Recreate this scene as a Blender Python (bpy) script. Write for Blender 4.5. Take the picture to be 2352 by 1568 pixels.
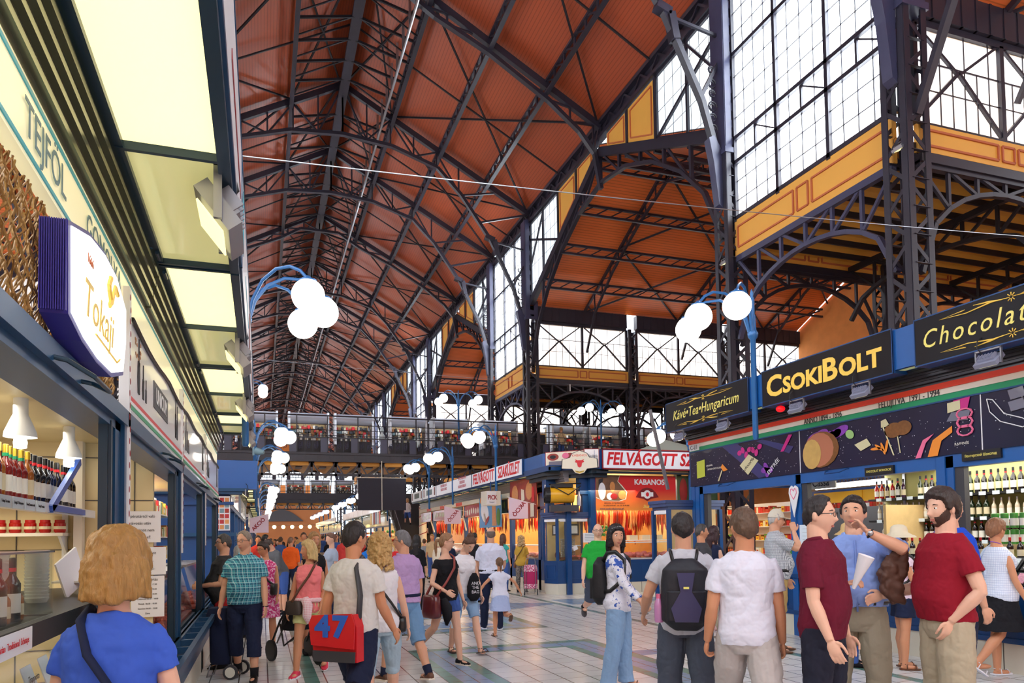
import bpy, math, random, numpy as np
from mathutils import Vector, Matrix, Quaternion, noise
for o in list(bpy.data.objects): bpy.data.objects.remove(o)
random.seed(7)
SC = bpy.context.scene
COL = SC.collection
R = math.radians
# ---------- camera (lens shift photograph, eye height) ----------
F_PX, YAW, PITCH, ROLL = 1660.0, R(19.13), R(2.3), R(0.85)
fw = Vector((math.sin(YAW)*math.cos(PITCH), math.cos(YAW)*math.cos(PITCH), math.sin(PITCH)))
rt0 = Vector((math.cos(YAW), -math.sin(YAW), 0)); up0 = rt0.cross(fw)
rt = rt0*math.cos(ROLL) - up0*math.sin(ROLL); up = up0*math.cos(ROLL) + rt0*math.sin(ROLL)
cd = bpy.data.cameras.new('camera'); cam = bpy.data.objects.new('camera', cd); COL.objects.link(cam)
cam.matrix_world = Matrix(((rt.x, up.x, -fw.x, 0), (rt.y, up.y, -fw.y, 0), (rt.z, up.z, -fw.z, 1.6), (0, 0, 0, 1)))
cd.sensor_width = 36; cd.lens = 36*F_PX/2352; cd.shift_y = 382/2352; cd.clip_start = 0.05; cd.clip_end = 500
SC.camera = cam
# ---------- world, daylight, exposure ----------
W = bpy.data.worlds.new('sky'); SC.world = W; W.use_nodes = True
wn = W.node_tree.nodes; wl = W.node_tree.links
bg = wn['Background']; bg.inputs['Color'].default_value = (0.86, 0.93, 1.0, 1); bg.inputs['Strength'].default_value = 2.5
SC.view_settings.view_transform = 'Standard'; SC.view_settings.look = 'None'
SC.view_settings.exposure = 0.5; SC.view_settings.gamma = 1.0; SC.view_settings.use_curve_mapping = False
SC.cycles.max_bounces = 7; SC.cycles.diffuse_bounces = 4; SC.cycles.glossy_bounces = 3
SC.cycles.transmission_bounces = 5; SC.cycles.transparent_max_bounces = 12
SC.cycles.caustics_reflective = False; SC.cycles.caustics_refractive = False
SC.cycles.sample_clamp_indirect = 6.0
SC.cycles.use_denoising = True
try: SC.cycles.denoiser = 'OPENIMAGEDENOISE'
except Exception: pass
def area(name, loc, rot, sx, sy, power, color=(1, 1, 1)):
    l = bpy.data.lights.new(name, 'AREA'); l.shape = 'RECTANGLE'; l.size = sx; l.size_y = sy; l.energy = power; l.color = color
    o = bpy.data.objects.new(name, l); COL.objects.link(o); o.location = loc; o.rotation_euler = rot
    return o
# skylight through the tall nave windows (outside the panes)
for yc, ln in ((14.3, 5.4), (-8.1, 5.4), (36.7, 5.4), (59.1, 5.4), (81.5, 5.4)):
    area('daylight_lamp', (13.6, yc, 13.9), (0, R(90), 0), 6.5, ln, 1100, (0.9, 0.95, 1))
    area('daylight_lamp', (-6.4, yc, 13.9), (0, R(-90), 0), 6.5, ln, 1100, (0.9, 0.95, 1))

# lamps added over the open wells of the cross strips to brighten their panes
for yc in (14.3, 36.7, 59.1): area('daylight_lamp', (21, yc, 15.2), (0, 0, 0), 15, 4.5, 1500, (0.9, 0.95, 1))

# ---------- mesh helpers ----------
def link(o, parent=None):
    COL.objects.link(o)
    if parent is not None: o.parent = parent
    return o
def tag(o, label=None, cat=None, group=None, kind=None):
    if label: o['label'] = label
    if cat: o['category'] = cat
    if group: o['group'] = group
    if kind: o['kind'] = kind
    return o
def empty(name, loc=(0, 0, 0), rz=0.0, label=None, cat=None, group=None, kind=None, parent=None):
    o = bpy.data.objects.new(name, None); link(o, parent); o.location = loc; o.rotation_euler = (0, 0, rz); o.empty_display_size = .1
    return tag(o, label, cat, group, kind)
def frame_of(d):
    d = Vector(d).normalized()
    a = Vector((0, 0, 1)) if abs(d.z) < .9 else Vector((0, 1, 0))
    u = a.cross(d).normalized(); v = d.cross(u)
    return d, u, v
class MB:
    def __init__(s): s.v = []; s.f = []; s.m = []; s.cur = 0
    def add(s, vs, fs):
        b = len(s.v); s.v.extend([tuple(x) for x in vs]); s.f.extend([tuple(i+b for i in f) for f in fs]); s.m.extend([s.cur]*len(fs)); return s
    def box(s, x0, x1, y0, y1, z0, z1):
        if x0 > x1: x0, x1 = x1, x0
        if y0 > y1: y0, y1 = y1, y0
        if z0 > z1: z0, z1 = z1, z0
        return s.add([(x0,y0,z0),(x1,y0,z0),(x1,y1,z0),(x0,y1,z0),(x0,y0,z1),(x1,y0,z1),(x1,y1,z1),(x0,y1,z1)],
              [(0,3,2,1),(4,5,6,7),(0,1,5,4),(1,2,6,5),(2,3,7,6),(3,0,4,7)])
    def cbox(s, c, sx, sy, sz, rz=0.0, rx=0.0, ry=0.0):
        M = Matrix.Translation(Vector(c)) @ Matrix.Rotation(rz, 4, 'Z') @ Matrix.Rotation(ry, 4, 'Y') @ Matrix.Rotation(rx, 4, 'X')
        t = MB().box(-sx/2, sx/2, -sy/2, sy/2, -sz/2, sz/2)
        return s.add([M @ Vector(p) for p in t.v], t.f)
    def bar(s, p, q, w=.05, h=None, upv=None):
        h = h or w; p = Vector(p); q = Vector(q); d = q-p
        if d.length < 1e-6: return s
        d.normalize()
        a = Vector(upv) if upv else (Vector((0, 0, 1)) if abs(d.z) < .95 else Vector((1, 0, 0)))
        u = d.cross(a).normalized(); v = u.cross(d)
        vs = [c + u*(a1*w/2) + v*(b1*h/2) for c in (p, q) for a1, b1 in ((-1,-1),(1,-1),(1,1),(-1,1))]
        return s.add(vs, [(0,3,2,1),(4,5,6,7),(0,1,5,4),(1,2,6,5),(2,3,7,6),(3,0,4,7)])
    def path(s, pts, w=.05, h=None, upv=None):
        for a, b in zip(pts[:-1], pts[1:]): s.bar(a, b, w, h, upv)
        return s
    def tube(s, pts, r, n=8, cap=True, flat=1.0):
        pts = [Vector(p) for p in pts]; rs = r if isinstance(r, (list, tuple)) else [r]*len(pts)
        b = len(s.v); u = None
        for i, p in enumerate(pts):
            d = (pts[min(i+1, len(pts)-1)] - pts[max(i-1, 0)]).normalized()
            if u is None: _, u, v = frame_of(d)
            else:
                u = (u - d*u.dot(d)).normalized(); v = d.cross(u)
            for k in range(n):
                a = 2*math.pi*k/n; s.v.append(tuple(p + u*(math.cos(a)*rs[i]) + v*(math.sin(a)*rs[i]*flat)))
        for i in range(len(pts)-1):
            for k in range(n):
                s.f.append((b+i*n+k, b+i*n+(k+1) % n, b+(i+1)*n+(k+1) % n, b+(i+1)*n+k)); s.m.append(s.cur)
        if cap:
            s.f.append(tuple(b+k for k in reversed(range(n)))); s.m.append(s.cur)
            e = b+(len(pts)-1)*n; s.f.append(tuple(e+k for k in range(n))); s.m.append(s.cur)
        return s
    def lathe(s, prof, c=(0, 0, 0), n=16, axis=(0, 0, 1), cap=True):
        d, u, v = frame_of(axis); c = Vector(c); b = len(s.v)
        for r, z in prof:
            for k in range(n):
                a = 2*math.pi*k/n; s.v.append(tuple(c + d*z + u*(math.cos(a)*r) + v*(math.sin(a)*r)))
        L = len(prof)
        for i in range(L-1):
            for k in range(n):
                s.f.append((b+i*n+k, b+i*n+(k+1) % n, b+(i+1)*n+(k+1) % n, b+(i+1)*n+k)); s.m.append(s.cur)
        if cap:
            s.f.append(tuple(b+k for k in reversed(range(n)))); s.m.append(s.cur)
            e = b+(L-1)*n; s.f.append(tuple(e+k for k in range(n))); s.m.append(s.cur)
        return s
    def ell(s, c, rx, ry, rz, n=16, m=10, M=None):
        vs = []; c = Vector(c)
        for j in range(1, m):
            ph = math.pi*j/m
            for k in range(n):
                a = 2*math.pi*k/n; p = Vector((rx*math.sin(ph)*math.cos(a), ry*math.sin(ph)*math.sin(a), rz*math.cos(ph)))
                vs.append(c + (M @ p if M else p))
        t = Vector((0, 0, rz)); bt = Vector((0, 0, -rz))
        vs += [c + (M @ t if M else t), c + (M @ bt if M else bt)]
        fs = []
        for j in range(m-2):
            for k in range(n): fs.append((j*n+k, (j+1)*n+k, (j+1)*n+(k+1) % n, j*n+(k+1) % n))
        T = (m-1)*n
        for k in range(n):
            fs.append((T, k, (k+1) % n)); fs.append((T+1, (m-2)*n+(k+1) % n, (m-2)*n+k))
        return s.add(vs, fs)
    def prism(s, pts, off):
        """closed polygon pts (3D, planar) extruded by vector off"""
        n = len(pts); off = Vector(off); P = [Vector(p) for p in pts]; Q = [p+off for p in P]
        return s.add(P+Q, [tuple(reversed(range(n))), tuple(range(n, 2*n))] + [(i, (i+1) % n, n+(i+1) % n, n+i) for i in range(n)])
    def quad(s, a, b, c, d): return s.add([a, b, c, d], [(0, 1, 2, 3)])
    def build(s, name, mats, parent=None, smooth=False, kind=None, label=None, cat=None, group=None):
        me = bpy.data.meshes.new(name); me.from_pydata(s.v, [], s.f); me.validate(clean_customdata=False)
        if not isinstance(mats, (list, tuple)): mats = [mats]
        for m in mats: me.materials.append(m)
        if len(mats) > 1 and len(me.polygons) == len(s.m): me.polygons.foreach_set('material_index', s.m)
        if smooth:
            me.polygons.foreach_set('use_smooth', [True]*len(me.polygons))
            if smooth is not True: me.set_sharp_from_angle(angle=R(smooth))
        me.update()
        o = bpy.data.objects.new(name, me); link(o, parent)
        return tag(o, label, cat, group, kind)
def struct(name, mb, mat, parent=None, smooth=False): return mb.build(name, mat, parent, smooth, kind='structure' if parent is None else None)
def copy_tree(o, parent=None, loc=None, rz=None, label=None, group=None, scale=None):
    c = o.copy(); COL.objects.link(c); c.parent = parent
    if loc is not None: c.location = loc
    if rz is not None: c.rotation_euler = (0, 0, rz)
    if scale is not None: c.scale = (scale,)*3 if not isinstance(scale, tuple) else scale
    if label: c['label'] = label
    if group: c['group'] = group
    for ch in o.children: copy_tree(ch, c)
    return c
def text(s, parent, mat, loc, rot, size, ext=.003, ax=1.0, name='lettering', align='CENTER', shear=0.0, bold=0.0, spacing=1.0):
    """raised lettering as a mesh lying in its local XY plane; ax squeezes it horizontally"""
    cu = bpy.data.curves.new(name, 'FONT'); cu.body = s; cu.size = size; cu.extrude = ext; cu.align_x = align; cu.align_y = 'CENTER'
    cu.shear = shear; cu.offset = bold; cu.space_character = spacing; cu.resolution_u = 3
    tmp = bpy.data.objects.new('tmp_text', cu); me = bpy.data.meshes.new_from_object(tmp); bpy.data.objects.remove(tmp); bpy.data.curves.remove(cu)
    me.name = name; me.materials.clear(); me.materials.append(mat)
    o = bpy.data.objects.new(name, me); link(o, parent); o.location = loc; o.rotation_euler = rot; o.scale = (ax, 1, 1)
    return o
def run_text(runs, parent, mat, start, rot, dirv, length, ext=.004, bold=.01, gap=.02):
    """several runs of lettering of different size set on one base line and fitted to a length"""
    os_ = []; xs_ = 0; W_ = []
    for s, size, dz in runs:
        o = text(s, parent, mat, (0, 0, 0), rot, size, ext=ext, bold=bold, align='LEFT'); v = [p.co.x for p in o.data.vertices]; W_.append((min(v), max(v))); os_.append(o)
    tot = sum(b-a for a, b in W_)+gap*(len(runs)-1); k = length/tot; x = 0
    for o, (a, b), (s, size, dz) in zip(os_, W_, runs):
        o.scale = (k, 1, 1); o.location = Vector(start)+Vector(dirv)*(x-a*k)+Vector((0, 0, dz)); x += (b-a+gap)*k
# facing of a sign whose face looks towards -X, +X, -Y
FACE_NX = (R(90), 0, R(-90)); FACE_PX = (R(90), 0, R(90)); FACE_NY = (R(90), 0, 0)

# ---------- materials ----------
def srgb(r, g, b):
    f = lambda c: (c/255/12.92) if c <= 10 else ((c/255+.055)/1.055)**2.4
    return (f(r), f(g), f(b), 1)
def mat(name, col, rough=.5, metal=0.0, emit=None, es=0.0, var=0.0, vs=6.0, bump=0.0, bs=40.0, spec=.5, alpha=None, trans=0.0, coat=0.0, stretch=None):
    m = bpy.data.materials.new(name); m.use_nodes = True; nt = m.node_tree; n = nt.nodes; l = nt.links
    b = n['Principled BSDF']; c = srgb(*col) if max(col) > 1.001 or len(col) == 3 and max(col) > 1 else (*col[:3], 1)
    b.inputs['Base Color'].default_value = c; b.inputs['Roughness'].default_value = rough; b.inputs['Metallic'].default_value = metal
    b.inputs['Specular IOR Level'].default_value = spec; b.inputs['Coat Weight'].default_value = coat
    if trans: b.inputs['Transmission Weight'].default_value = trans
    if emit is not None:
        b.inputs['Emission Color'].default_value = srgb(*emit); b.inputs['Emission Strength'].default_value = es
    if var or bump:
        tc = n.new('ShaderNodeTexCoord'); mp = n.new('ShaderNodeMapping'); l.new(tc.outputs['Object'], mp.inputs[0])
        if stretch: mp.inputs['Scale'].default_value = stretch
    if var:
        nz = n.new('ShaderNodeTexNoise'); nz.inputs['Scale'].default_value = vs; nz.inputs['Detail'].default_value = 5; l.new(mp.outputs[0], nz.inputs['Vector'])
        mx = n.new('ShaderNodeMix'); mx.data_type = 'RGBA'; mx.inputs[6].default_value = (c[0]*(1-var), c[1]*(1-var), c[2]*(1-var), 1)
        mx.inputs[7].default_value = (min(1, c[0]*(1+var)), min(1, c[1]*(1+var)), min(1, c[2]*(1+var)), 1)
        l.new(nz.outputs['Fac'], mx.inputs[0]); l.new(mx.outputs[2], b.inputs['Base Color'])
    if bump:
        n2 = n.new('ShaderNodeTexNoise'); n2.inputs['Scale'].default_value = bs; n2.inputs['Detail'].default_value = 4; l.new(mp.outputs[0], n2.inputs['Vector'])
        bp = n.new('ShaderNodeBump'); bp.inputs['Strength'].default_value = bump; bp.inputs['Distance'].default_value = .01
        l.new(n2.outputs['Fac'], bp.inputs['Height']); l.new(bp.outputs[0], b.inputs['Normal'])
    return m
def planks(name, col, axis, pitch, rough=.38, dark=.55, var=.25):
    """boarded surface: narrow boards running at right angles to axis"""
    m = mat(name, col, rough); nt = m.node_tree; n = nt.nodes; l = nt.links; b = n['Principled BSDF']
    tc = n.new('ShaderNodeTexCoord'); sp = n.new('ShaderNodeSeparateXYZ'); l.new(tc.outputs['Object'], sp.inputs[0])
    mu = n.new('ShaderNodeMath'); mu.operation = 'DIVIDE'; mu.inputs[1].default_value = pitch; l.new(sp.outputs[axis], mu.inputs[0])
    fr = n.new('ShaderNodeMath'); fr.operation = 'FRACT'; l.new(mu.outputs[0], fr.inputs[0])
    rp = n.new('ShaderNodeValToRGB'); e = rp.color_ramp.elements; e[0].position = 0; e[0].color = (dark, dark, dark, 1); e[1].position = .16; e[1].color = (1, 1, 1, 1)
    e2 = e.new(.84); e2.color = (1, 1, 1, 1); e3 = e.new(1.0); e3.color = (dark, dark, dark, 1)
    l.new(fr.outputs[0], rp.inputs[0])
    nz = n.new('ShaderNodeTexNoise'); nz.inputs['Scale'].default_value = .35; nz.inputs['Detail'].default_value = 6; l.new(tc.outputs['Object'], nz.inputs['Vector'])
    c = srgb(*col); mx = n.new('ShaderNodeMix'); mx.data_type = 'RGBA'; mx.inputs[6].default_value = (c[0]*(1-var), c[1]*(1-var), c[2]*(1-var), 1); mx.inputs[7].default_value = (c[0]*(1+var), c[1]*(1+var), c[2]*(1+var), 1)
    l.new(nz.outputs['Fac'], mx.inputs[0])
    m2 = n.new('ShaderNodeMix'); m2.data_type = 'RGBA'; m2.blend_type = 'MULTIPLY'; m2.inputs[0].default_value = 1
    l.new(mx.outputs[2], m2.inputs[6]); l.new(rp.outputs[0], m2.inputs[7]); l.new(m2.outputs[2], b.inputs['Base Color'])
    return m
def pane_mat(name, tint, frost=.35, opacity=.3):
    """thin glass sheet: clear and translucent, mixed by opacity"""
    m = bpy.data.materials.new(name); m.use_nodes = True; n = m.node_tree.nodes; l = m.node_tree.links; n.clear()
    out = n.new('ShaderNodeOutputMaterial'); tr = n.new('ShaderNodeBsdfTransparent'); tr.inputs[0].default_value = (*tint, 1)
    tl = n.new('ShaderNodeBsdfTranslucent'); tl.inputs[0].default_value = (*tint, 1); gl = n.new('ShaderNodeBsdfGlossy'); gl.inputs['Roughness'].default_value = .08
    gl.inputs[0].default_value = (.9, .9, .9, 1)
    mx = n.new('ShaderNodeMixShader'); mx.inputs[0].default_value = opacity; l.new(tr.outputs[0], mx.inputs[1]); l.new(tl.outputs[0], mx.inputs[2])
    lw = n.new('ShaderNodeLayerWeight'); pw = n.new('ShaderNodeMath'); pw.operation = 'POWER'; pw.inputs[1].default_value = 4; l.new(lw.outputs['Facing'], pw.inputs[0])
    fr = n.new('ShaderNodeMath'); fr.operation = 'MULTIPLY_ADD'; fr.inputs[1].default_value = .5; fr.inputs[2].default_value = .03; l.new(pw.outputs[0], fr.inputs[0])
    m2 = n.new('ShaderNodeMixShader'); l.new(fr.outputs[0], m2.inputs[0]); l.new(mx.outputs[0], m2.inputs[1]); l.new(gl.outputs[0], m2.inputs[2]); l.new(m2.outputs[0], out.inputs[0])
    return m
M = {}
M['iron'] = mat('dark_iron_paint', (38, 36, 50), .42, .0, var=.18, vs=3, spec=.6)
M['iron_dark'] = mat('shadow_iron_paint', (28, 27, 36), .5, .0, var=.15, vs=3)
M['iron_light'] = mat('blue_grey_iron_paint', (60, 62, 90), .38, .0, var=.15, vs=5, spec=.6)
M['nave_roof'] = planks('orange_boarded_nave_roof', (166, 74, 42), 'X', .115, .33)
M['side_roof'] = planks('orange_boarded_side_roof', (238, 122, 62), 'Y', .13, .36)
M['ochre'] = mat('ochre_paint', (226, 168, 74), .55, var=.06, vs=2)
M['ochre_deep'] = mat('deep_ochre_paint', (208, 146, 48), .5, var=.1, vs=1.5)
M['ochre_line'] = mat('brown_lining_paint', (186, 100, 60), .6)
M['orange_wall'] = mat('orange_plaster', (222, 140, 70), .8, var=.2, vs=2)
M['end_wall'] = mat('brown_plaster', (150, 92, 50), .8, var=.2, vs=.5)
M['pane'] = pane_mat('window_glass', (.97, .99, 1.0), opacity=.93)
M['pane_blue'] = pane_mat('blue_tinted_window_glass', (.72, .88, .97), opacity=.3)
M['clear'] = pane_mat('clear_shop_glass', (.97, .99, .98), opacity=.02)
M['blue'] = mat('blue_stall_paint', (24, 88, 158), .32, spec=.6, var=.08, vs=4)
M['blue_deep'] = mat('deep_blue_stall_paint', (16, 66, 122), .35, var=.08, vs=4)
M['teal_blue'] = mat('petrol_blue_metal', (24, 72, 110), .3, .2, var=.12, vs=5)
M['teal_dark'] = mat('dark_petrol_metal', (26, 52, 70), .32, .2, var=.1, vs=5)
M['lamp_blue'] = mat('lamp_post_blue', (48, 108, 170), .3, .1)
M['white'] = mat('white_enamel', (232, 234, 238), .35)
M['offwhite'] = mat('off_white_paint', (222, 220, 208), .45)
M['black'] = mat('black_plastic', (22, 22, 26), .4)
M['black_sign'] = mat('gloss_black_board', (22, 21, 26), .3, spec=.25)
M['gold'] = mat('gold_lettering', (246, 206, 88), .4)
M['gold_pale'] = mat('pale_gold_lettering', (238, 226, 120), .4)
M['red'] = mat('signal_red', (212, 30, 44), .4)
M['red_dark'] = mat('deep_red', (150, 24, 34), .45)
M['green'] = mat('flag_green', (20, 150, 100), .4)
M['flagred'] = mat('flag_red', (226, 58, 28), .4)
M['cream_white'] = mat('flag_white', (232, 224, 210), .4)
M['chrome'] = mat('brushed_steel', (176, 178, 184), .28, .9)
M['alu'] = mat('grey_aluminium', (150, 152, 160), .35, .7)
M['grey_plastic'] = mat('grey_housing', (150, 154, 176), .4, .2)
M['dark_grey'] = mat('dark_grey', (58, 58, 64), .5)
M['globe'] = mat('opal_globe_glass', (255, 255, 255), .3, emit=(255, 250, 238), es=2.6)
M['tube'] = mat('fluorescent_tube', (255, 255, 255), .3, emit=(255, 252, 240), es=7.0)
M['panel_light'] = mat('lit_cream_panel', (246, 238, 190), .3, emit=(255, 240, 170), es=1.0)
M['panel_dim'] = mat('cream_panel', (226, 220, 160), .12, coat=.4, emit=(236, 226, 150), es=.32)  # faint glow put into the colour of panels without a tube
M['cream_tile'] = mat('cream_wall_panel', (226, 208, 160), .4, var=.05)
M['plinth'] = mat('cream_plinth_tile', (216, 212, 196), .35, var=.08, vs=3)
M['grout'] = mat('dark_grout', (96, 92, 86), .8)
M['wood'] = mat('varnished_wood', (170, 112, 58), .45, var=.2, vs=12)
M['wood_light'] = mat('pale_wood', (206, 176, 122), .5, var=.15, vs=10)
M['paper'] = mat('white_paper', (240, 240, 244), .7)
M['ink'] = mat('black_ink', (40, 40, 46), .7)
# ================= THE HALL =================
XC, HW = 3.6, 9.2
XE, XW = XC+HW, XC-HW
roofz = lambda x: 23.2 - .54*abs(x-XC)
# floor: one mesh, cells coloured by the inlaid bands
M['tile_cream'] = None
def tile_mat(name, col, pitchx, pitchy, rough=.17, var=.06, ox=0.0, oy=0.0):
    m = mat(name, col, rough, spec=.5); n = m.node_tree.nodes; l = m.node_tree.links; b = n['Principled BSDF']
    tc = n.new('ShaderNodeTexCoord'); sp = n.new('ShaderNodeSeparateXYZ'); l.new(tc.outputs['Object'], sp.inputs[0])
    facs = []
    for ax, p, o, wd in (('X', pitchx, ox, .018), ('Y', pitchy, oy, .012)):
        a = n.new('ShaderNodeMath'); a.operation = 'ADD'; a.inputs[1].default_value = o+60*p; l.new(sp.outputs[ax], a.inputs[0])
        d = n.new('ShaderNodeMath'); d.operation = 'DIVIDE'; d.inputs[1].default_value = p; l.new(a.outputs[0], d.inputs[0])
        f = n.new('ShaderNodeMath'); f.operation = 'FRACT'; l.new(d.outputs[0], f.inputs[0])
        g = n.new('ShaderNodeMath'); g.operation = 'LESS_THAN'; g.inputs[1].default_value = wd/p*.8; l.new(f.outputs[0], g.inputs[0]); facs.append(g)
    mxm = n.new('ShaderNodeMath'); mxm.operation = 'MAXIMUM'; l.new(facs[0].outputs[0], mxm.inputs[0]); l.new(facs[1].outputs[0], mxm.inputs[1])
    # per tile shade
    sc = n.new('ShaderNodeVectorMath'); sc.operation = 'DIVIDE'; sc.inputs[1].default_value = (pitchx, pitchy, 1); 
    ad = n.new('ShaderNodeVectorMath'); ad.operation = 'ADD'; ad.inputs[1].default_value = (ox+60*pitchx, oy+60*pitchy, 0)
    l.new(tc.outputs['Object'], ad.inputs[0]); l.new(ad.outputs[0], sc.inputs[0])
    fl = n.new('ShaderNodeVectorMath'); fl.operation = 'FLOOR'; l.new(sc.outputs[0], fl.inputs[0])
    wnz = n.new('ShaderNodeTexWhiteNoise'); l.new(fl.outputs[0], wnz.inputs['Vector'])
    c = srgb(*col); mx = n.new('ShaderNodeMix'); mx.data_type = 'RGBA'; mx.inputs[6].default_value = (c[0]*(1-var), c[1]*(1-var), c[2]*(1-var), 1); mx.inputs[7].default_value = (min(1, c[0]*(1+var)), min(1, c[1]*(1+var)), min(1, c[2]*(1+var)), 1)
    l.new(wnz.outputs['Value'], mx.inputs[0])
    m2 = n.new('ShaderNodeMix'); m2.data_type = 'RGBA'; l.new(mxm.outputs[0], m2.inputs[0]); l.new(mx.outputs[2], m2.inputs[6]); m2.inputs[7].default_value = srgb(88, 84, 80)
    l.new(m2.outputs[2], b.inputs['Base Color'])
    nz = n.new('ShaderNodeTexNoise'); nz.inputs['Scale'].default_value = 1.5; l.new(tc.outputs['Object'], nz.inputs['Vector'])
    mr = n.new('ShaderNodeMapRange'); mr.inputs[3].default_value = rough*.8; mr.inputs[4].default_value = rough*1.7; l.new(nz.outputs['Fac'], mr.inputs[0]); l.new(mr.outputs[0], b.inputs['Roughness'])
    return m
P = .315
fm = [tile_mat('cream_floor_tile', (216, 218, 220), P, P, ox=-.06), tile_mat('green_floor_tile', (96, 140, 132), P, P, ox=-.06), tile_mat('blue_floor_tile', (122, 150, 186), P, P, ox=-.06)]
def floor_id(x, y):
    # nested rectangular frames inlaid between the stall blocks
    def ring(x0, x1, y0, y1):
        if not (x0 < x < x1 and y0 < y < y1): return 0
        d = min(x-x0, x1-x, y-y0, y1-y)
        return 1 if d < .16 else (2 if d < .47 else (1 if d < .63 else 0))
    for r in ((1.95, 4.79, -4, 10.3), (1.95, 4.79, 11.9, 14.7)):
        v = ring(*r)
        if v: return v
    if .46 < x < .62 or 6.55 < x < 6.71 : return 1
    if 4.79 < x < 6.4 and 8.6 < y < 9.05: return 2
    # triangular blue inlays in the crossing
    if 15.2 < y < 16.9 and abs(y-16.05) < .9*(1-abs(x-5.2)/1.6): return 2
    if 15.6 < y < 17.0 and 6.9 < x < 9.6: return 2
    if 12.6 < y < 13.6 and abs(x-3.3) < 1.0-(y-12.6): return 2
    return 0
xs = sorted(set([-14, -8, .46, .62, 30] + [round(1.95+.0525*i, 4) for i in range(0, 152)])); 
ys = sorted(set([-6] + [round(-4+.1*i, 3) for i in range(0, 215)] + [30, 60, 100, 147]))
fb = MB()
for x in xs:
    for y in ys: fb.v.append((x, y, 0))
ny = len(ys)
for i in range(len(xs)-1):
    for j in range(ny-1):
        fb.f.append((i*ny+j, (i+1)*ny+j, (i+1)*ny+j+1, i*ny+j+1)); fb.m.append(floor_id((xs[i]+xs[i+1])/2, (ys[j]+ys[j+1])/2))
fb.build('floor', fm, kind='structure')

# nave roof: two boarded slopes
for nm, sx in (('ceiling', 1), ('ceiling', -1)):
    m = MB(); x1 = XC+sx*(HW+.3)
    m.prism([(XC, -9, 23.2), (x1, -9, roofz(x1)), (x1, -9, roofz(x1)+.25), (XC, -9, 23.45)], (0, 156, 0))
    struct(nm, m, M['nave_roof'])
# roof steelwork ------------------------------------------------------
MAIN_LOW = [(0, 20.5), (2.3, 20.3), (4.5, 19.6), (5.7, 18.4), (7.2, 16.3), (8.35, 14.0), (8.9, 12.2), (9.15, 11.0)]
MID_LOW = [(0, 21.75), (1.2, 21.75), (2.5, 20.95), (4.6, 20.0), (7.0, 18.6), (8.3, 17.6), (8.95, 16.8), (9.2, 15.4)]
def interp(pl, u):
    for (a, za), (b, zb) in zip(pl[:-1], pl[1:]):
        if a <= u <= b: return za + (zb-za)*(u-a)/(b-a)
    return pl[-1][1]
def truss(y, main):
    m = MB(); low = MAIN_LOW if main else MID_LOW
    for s in (1, -1):
        P3 = lambda u, z: (XC+s*u, y, z)
        m.path([P3(0, 22.85), P3(9.2, roofz(XC+9.2)-.3)], .2, .26)
        m.path([P3(u, z) for u, z in low], .2, .15)
        N = 8 if main else 9
        us = [.0]+[i*8.9/N for i in range(1, N+1)]; top = lambda u: 22.75-.54*u
        for i, u in enumerate(us):
            zl = interp(low, u)
            if top(u)-zl > .35:
                if main and u > 6.2: continue
                m.bar(P3(u, zl), P3(u, top(u)), .07)
                if i < len(us)-1:
                    u2 = us[i+1]; a, b = ((u, zl), (u2, top(u2))) if (i % 2 or not main) else ((u, top(u)), (u2, interp(low, u2)))
                    if not (main and u2 > 6.2): m.bar(P3(*a), P3(*b), .07)
        if main:
            m.bar(P3(6.6, 17.15), P3(9.2, 17.9), .09); m.bar(P3(7.2, 16.3), P3(9.2, 16.0), .08); m.bar(P3(5.7, 18.4), P3(7.4, top(7.4)), .08)
            m.path([P3(6.9, 16.5), P3(7.35, 16.35), P3(7.5, 15.6)], .3, .22)
        else:
            m.bar(P3(8.95, 16.8), P3(9.2, 17.9), .12)
    return struct('roof_truss', m, M['iron'])
LINES = []
for k in range(-1, 6):
    b = 22.4*k
    for y, mn in ((11.3+b, 1), (17.3+b, 1), (25.5+b, 0)):
        if -9 < y < 143: truss(y, mn); LINES.append(y)
LINES.sort()
# purlins (open lattice beams along the nave) and wind bracing under the boards
for u in (0, 2.3, 4.6, 6.9):
    for s in ((1,) if u == 0 else (1, -1)):
        m = MB(); x = XC+s*u; zt = roofz(x)-.12; dep = .75 if u == 0 else .5
        if u == 0:
            m.box(x-.2, x+.2, -8, 145, zt-dep-.1, zt-dep+.1); m.box(x-.05, x+.05, -8, 145, zt-dep, zt)
        else:
            m.box(x-.06, x+.06, -8, 145, zt-.1, zt); m.box(x-.09, x+.09, -8, 145, zt-dep-.06, zt-dep)
            y = -8.0
            while y < 145:
                m.box(x-.03, x+.03, y, y+.1, zt-dep, zt); m.bar((x, y, zt-dep), (x, y+.93, zt), .05); y += .93
        struct('roof_beam', m, M['iron'])
m = MB()
for a, b in zip(LINES[:-1], LINES[1:]):
    mid = (a+b)/2
    for s in (1, -1):
        for u0, u1 in ((.1, 2.3), (2.3, 9.1)):
            z0, z1 = roofz(XC+u0)-.22, roofz(XC+u1)-.22
            m.bar((XC+s*u0, a, z0), (XC+s*u1, b, z1), .07); m.bar((XC+s*u1, a, z1), (XC+s*u0, b, z0), .07)
        m.bar((XC, mid, 22.95), (XC+s*9.1, mid, roofz(XC+9.1)-.25), .06)
    # close-set rafters either side of the ridge lantern
    n = max(3, int((b-a)/1.35))
    for i in range(1, n):
        y = a+(b-a)*i/n
        for s in (1, -1):
            m.bar((XC, y, 22.3), (XC+s*2.3, y, roofz(XC+2.3)-.2), .07, .1); m.bar((XC, y, 22.35), (XC+s*2.3, y+.7, roofz(XC+2.3)-.45), .05)
struct('roof_bracing', m, M['iron_dark'])
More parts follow.
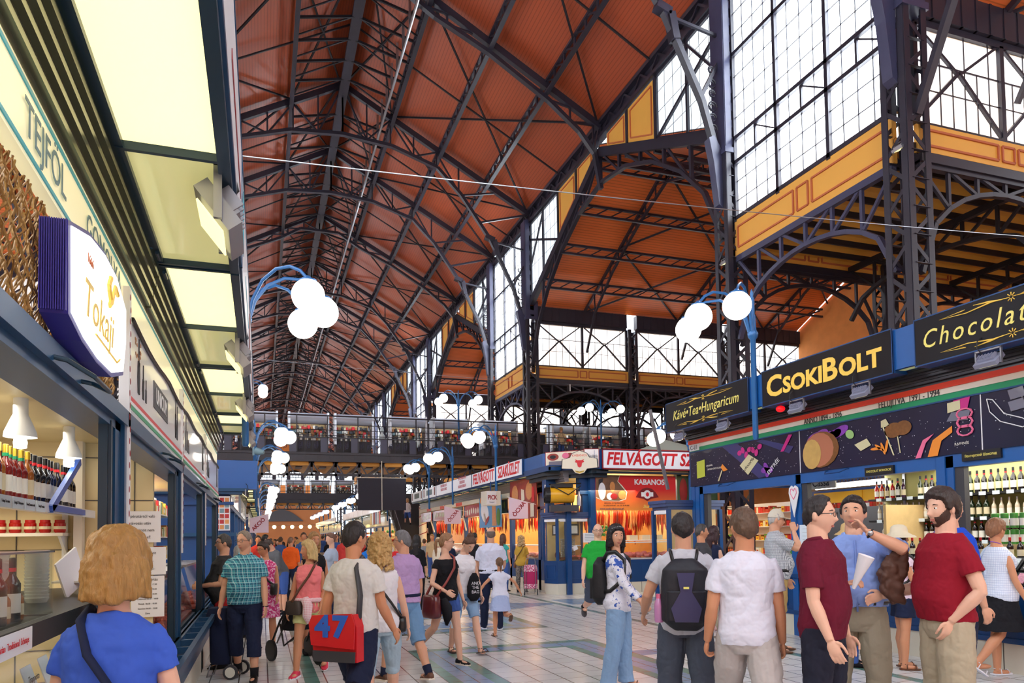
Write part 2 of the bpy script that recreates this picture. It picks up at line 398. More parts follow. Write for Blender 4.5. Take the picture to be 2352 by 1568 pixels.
# bright cable duct hanging along the ridge
m = MB(); m.tube([(5.35, -8, 21.0), (5.35, 145, 21.0)], .06, 8)
y = -6.0
while y < 144:
    m.box(5.3, 5.4, y, y+.04, 21.0, 22.2); y += 1.35
m.build('cable_duct', M['chrome'], label='long silvery cable duct running under the nave roof right of the ridge', cat='duct')

# eaves girder
for x, s in ((XE, 1), (XW, -1)):
    m = MB(); m.box(x-.14, x+.14, -9, 145, 17.35, 17.5); m.box(x-.1, x+.1, -9, 145, 18.0, 18.15); m.box(x+s*.1, x+s*.16, -9, 145, 17.4, 18.42)
    y = -9.0; k = 0
    while y < 145:
        m.bar((x, y, 17.5 if k % 2 else 18.0), (x, y+.6, 18.0 if k % 2 else 17.5), .07); y += .6; k += 1
    struct('eaves_beam', m, M['iron'])

# columns -------------------------------------------------------------
def lattice_col(m, x, y, z0, z1, w=.6, aw=.13):
    for sx in (-1, 1):
        for sy in (-1, 1):
            cx, cy = x+sx*(w/2-aw/2), y+sy*(w/2-aw/2)
            m.box(cx-aw/2, cx+aw/2, y+sy*w/2-.015, y+sy*w/2+.015, z0, z1)
            m.box(x+sx*w/2-.015, x+sx*w/2+.015, cy-aw/2, cy+aw/2, z0, z1)
            # rivet heads
            zz = z0+.1
            while zz < z1 and z1-z0 < 12:
                m.box(cx-.012, cx+.012, y+sy*(w/2+.018)-.008, y+sy*(w/2+.018)+.008, zz, zz+.02); zz += .22
    z = z0; k = 0; st = w*.95
    while z < z1-st:
        a, b = (-1, 1) if k % 2 else (1, -1); e = w/2-aw*.6
        for s in (-1, 1):
            m.bar((x+a*e, y+s*w/2, z), (x+b*e, y+s*w/2, z+st*.7), .085, .014, (0, 1, 0)); m.bar((x-e, y+s*w/2, z), (x+e, y+s*w/2, z), .07, .014)
            m.bar((x+s*w/2, y+a*e, z), (x+s*w/2, y+b*e, z+st*.7), .014, .085); 
        z += st; k += 1
def nave_column(x, y, s):
    m = MB(); lattice_col(m, x, y, 0, 12.6, .62, .15)
    m.cur = 1
    # solid pierced upper shaft
    for sx in (-1, 1): m.box(x+sx*.3-.02, x+sx*.3+.02, y-.3, y+.3, 12.6, 17.5)
    for sy in (-1, 1):
        m.box(x-.3, x-.1, y+sy*.3-.02, y+sy*.3+.02, 12.6, 17.5); m.box(x+.1, x+.3, y+sy*.3-.02, y+sy*.3+.02, 12.6, 17.5)
        z = 12.7
        while z < 17.4: m.box(x-.1, x+.1, y+sy*.3-.02, y+sy*.3+.02, z, z+.22); z += .5
    m.box(x-.36, x+.36, y-.36, y+.36, 12.45, 12.6)
    # bulging cast bracket with scrollwork carrying the truss foot
    xi = x - s*.3
    m.prism([(xi, y-.13, 10.9), (xi-s*.14, y-.13, 11.0), (xi-s*.28, y-.13, 12.2), (xi-s*.42, y-.13, 12.9), (xi-s*.25, y-.13, 13.0), (xi, y-.13, 12.6)], (0, .26, 0))
    m.cur = 0
    for z, r in ((13.25, .14), (13.6, .11), (13.92, .14), (14.3, .1), (14.6, .13), (15.0, .1)):
        c = Vector((xi-s*(.17+.02*(z-13)), y, z))
        m.tube([c+Vector((math.cos(a)*r, 0, math.sin(a)*r)) for a in [i*math.pi/5 for i in range(10)]], .022, 5)
        m.tube([c+Vector((math.cos(a)*r*(.3+a*.12), 0, math.sin(a)*r*(.3+a*.12))) for a in [i*.7 for i in range(8)]], .018, 5)
    m.path([(xi, y, 15.2), (xi-s*.6, y, 14.1)], .1)
    return struct('column', m, [M['iron'], M['iron_light']])
# gable opening over each wide bay, and glazed walls over each narrow bay
GZ = 13.3; AP = 16.9
WIN = [0]
def window(mbf, mbg, name=None):
    WIN[0] += 1; w = mbf.build('window_%d' % WIN[0], M['iron'], kind='structure')
    mbg.build('pane', M['pane'], w); return w
def panel_lines(m, a, b, z0, z1, fn, insets):
    """rectangular lining strips; fn(t,z) -> point, a..b along"""
    for t0, t1 in insets:
        q = [(t0, z0), (t1, z0), (t1, z1), (t0, z1), (t0, z0)]
        m.path([fn(*p) for p in q], .05, .05)
def ochre_band(name, fn, t0, t1, z0, z1, thick):
    """fn(t,z,off)->xyz ; band with three lined panels"""
    m = MB(); a, b, c, d = fn(t0, z0, 0), fn(t1, z0, 0), fn(t1, z1, 0), fn(t0, z1, 0)
    off = Vector(fn(t0, z0, thick))-Vector(a)
    m.prism([a, b, c, d], off); m.cur = 1
    L = t1-t0; zz0, zz1 = z0+.22*(z1-z0), z1-.22*(z1-z0); f = lambda t, z: fn(t, z, -.012)
    for u0, u1 in ((.03, .44), (.465, .535), (.56, .97)):
        q = [(t0+L*u0, zz0), (t0+L*u1, zz0), (t0+L*u1, zz1), (t0+L*u0, zz1), (t0+L*u0, zz0)]
        for p, r in zip(q[:-1], q[1:]):
            P0, P1 = Vector(f(*p)), Vector(f(*r)); m.bar(P0, P1, .045, .045)
    return m.build('trim_band', [M['ochre'], M['ochre_line']], kind='structure')
def arch_truss(m, fn, t0, t1, ztop, spring, crown, panels=8, w=.12):
    """girder with straight top chord and arched lower chord"""
    N = panels*2; pts = []
    for i in range(N+1):
        u = i/N; z = spring+(crown-spring)*math.sqrt(max(0, 1-(2*u-1)**2)); pts.append((t0+(t1-t0)*u, z))
    m.path([fn(*p) for p in pts], w, w*.8); m.bar(fn(t0, ztop), fn(t1, ztop), w*1.1, w*1.3)
    for i in range(0, N+1, 2):
        if 0 < i < N: m.bar(fn(*pts[i]), fn(pts[i][0], ztop), w*.6)
    for i in range(0, N, 2):
        a, b = (pts[i], (pts[i+2][0], ztop)) if i >= N/2 else ((pts[i][0], ztop), pts[i+2])
        if abs(a[1]-b[1]) > .25 : m.bar(fn(*a), fn(*b), w*.55)
def narrow_bay(x, s, y0, y1):
    """x wall plane, s=+1 right wall; glazing z 10.5..17.4 and ochre band"""
    fn = lambda t, z, off=0: (x+s*off, t, z)
    a, b = y0+.32, y1-.32; n = 3; zt = 17.35
    f = MB(); g = MB()
    for i in range(n+1):
        t = a+(b-a)*i/n; f.box(x-.07, x+.07, t-.055, t+.055, 10.45, zt)
    for z in (10.55, 12.15, 12.85, 15.3, 17.25): f.box(x-.07, x+.07, a, b, z-.055, z+.055)
    k = 0; yy = a
    for i in range(n):
        t0 = a+(b-a)*i/n; t1 = a+(b-a)*(i+1)/n
        f.bar((x, t0, 12.2), (x, (t0+t1)/2, 12.8), .04); f.bar((x, (t0+t1)/2, 12.2), (x, (t0+t1)/2, 12.8), .06)
        for j in range(1, 4): t = t0+(t1-t0)*j/4; f.box(x-.012, x+.012, t-.011, t+.011, 10.5, zt)
    for z in (11.05, 11.6, 13.45, 14.05, 14.65, 15.9, 16.5): f.box(x-.012, x+.012, a, b, z-.011, z+.011)
    g.box(x+.03, x+.04, a, b, 10.5, 12.15); g.box(x+.03, x+.04, a, b, 12.15, zt)
    window(f, g)
    ochre_band('trim', lambda t, z, off=0: (x-s*.05+s*off, t, z), a-.05, b+.05, 9.45, 10.5, .1)
    m = MB(); arch_truss(m, lambda t, z: (x, t, z), a, b, 9.38, 7.1, 8.75, 6, .13); struct('arched_beam', m, M['iron_light'])
def wide_bay(x, s, y0, y1):
    ym = (y0+y1)/2; m = MB(); a, b = y0+.3, y1-.3
    m.path([(x, a, GZ), (x, ym, AP), (x, b, GZ)], .22, .34)
    # arched rib below the gable rafters
    low = [(a, 10.2), (a+.9, 12.0), (a+2.1, 13.25), (a+3.9, 14.5), (a+5.8, 15.3), (ym, 15.65)]
    low = low + [(a+b-t, z) for t, z in reversed(low[:-1])]
    m.path([(x, t, z) for t, z in low], .16, .12)
    zr = lambda t: GZ+(AP-GZ)*(1-abs(t-ym)/(ym-a))
    prev = None
    for i in range(1, 10):
        t = a+(b-a)*i/10; zl = interp(low, t); m.bar((x, t, zl), (x, t, zr(t)), .11)
        if prev and i <= 5: m.bar((x, prev, zr(prev) if 0 else interp(low, prev)), (x, t, zr(t)), .08)
        if prev and i > 5: m.bar((x, prev, zr(prev)), (x, t, zl), .08)
        prev = t
    struct('gable_beam', m, M['iron'])
    # spandrels: glazed near the columns, ochre towards the apex
    for sg in (-1, 1):
        T = lambda d: ym+sg*d; h = ym-a
        zz = lambda d: GZ+(AP-GZ)*(1-d/h)+.2
        f = MB(); g = MB(); d0, d1, dm = 4.35, h, 6.2
        for d in (d0, dm, d1): f.bar((x, T(d), zz(d)), (x, T(d), 17.35), .1)
        f.bar((x, T(d0), 17.3), (x, T(d1), 17.3), .1); f.bar((x, T(d0), zz(d0)), (x, T(d1), zz(d1)), .1)
        f.bar((x, T(d0), zz(d0)), (x, T(d1), 16.5), .1); f.bar((x, T(dm), 17.2), (x, T(d1), 15.2), .08); f.bar((x, T(d1), 16.1), (x, T(dm), 14.9), .0001)
        for d in [d0+(d1-d0)*i/7 for i in range(1, 7)]: f.bar((x, T(d), zz(d)), (x, T(d), 17.3), .012)
        for z in (14.2, 15.1, 16.0, 16.7):
            dl = max(d0, h*(1-(z-.2-GZ)/(AP-GZ))); f.bar((x, T(dl), z), (x, T(d1), z), .012)
        g.prism([(x+.03, T(d0), zz(d0)), (x+.03, T(d1), zz(d1)), (x+.03, T(d1), 17.3), (x+.03, T(d0), 17.3)], (.01, 0, 0))
        window(f, g)
        m = MB(); zt = 17.3
        for e0, e1 in ((d0-.12, 2.35), (2.2, .62)):
            q = [(x-s*.02, T(e0), zz(e0)), (x-s*.02, T(e1), zz(e1)), (x-s*.02, T(e1), zt), (x-s*.02, T(e0), zt)]
            m.cur = 0; m.prism(q, (s*.04, 0, 0)); m.cur = 1
            c = sum((Vector(p) for p in q), Vector())/4; r = [c+(Vector(p)-c)*.8 - Vector((s*.015, 0, 0)) for p in q]
            m.path(r+[r[0]], .045)
        m.cur = 2; m.bar((x, T(2.28), zz(2.28)), (x, T(2.28), zt), .14); m.bar((x, T(d0-.05), zz(d0)), (x, T(d0-.05), zt), .14)
        m.build('trim_spandrel', [M['ochre'], M['ochre_line'], M['iron']], kind='structure')
def cross_roof(x0, x1, y0, y1):
    """boarded gabled roof running away from the nave over a wide bay, with its trusses"""
    ym = (y0+y1)/2
    for sg in (-1, 1):
        m = MB(); m.prism([(x0, ym, AP+.1), (x0, ym+sg*(ym-y0), GZ-.05), (x0, ym+sg*(ym-y0), GZ+.15), (x0, ym, AP+.3)], (x1-x0, 0, 0))
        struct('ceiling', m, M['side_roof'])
        m = MB(); m.prism([(x0, ym, AP+.32), (x0, ym+sg*(ym-y0), GZ+.17), (x0, ym+sg*(ym-y0), GZ+.2), (x0, ym, AP+.35)], (x1-x0, 0, 0)); struct('roof_bounce_sheet', m, M['alu'])  # unseen grey sheet, added to keep orange bounce off the window panes
    sx = 1 if x1 > x0 else -1; X = x0+sx*3.0; k = 0
    m = MB(); h = ym-y0
    while abs(X-x0) < abs(x1-x0)-.5:
        for sg in (-1, 1):
            P3 = lambda d, z: (X, ym+sg*d, z)
            m.bar(P3(0, AP-.1), P3(h, GZ-.15), .1, .14)
            lo = [(0, AP-.75), (h*.3, AP-1.6), (h*.6, AP-2.75), (h*.85, GZ-.6), (h*.97, GZ-2.3)]
            m.path([P3(*p) for p in lo], .1, .1)
            for i in range(0, 9):
                d = h*.95*i/9; d2 = h*.95*(i+1)/9; rz = lambda q: AP-.1-(AP-GZ)*q/h
                m.bar(P3(d, interp(lo, d)), P3(d, rz(d)), .05); m.bar(P3(d, interp(lo, d)), P3(d2, rz(d2)), .045)
        for sg in (-1, 1):
            for d0, d1 in ((0, h*.5), (h*.5, h)):
                r = lambda q: AP-.15-(AP-GZ)*q/h
                m.bar((X, ym+sg*d0, r(d0)), (X+sx*5.6, ym+sg*d1, r(d1)), .07); m.bar((X, ym+sg*d1, r(d1)), (X+sx*5.6, ym+sg*d0, r(d0)), .07)
        X += sx*5.6
    for d in (-h*.75, -h*.5, -h*.25, 0, h*.25, h*.5, h*.75):
        z = AP-.3-(AP-GZ)*abs(d)/h; X = x0
        m.bar((x0, ym+d, z), (x1, ym+d, z), .1); m.bar((x0, ym+d, z-.4), (x1, ym+d, z-.4), .1)
        while abs(X-x0) < abs(x1-x0)-1: m.bar((X, ym+d, z-.4), (X+sx*.7, ym+d, z), .05); X += sx*.7
    struct('side_roof_truss', m, M['iron'])
def cross_wall(x0, x1, y, facing, cols, full=True):
    """wall of windows over an ochre band, at right angles to the nave; facing=-1 seen from the front"""
    sx = 1 if x1 > x0 else -1
    for i, (c0, c1) in enumerate(zip(cols[:-1], cols[1:])):
        a, b = c0+sx*.3, c1-sx*.3; f = MB(); g = MB()
        for t in (a, (a+b)/2, b): f.box(t-.06, t+.06, y-.06, y+.06, 10.2, 12.4)
        f.box(a, b, y-.06, y+.06, 12.35, 12.5); f.box(a, b, y-.07, y+.07, 10.12, 10.25)
        for k, (p, q) in enumerate(((a, (a+b)/2), ((a+b)/2, b))):
            mm = (p+q)/2
            f.bar((p, y, 10.3), (mm-.0, y, 11.55), .075); f.bar((q, y, 10.3), (mm, y, 11.55), .075); f.bar((mm, y, 11.5), (p+(mm-p)*.1, y, 12.35), .06); f.bar((mm, y, 11.5), (q-(q-mm)*.1, y, 12.35), .06)
            for j in range(1, 7): t = p+(q-p)*j/7; f.box(t-.01, t+.01, y-.01, y+.01, 10.2, 11.6 if j % 2 else 12.35)
        f.box(a, b, y-.01, y+.01, 11.0, 11.02); f.box(a, b, y-.012, y+.012, 11.6, 11.63)
        g.box(a, b, y+.03, y+.04, 10.2, 12.4); window(f, g)
        ochre_band('trim', lambda t, z, off=0: (t, y-.1+off, z), min(a, b)-.05, max(a, b)+.05, 9.58, 10.18, .12)
        m = MB(); m.box(min(a, b), max(a, b), y-.12, y+.12, 9.36, 9.56)
        arch_truss(m, lambda t, z: (t, y, z), a, b, 9.34, 7.0, 9.0, 6, .12)
        m.box(min(a, b), max(a, b), y-.15, y+.15, 12.5, 13.2)
        for j in range(12): t = a+(b-a)*j/12; m.box(t-.03, t+.03, y-.17, y+.17, 12.5, 13.2)
        struct('arched_beam', m, M['iron'])
def strip_ceiling(x0, x1, y0, y1):
    """ochre vaulted ceiling of the low strip between two wide bays"""
    m = MB(); n = 8
    for i in range(n):
        a = y0+(y1-y0)*i/n; b = y0+(y1-y0)*(i+1)/n; K = 6; pr = None
        for k in range(K+1):
            u = k/K; p = (a+(b-a)*u, 9.75+.22*math.sin(math.pi*u))
            if pr: m.quad((x0, pr[0], pr[1]), (x1, pr[0], pr[1]), (x1, p[0], p[1]), (x0, p[0], p[1]))
            pr = p
    struct('ceiling', m, M['ochre_deep'], smooth=30)
    m = MB()
    for i in range(n+1):
        y = y0+(y1-y0)*i/n; m.box(min(x0, x1), max(x0, x1), y-.03, y+.03, 9.62, 9.78)
    for X in [x0+(x1-x0)*t for t in (.25, .5, .75)]:
        arch_truss(m, lambda t, z: (X, t, z), y0+.2, y1-.2, 9.55, 8.0, 9.0, 6, .12)
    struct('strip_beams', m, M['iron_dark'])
def side_columns(xs_, y):
    for x in xs_:
        m = MB(); lattice_col(m, x, y, 0, 12.4, .5, .13)
        for s in (-1, 1): m.path([(x+s*.25, y, 7.2), (x+s*.5, y, 8.2), (x+s*.9, y, 8.9)], .07)
        struct('column', m, M['iron'])
for k in range(-1, 6):
    b = 22.4*k
    for x, s in ((XE, 1), (XW, -1)):
        if 11.3+b > -12 and 17.3+b < 146:
            narrow_bay(x, s, 11.3+b, 17.3+b)
            for y in (11.3+b, 17.3+b):
                nave_column(x, y, s)
        y0, y1 = 17.3+b, 33.7+b
        if y1 > -12 and y0 < 130: wide_bay(x, s, y0, y1)
        if -1 <= k <= 3:
            xo = x+s*16.5
            cols = [x, x+s*5.7, x+s*11.4, x+s*17]
            if s == 1 or k >= 0:
                cross_roof(x, xo, y0, y1)
                cross_wall(x, xo, y1, -1, cols); side_columns(cols[1:], y1)
                cross_wall(x, xo, y0, 1, cols); side_columns(cols[1:], y0)
                strip_ceiling(x, xo, y1, y1+6.0)
# gable end of the side bay seen over the chocolate stall: orange plastered wall
m = MB(); m.prism([(29.4, 17.3, 6), (29.4, 33.7, 6), (29.4, 33.7, 13.3), (29.4, 25.5, 16.9), (29.4, 17.3, 13.3)], (.3, 0, 0)); struct('wall_east', m, M['orange_wall'])
# end wall of the nave
m = MB(); m.prism([(XW, 145, 15.2), (XE, 145, 15.2), (XE, 145, 18), (XC, 145, 23.2), (XW, 145, 18)], (0, .4, 0)); m.box(XW, XE, 145, 145.4, 0, 12.2); struct('wall_far', m, M['orange_wall'])
f = MB(); g = MB(); n = 7; w = 2*HW/n
for i in range(n):
    a = XW+w*i; f.box(a-.35, a+.35, 144.9, 145.2, 12.2, 15.2); f.box(a, a+w, 144.95, 145.1, 13.6, 13.7); f.bar((a+.35, 145, 15.1), (a+.9, 145, 13.6), .14); f.bar((a+w-.35, 145, 15.1), (a+w-.9, 145, 13.6), .14); f.box(a+w/2-.06, a+w/2+.06, 144.95, 145.1, 12.2, 15.2)
g.box(XW, XE, 145.2, 145.22, 12.2, 15.2); window(f, g)
m = MB(); m.box(XW, XE, 143.8, 145, 0, 8.5); m.cur = 1
m.prism([(XC-4+8*i/16, 143.6, 5.2+2.2*math.sin(math.pi*i/16)) for i in range(17)], (0, .4, 0)); m.build('wall_end', [M['end_wall'], M['dark_grey']], kind='structure')
# ================= MARKET STALLS =================
def part(name, mb, m, t, smooth=False, label=None):
    o = mb.build(name, m, t, smooth, label=label)
    if t.parent is None and t.type == 'EMPTY': o.location = -t.location
    return o
def ptext(s, t, m, loc, rot, size, **k):
    o = text(s, t, m, loc, rot, size, **k)
    if t.parent is None and t.type == 'EMPTY': o.location = Vector(loc)-t.location
    return o
def rows(y0, y1, step):
    n = max(1, int(round((y1-y0)/step))); return [y0+(y1-y0)*(i+.5)/n for i in range(n)]
# small goods ---------------------------------------------------------
def bottle_proto(name, glass, cap, label_m, h=.32, r=.037, band=None):
    m = MB(); m.lathe([(r*.9, 0), (r, .01), (r, h*.56), (r*.85, h*.63), (r*.42, h*.72), (r*.36, h*.78), (r*.36, h*.9)], n=12)
    b = m.build(name, glass, smooth=40)
    c = MB(); c.lathe([(r*.42, h*.84), (r*.42, h*.99), (r*.3, h)], n=10); c.build('bottle_cap', cap, b, 40)
    c = MB(); c.lathe([(r*1.02, h*.14), (r*1.02, h*.44)], n=12, cap=False); c.build('bottle_label', label_m, b, 40)
    if band: c = MB(); c.lathe([(r*.44, h*.78), (r*.44, h*.84)], n=10, cap=False); c.build('neck_band', band, b)
    return b
def jar_proto(name, body, lid, lab, h=.1, r=.042):
    m = MB(); m.lathe([(r*.8, 0), (r, .012), (r, h*.74), (r*.82, h*.82)], n=12); b = m.build(name, body, smooth=40)
    c = MB(); c.lathe([(r*.86, h*.8), (r*.86, h), (r*.8, h*1.01)], n=12); c.build('lid', lid, b, 40)
    c = MB(); c.lathe([(r*1.02, h*.28), (r*1.02, h*.5)], n=12, cap=False); c.build('jar_label', lab, b)
    return b
PROTO_USED = set()
def place(proto, loc, rz=0.0, label=None, cat=None, group=None, s=1.0):
    """first use moves the prototype, later uses copy it"""
    if proto.name not in PROTO_USED:
        PROTO_USED.add(proto.name); o = proto; o.location = loc; o.rotation_euler = (0, 0, rz); o.scale = (s, s, s)
    else: o = copy_tree(proto, None, loc, rz, scale=s)
    tag(o, label, cat, group); return o
G = {}
for k, c in dict(red=(120, 24, 20), dark=(24, 16, 20), amber=(150, 84, 24), green=(30, 48, 24), clear=(214, 200, 176), purple=(60, 20, 60), ruby=(190, 20, 20)).items():
    G[k] = mat('bottle_glass_'+k, c, .08, coat=.6)
M['cap_gold'] = mat('gold_foil', (212, 176, 60), .3, .6); M['cap_black'] = mat('black_foil', (26, 26, 30), .3, .2); M['cap_red'] = mat('red_foil', (180, 26, 30), .3)
M['lab_white'] = mat('white_label', (232, 230, 222), .6); M['lab_cream'] = mat('cream_label', (222, 210, 176), .6); M['lab_blue'] = mat('slate_label', (96, 110, 130), .6)
M['price'] = mat('price_card', (222, 236, 246), .5)
wine_red = bottle_proto('wine_bottle', G['red'], M['cap_gold'], M['lab_white'], band=M['green'])
wine_dark = bottle_proto('wine_bottle', G['dark'], M['cap_black'], M['lab_white'], band=M['red'])
wine_white = bottle_proto('wine_bottle', G['amber'], M['cap_gold'], M['lab_cream'])
wine_green = bottle_proto('wine_bottle', G['green'], M['cap_black'], M['lab_cream'])
spirit = bottle_proto('spirit_bottle', G['clear'], M['chrome'], M['lab_white'], h=.27, r=.03)
liqueur = bottle_proto('liqueur_bottle', G['ruby'], M['cap_black'], M['lab_white'], h=.3, r=.034)
plum = bottle_proto('liqueur_bottle', G['purple'], M['cap_black'], M['lab_cream'], h=.3, r=.034)
small_b = bottle_proto('small_bottle', G['amber'], M['cap_black'], M['lab_cream'], h=.19, r=.024)
jar_red = jar_proto('paprika_jar', mat('paprika_paste', (176, 26, 22), .2), M['cap_red'], M['lab_cream'], .1, .042)

def front_sign(t, x, o, ya, yb, z0, z1, face_m, side_m, depth=.12):
    """box sign hung along the canopy edge; returns face part"""
    m = MB(); xa, xb = (x-depth, x) if o > 0 else (x, x+depth)
    m.box(xa, xb, ya, yb, z0, z1); b = part('sign_box', m, side_m, t)
    m = MB(); e = .012; xf = x+o*.004
    m.box(xf-.004, xf+.004, ya+e, yb-e, z0+e, z1-e); return part('sign_face', m, face_m, t)
def canopy(t, x, o, ya, yb, zc, wide, lit, frame_m, cor_m, panel=None):
    """fluted shutter box, then underside light panels in a metal frame"""
    m = MB(); n = 9; z0, z1 = zc-.32, zc-.02
    for i in range(n):
        za = z0+(z1-z0)*i/n; xo = x+o*(.0+.07*i/n); dd = .018 if i % 2 else 0
        m.box(x-o*.12, xo+o*dd, ya, yb, za, za+(z1-z0)/n*(.9 if i % 2 else 1))
    part('shutter_box', m, cor_m, t)
    m = MB(); xi, xo_ = x+o*.07, x+o*(.07+wide); fr = .035; ym = (ya+yb)/2
    m.box(xi, xi+o*fr, ya, yb, zc, zc+.07); m.box(xo_-o*fr*1.6, xo_, ya, yb, zc-.02, zc+.1)
    for y in (ya, ym, yb): w = .05 if y != ym else .025; m.box(xi, xo_, max(ya, y-w/2), min(yb, y+w/2), zc-.005, zc+.08)
    m.box(x-o*.12, xo_, ya, yb, zc+.1, zc+.13)
    for q in (ya+.16, yb-.16): m.lathe([(.012, -.06), (.012, .06)], c=(xi+o*.02, q, zc-.01), n=8, axis=(0, 1, 0))
    part('canopy_frame', m, frame_m, t)
    for i, (p, q) in enumerate(((ya, ym), (ym, yb))):
        m = MB(); m.box(xi+o*fr, xo_-o*fr*1.6, p+.02, q-.02, zc+.03, zc+.05)
        on = lit[i]; part('light_panel', m, M['panel_light'] if on else M['panel_dim'], t)
def flood(x, y, z, o, label, group=None, tilt=.7, body=None, rz=0):
    f = empty('floodlight', (x, y, z), R(rz), label, 'floodlight', group)
    m = MB(); m.cbox((0, 0, -.07), .16, .26, .05, ry=o*tilt); m.cbox((o*.012, 0, -.045), .1, .18, .05, ry=o*tilt)
    for k in range(6): m.cbox((o*.035+.0, -.09+.036*k, -.03), .07, .008, .04, ry=o*tilt)
    b = m.build('housing', body or M['grey_plastic'], f)
    m = MB(); m.cbox((-o*.025, 0, -.095), .12, .2, .006, ry=o*tilt); m.build('lamp_glass', M['panel_light'], f)
    m = MB(); m.box(-.012, .012, -.15, -.135, -.12, .05); m.box(-.012, .012, .135, .15, -.12, .05); m.box(-.012, .012, -.15, .15, .04, .055); m.build('yoke', M['alu'], f)
    m = MB(); m.tube([(0, .06, 0), (o*.05, .09, .08), (o*.03, .1, .16), (0, .08, .2)], .006, 6); m.build('cable', M['black'], f)
    return f
def handle(x, o, y, z, parentt, m_):
    m = MB(); m.tube([(x, y-.2, z), (x+o*.05, y-.2, z-.01), (x+o*.12, y-.14, z-.05), (x+o*.12, y+.14, z-.05), (x+o*.05, y+.2, z-.01), (x, y+.2, z)], .009, 8)
    part('pull_handle', m, m_, parentt, 40)

# ---------- LEFT ROW (dairy, wine) : front plane x=-0.7, open towards +x ----------
XL = -.7
def left_bay(ya, yb, label, lit, poster, signs, open_case=False, first=False):
    t = empty('market_stall', (XL-.6, (ya+yb)/2, 0), 0, label, 'stall')
    pw = .09
    m = MB(); m.box(XL-.07, XL, yb-.2, yb, 0, 2.22); m.box(XL-.05, XL+.02, yb-.06, yb, .7, 2.25); part('post', m, M['teal_blue'], t)
    m = MB(); m.box(XL-.05, XL-.01, yb-.34, yb-.2, 0, 2.22); m.box(XL-.02, XL+.005, yb-.33, yb-.3, 0, 2.2); part('shutter_rail', m, M['teal_dark'], t)
    m = MB(); m.box(XL-.16, XL, ya, yb, 2.18, 2.26); m.box(XL-.1, XL+.03, ya, yb, 2.22, 2.3); part('header', m, M['teal_blue'], t)
    m = MB(); m.box(XL-.05, XL-.0, ya, yb, .3, .72); part('counter_front', m, M['teal_blue'], t)
    m = MB(); m.cur = 0; m.box(XL-.1, XL+.0, ya, yb, 0, .3)
    part('plinth', m, M['plinth'], t)
    # interior: ceiling, end partition, back
    m = MB(); m.box(XL-3.0, XL-.16, ya, yb, 2.42, 2.46); part('inner_ceiling', m, M['cream_tile'], t)
    m = MB(); m.box(XL-3.0, XL-2.95, ya, yb, 0, 2.42); part('back_panel', m, M['cream_tile'], t)
    # lit cream name band between cyan stripes
    m = MB(); m.box(XL-.05, XL-.002, ya, yb, 2.82, 3.08); part('name_band', m, M['name_band'], t)
    m = MB(); m.box(XL-.003, XL+.003, ya, yb, 2.835, 2.85); m.box(XL-.003, XL+.003, ya, yb, 3.045, 3.06); part('band_stripe', m, M['cyan'], t)
    n = len(signs)
    for i, s_ in enumerate(signs):
        ptext(s_, t, M['grey_blue'], (XL+.004, ya+(yb-ya)*(i+.5)/n, 2.94), FACE_PX, .17, ext=.001, ax=.95)
    # outward advertising board on the canopy edge, seen almost edge on
    # guard rail shelf
    if not open_case:
        m = MB()
        for xx in (XL+.02, XL+.17): m.box(xx-.02, xx+.02, ya, yb, .7, .76)
        for q in rows(ya, yb, .5): m.box(XL+.02, XL+.17, q-.02, q+.02, .705, .755)
        m.box(XL-.02, XL+.02, ya, yb, .3, .76); part('bag_rail', m, M['teal_blue'], t)
    handle(XL+.02, 1, (ya+yb)/2+.2, 2.24, t, M['teal_dark'])
    return t
M['shutter_olive'] = mat('olive_grey_shutter', (112, 112, 88), .22, .5)
M['name_band'] = mat('cream_name_band', (246, 238, 196), .25, emit=(250, 242, 200), es=.25)
M['cyan'] = mat('cyan_stripe', (60, 176, 196), .4); M['grey_blue'] = mat('grey_blue_lettering', (110, 140, 150), .5)
M['poster_gloss'] = mat('glossy_white_poster', (250, 250, 253), .2, coat=.35)
L_Y = [1.35, 4.3, 7.1, 10.0, 12.95]
LB = [left_bay(L_Y[0], L_Y[1], 'petrol blue dairy stall bay behind the woman in the blue tee', (1, 0), 0, ['TÚRÓ', 'TEJFÖL', 'GOMOLYA'], True),
      left_bay(L_Y[1], L_Y[2], 'petrol blue stall bay with notices on its cream tiled end wall', (1, 0), 1, ['', '']),
      left_bay(L_Y[2], L_Y[3], 'petrol blue stall bay with red packets on shelves behind glass', (1, 0), 1, ['', '']),
      left_bay(L_Y[3], L_Y[4], 'farthest petrol blue stall bay of the near left row, beside the man in dark grey', (1, 0), 1, ['', ''])]
for i, (ca, cb) in enumerate(zip([2.17, 5.12, 8.07, 11.02], [5.09, 8.04, 10.99, 13.0])):
    t = LB[i]; canopy(t, XL, 1, ca, cb, 3.4, .49, (1, 0), M['teal_dark'], M['shutter_olive'])
    m = MB(); m.box(XL+.555, XL+.575, ca+.01, cb-.01, 3.5, 4.2); part('sign_board', m, M['white'], t)
    m = MB(); m.box(XL+.576, XL+.579, ca+.3, ca+.5, 3.7, 4.1); m.box(XL+.576, XL+.579, ca+1.2, ca+2.6, 3.75, 3.8); part('board_print', m, [M['red_dark'], M['cyan'], M['ochre_line'], M['ink']][i], t)
    m = MB(); m.box(XL+.54, XL+.575, ca, cb, 3.44, 3.5); m.box(XL+.54, XL+.58, ca, cb, 4.2, 4.24); m.box(XL+.54, XL+.58, ca-.01, ca+.02, 3.44, 4.24); part('board_rim', m, M['teal_blue'], t)
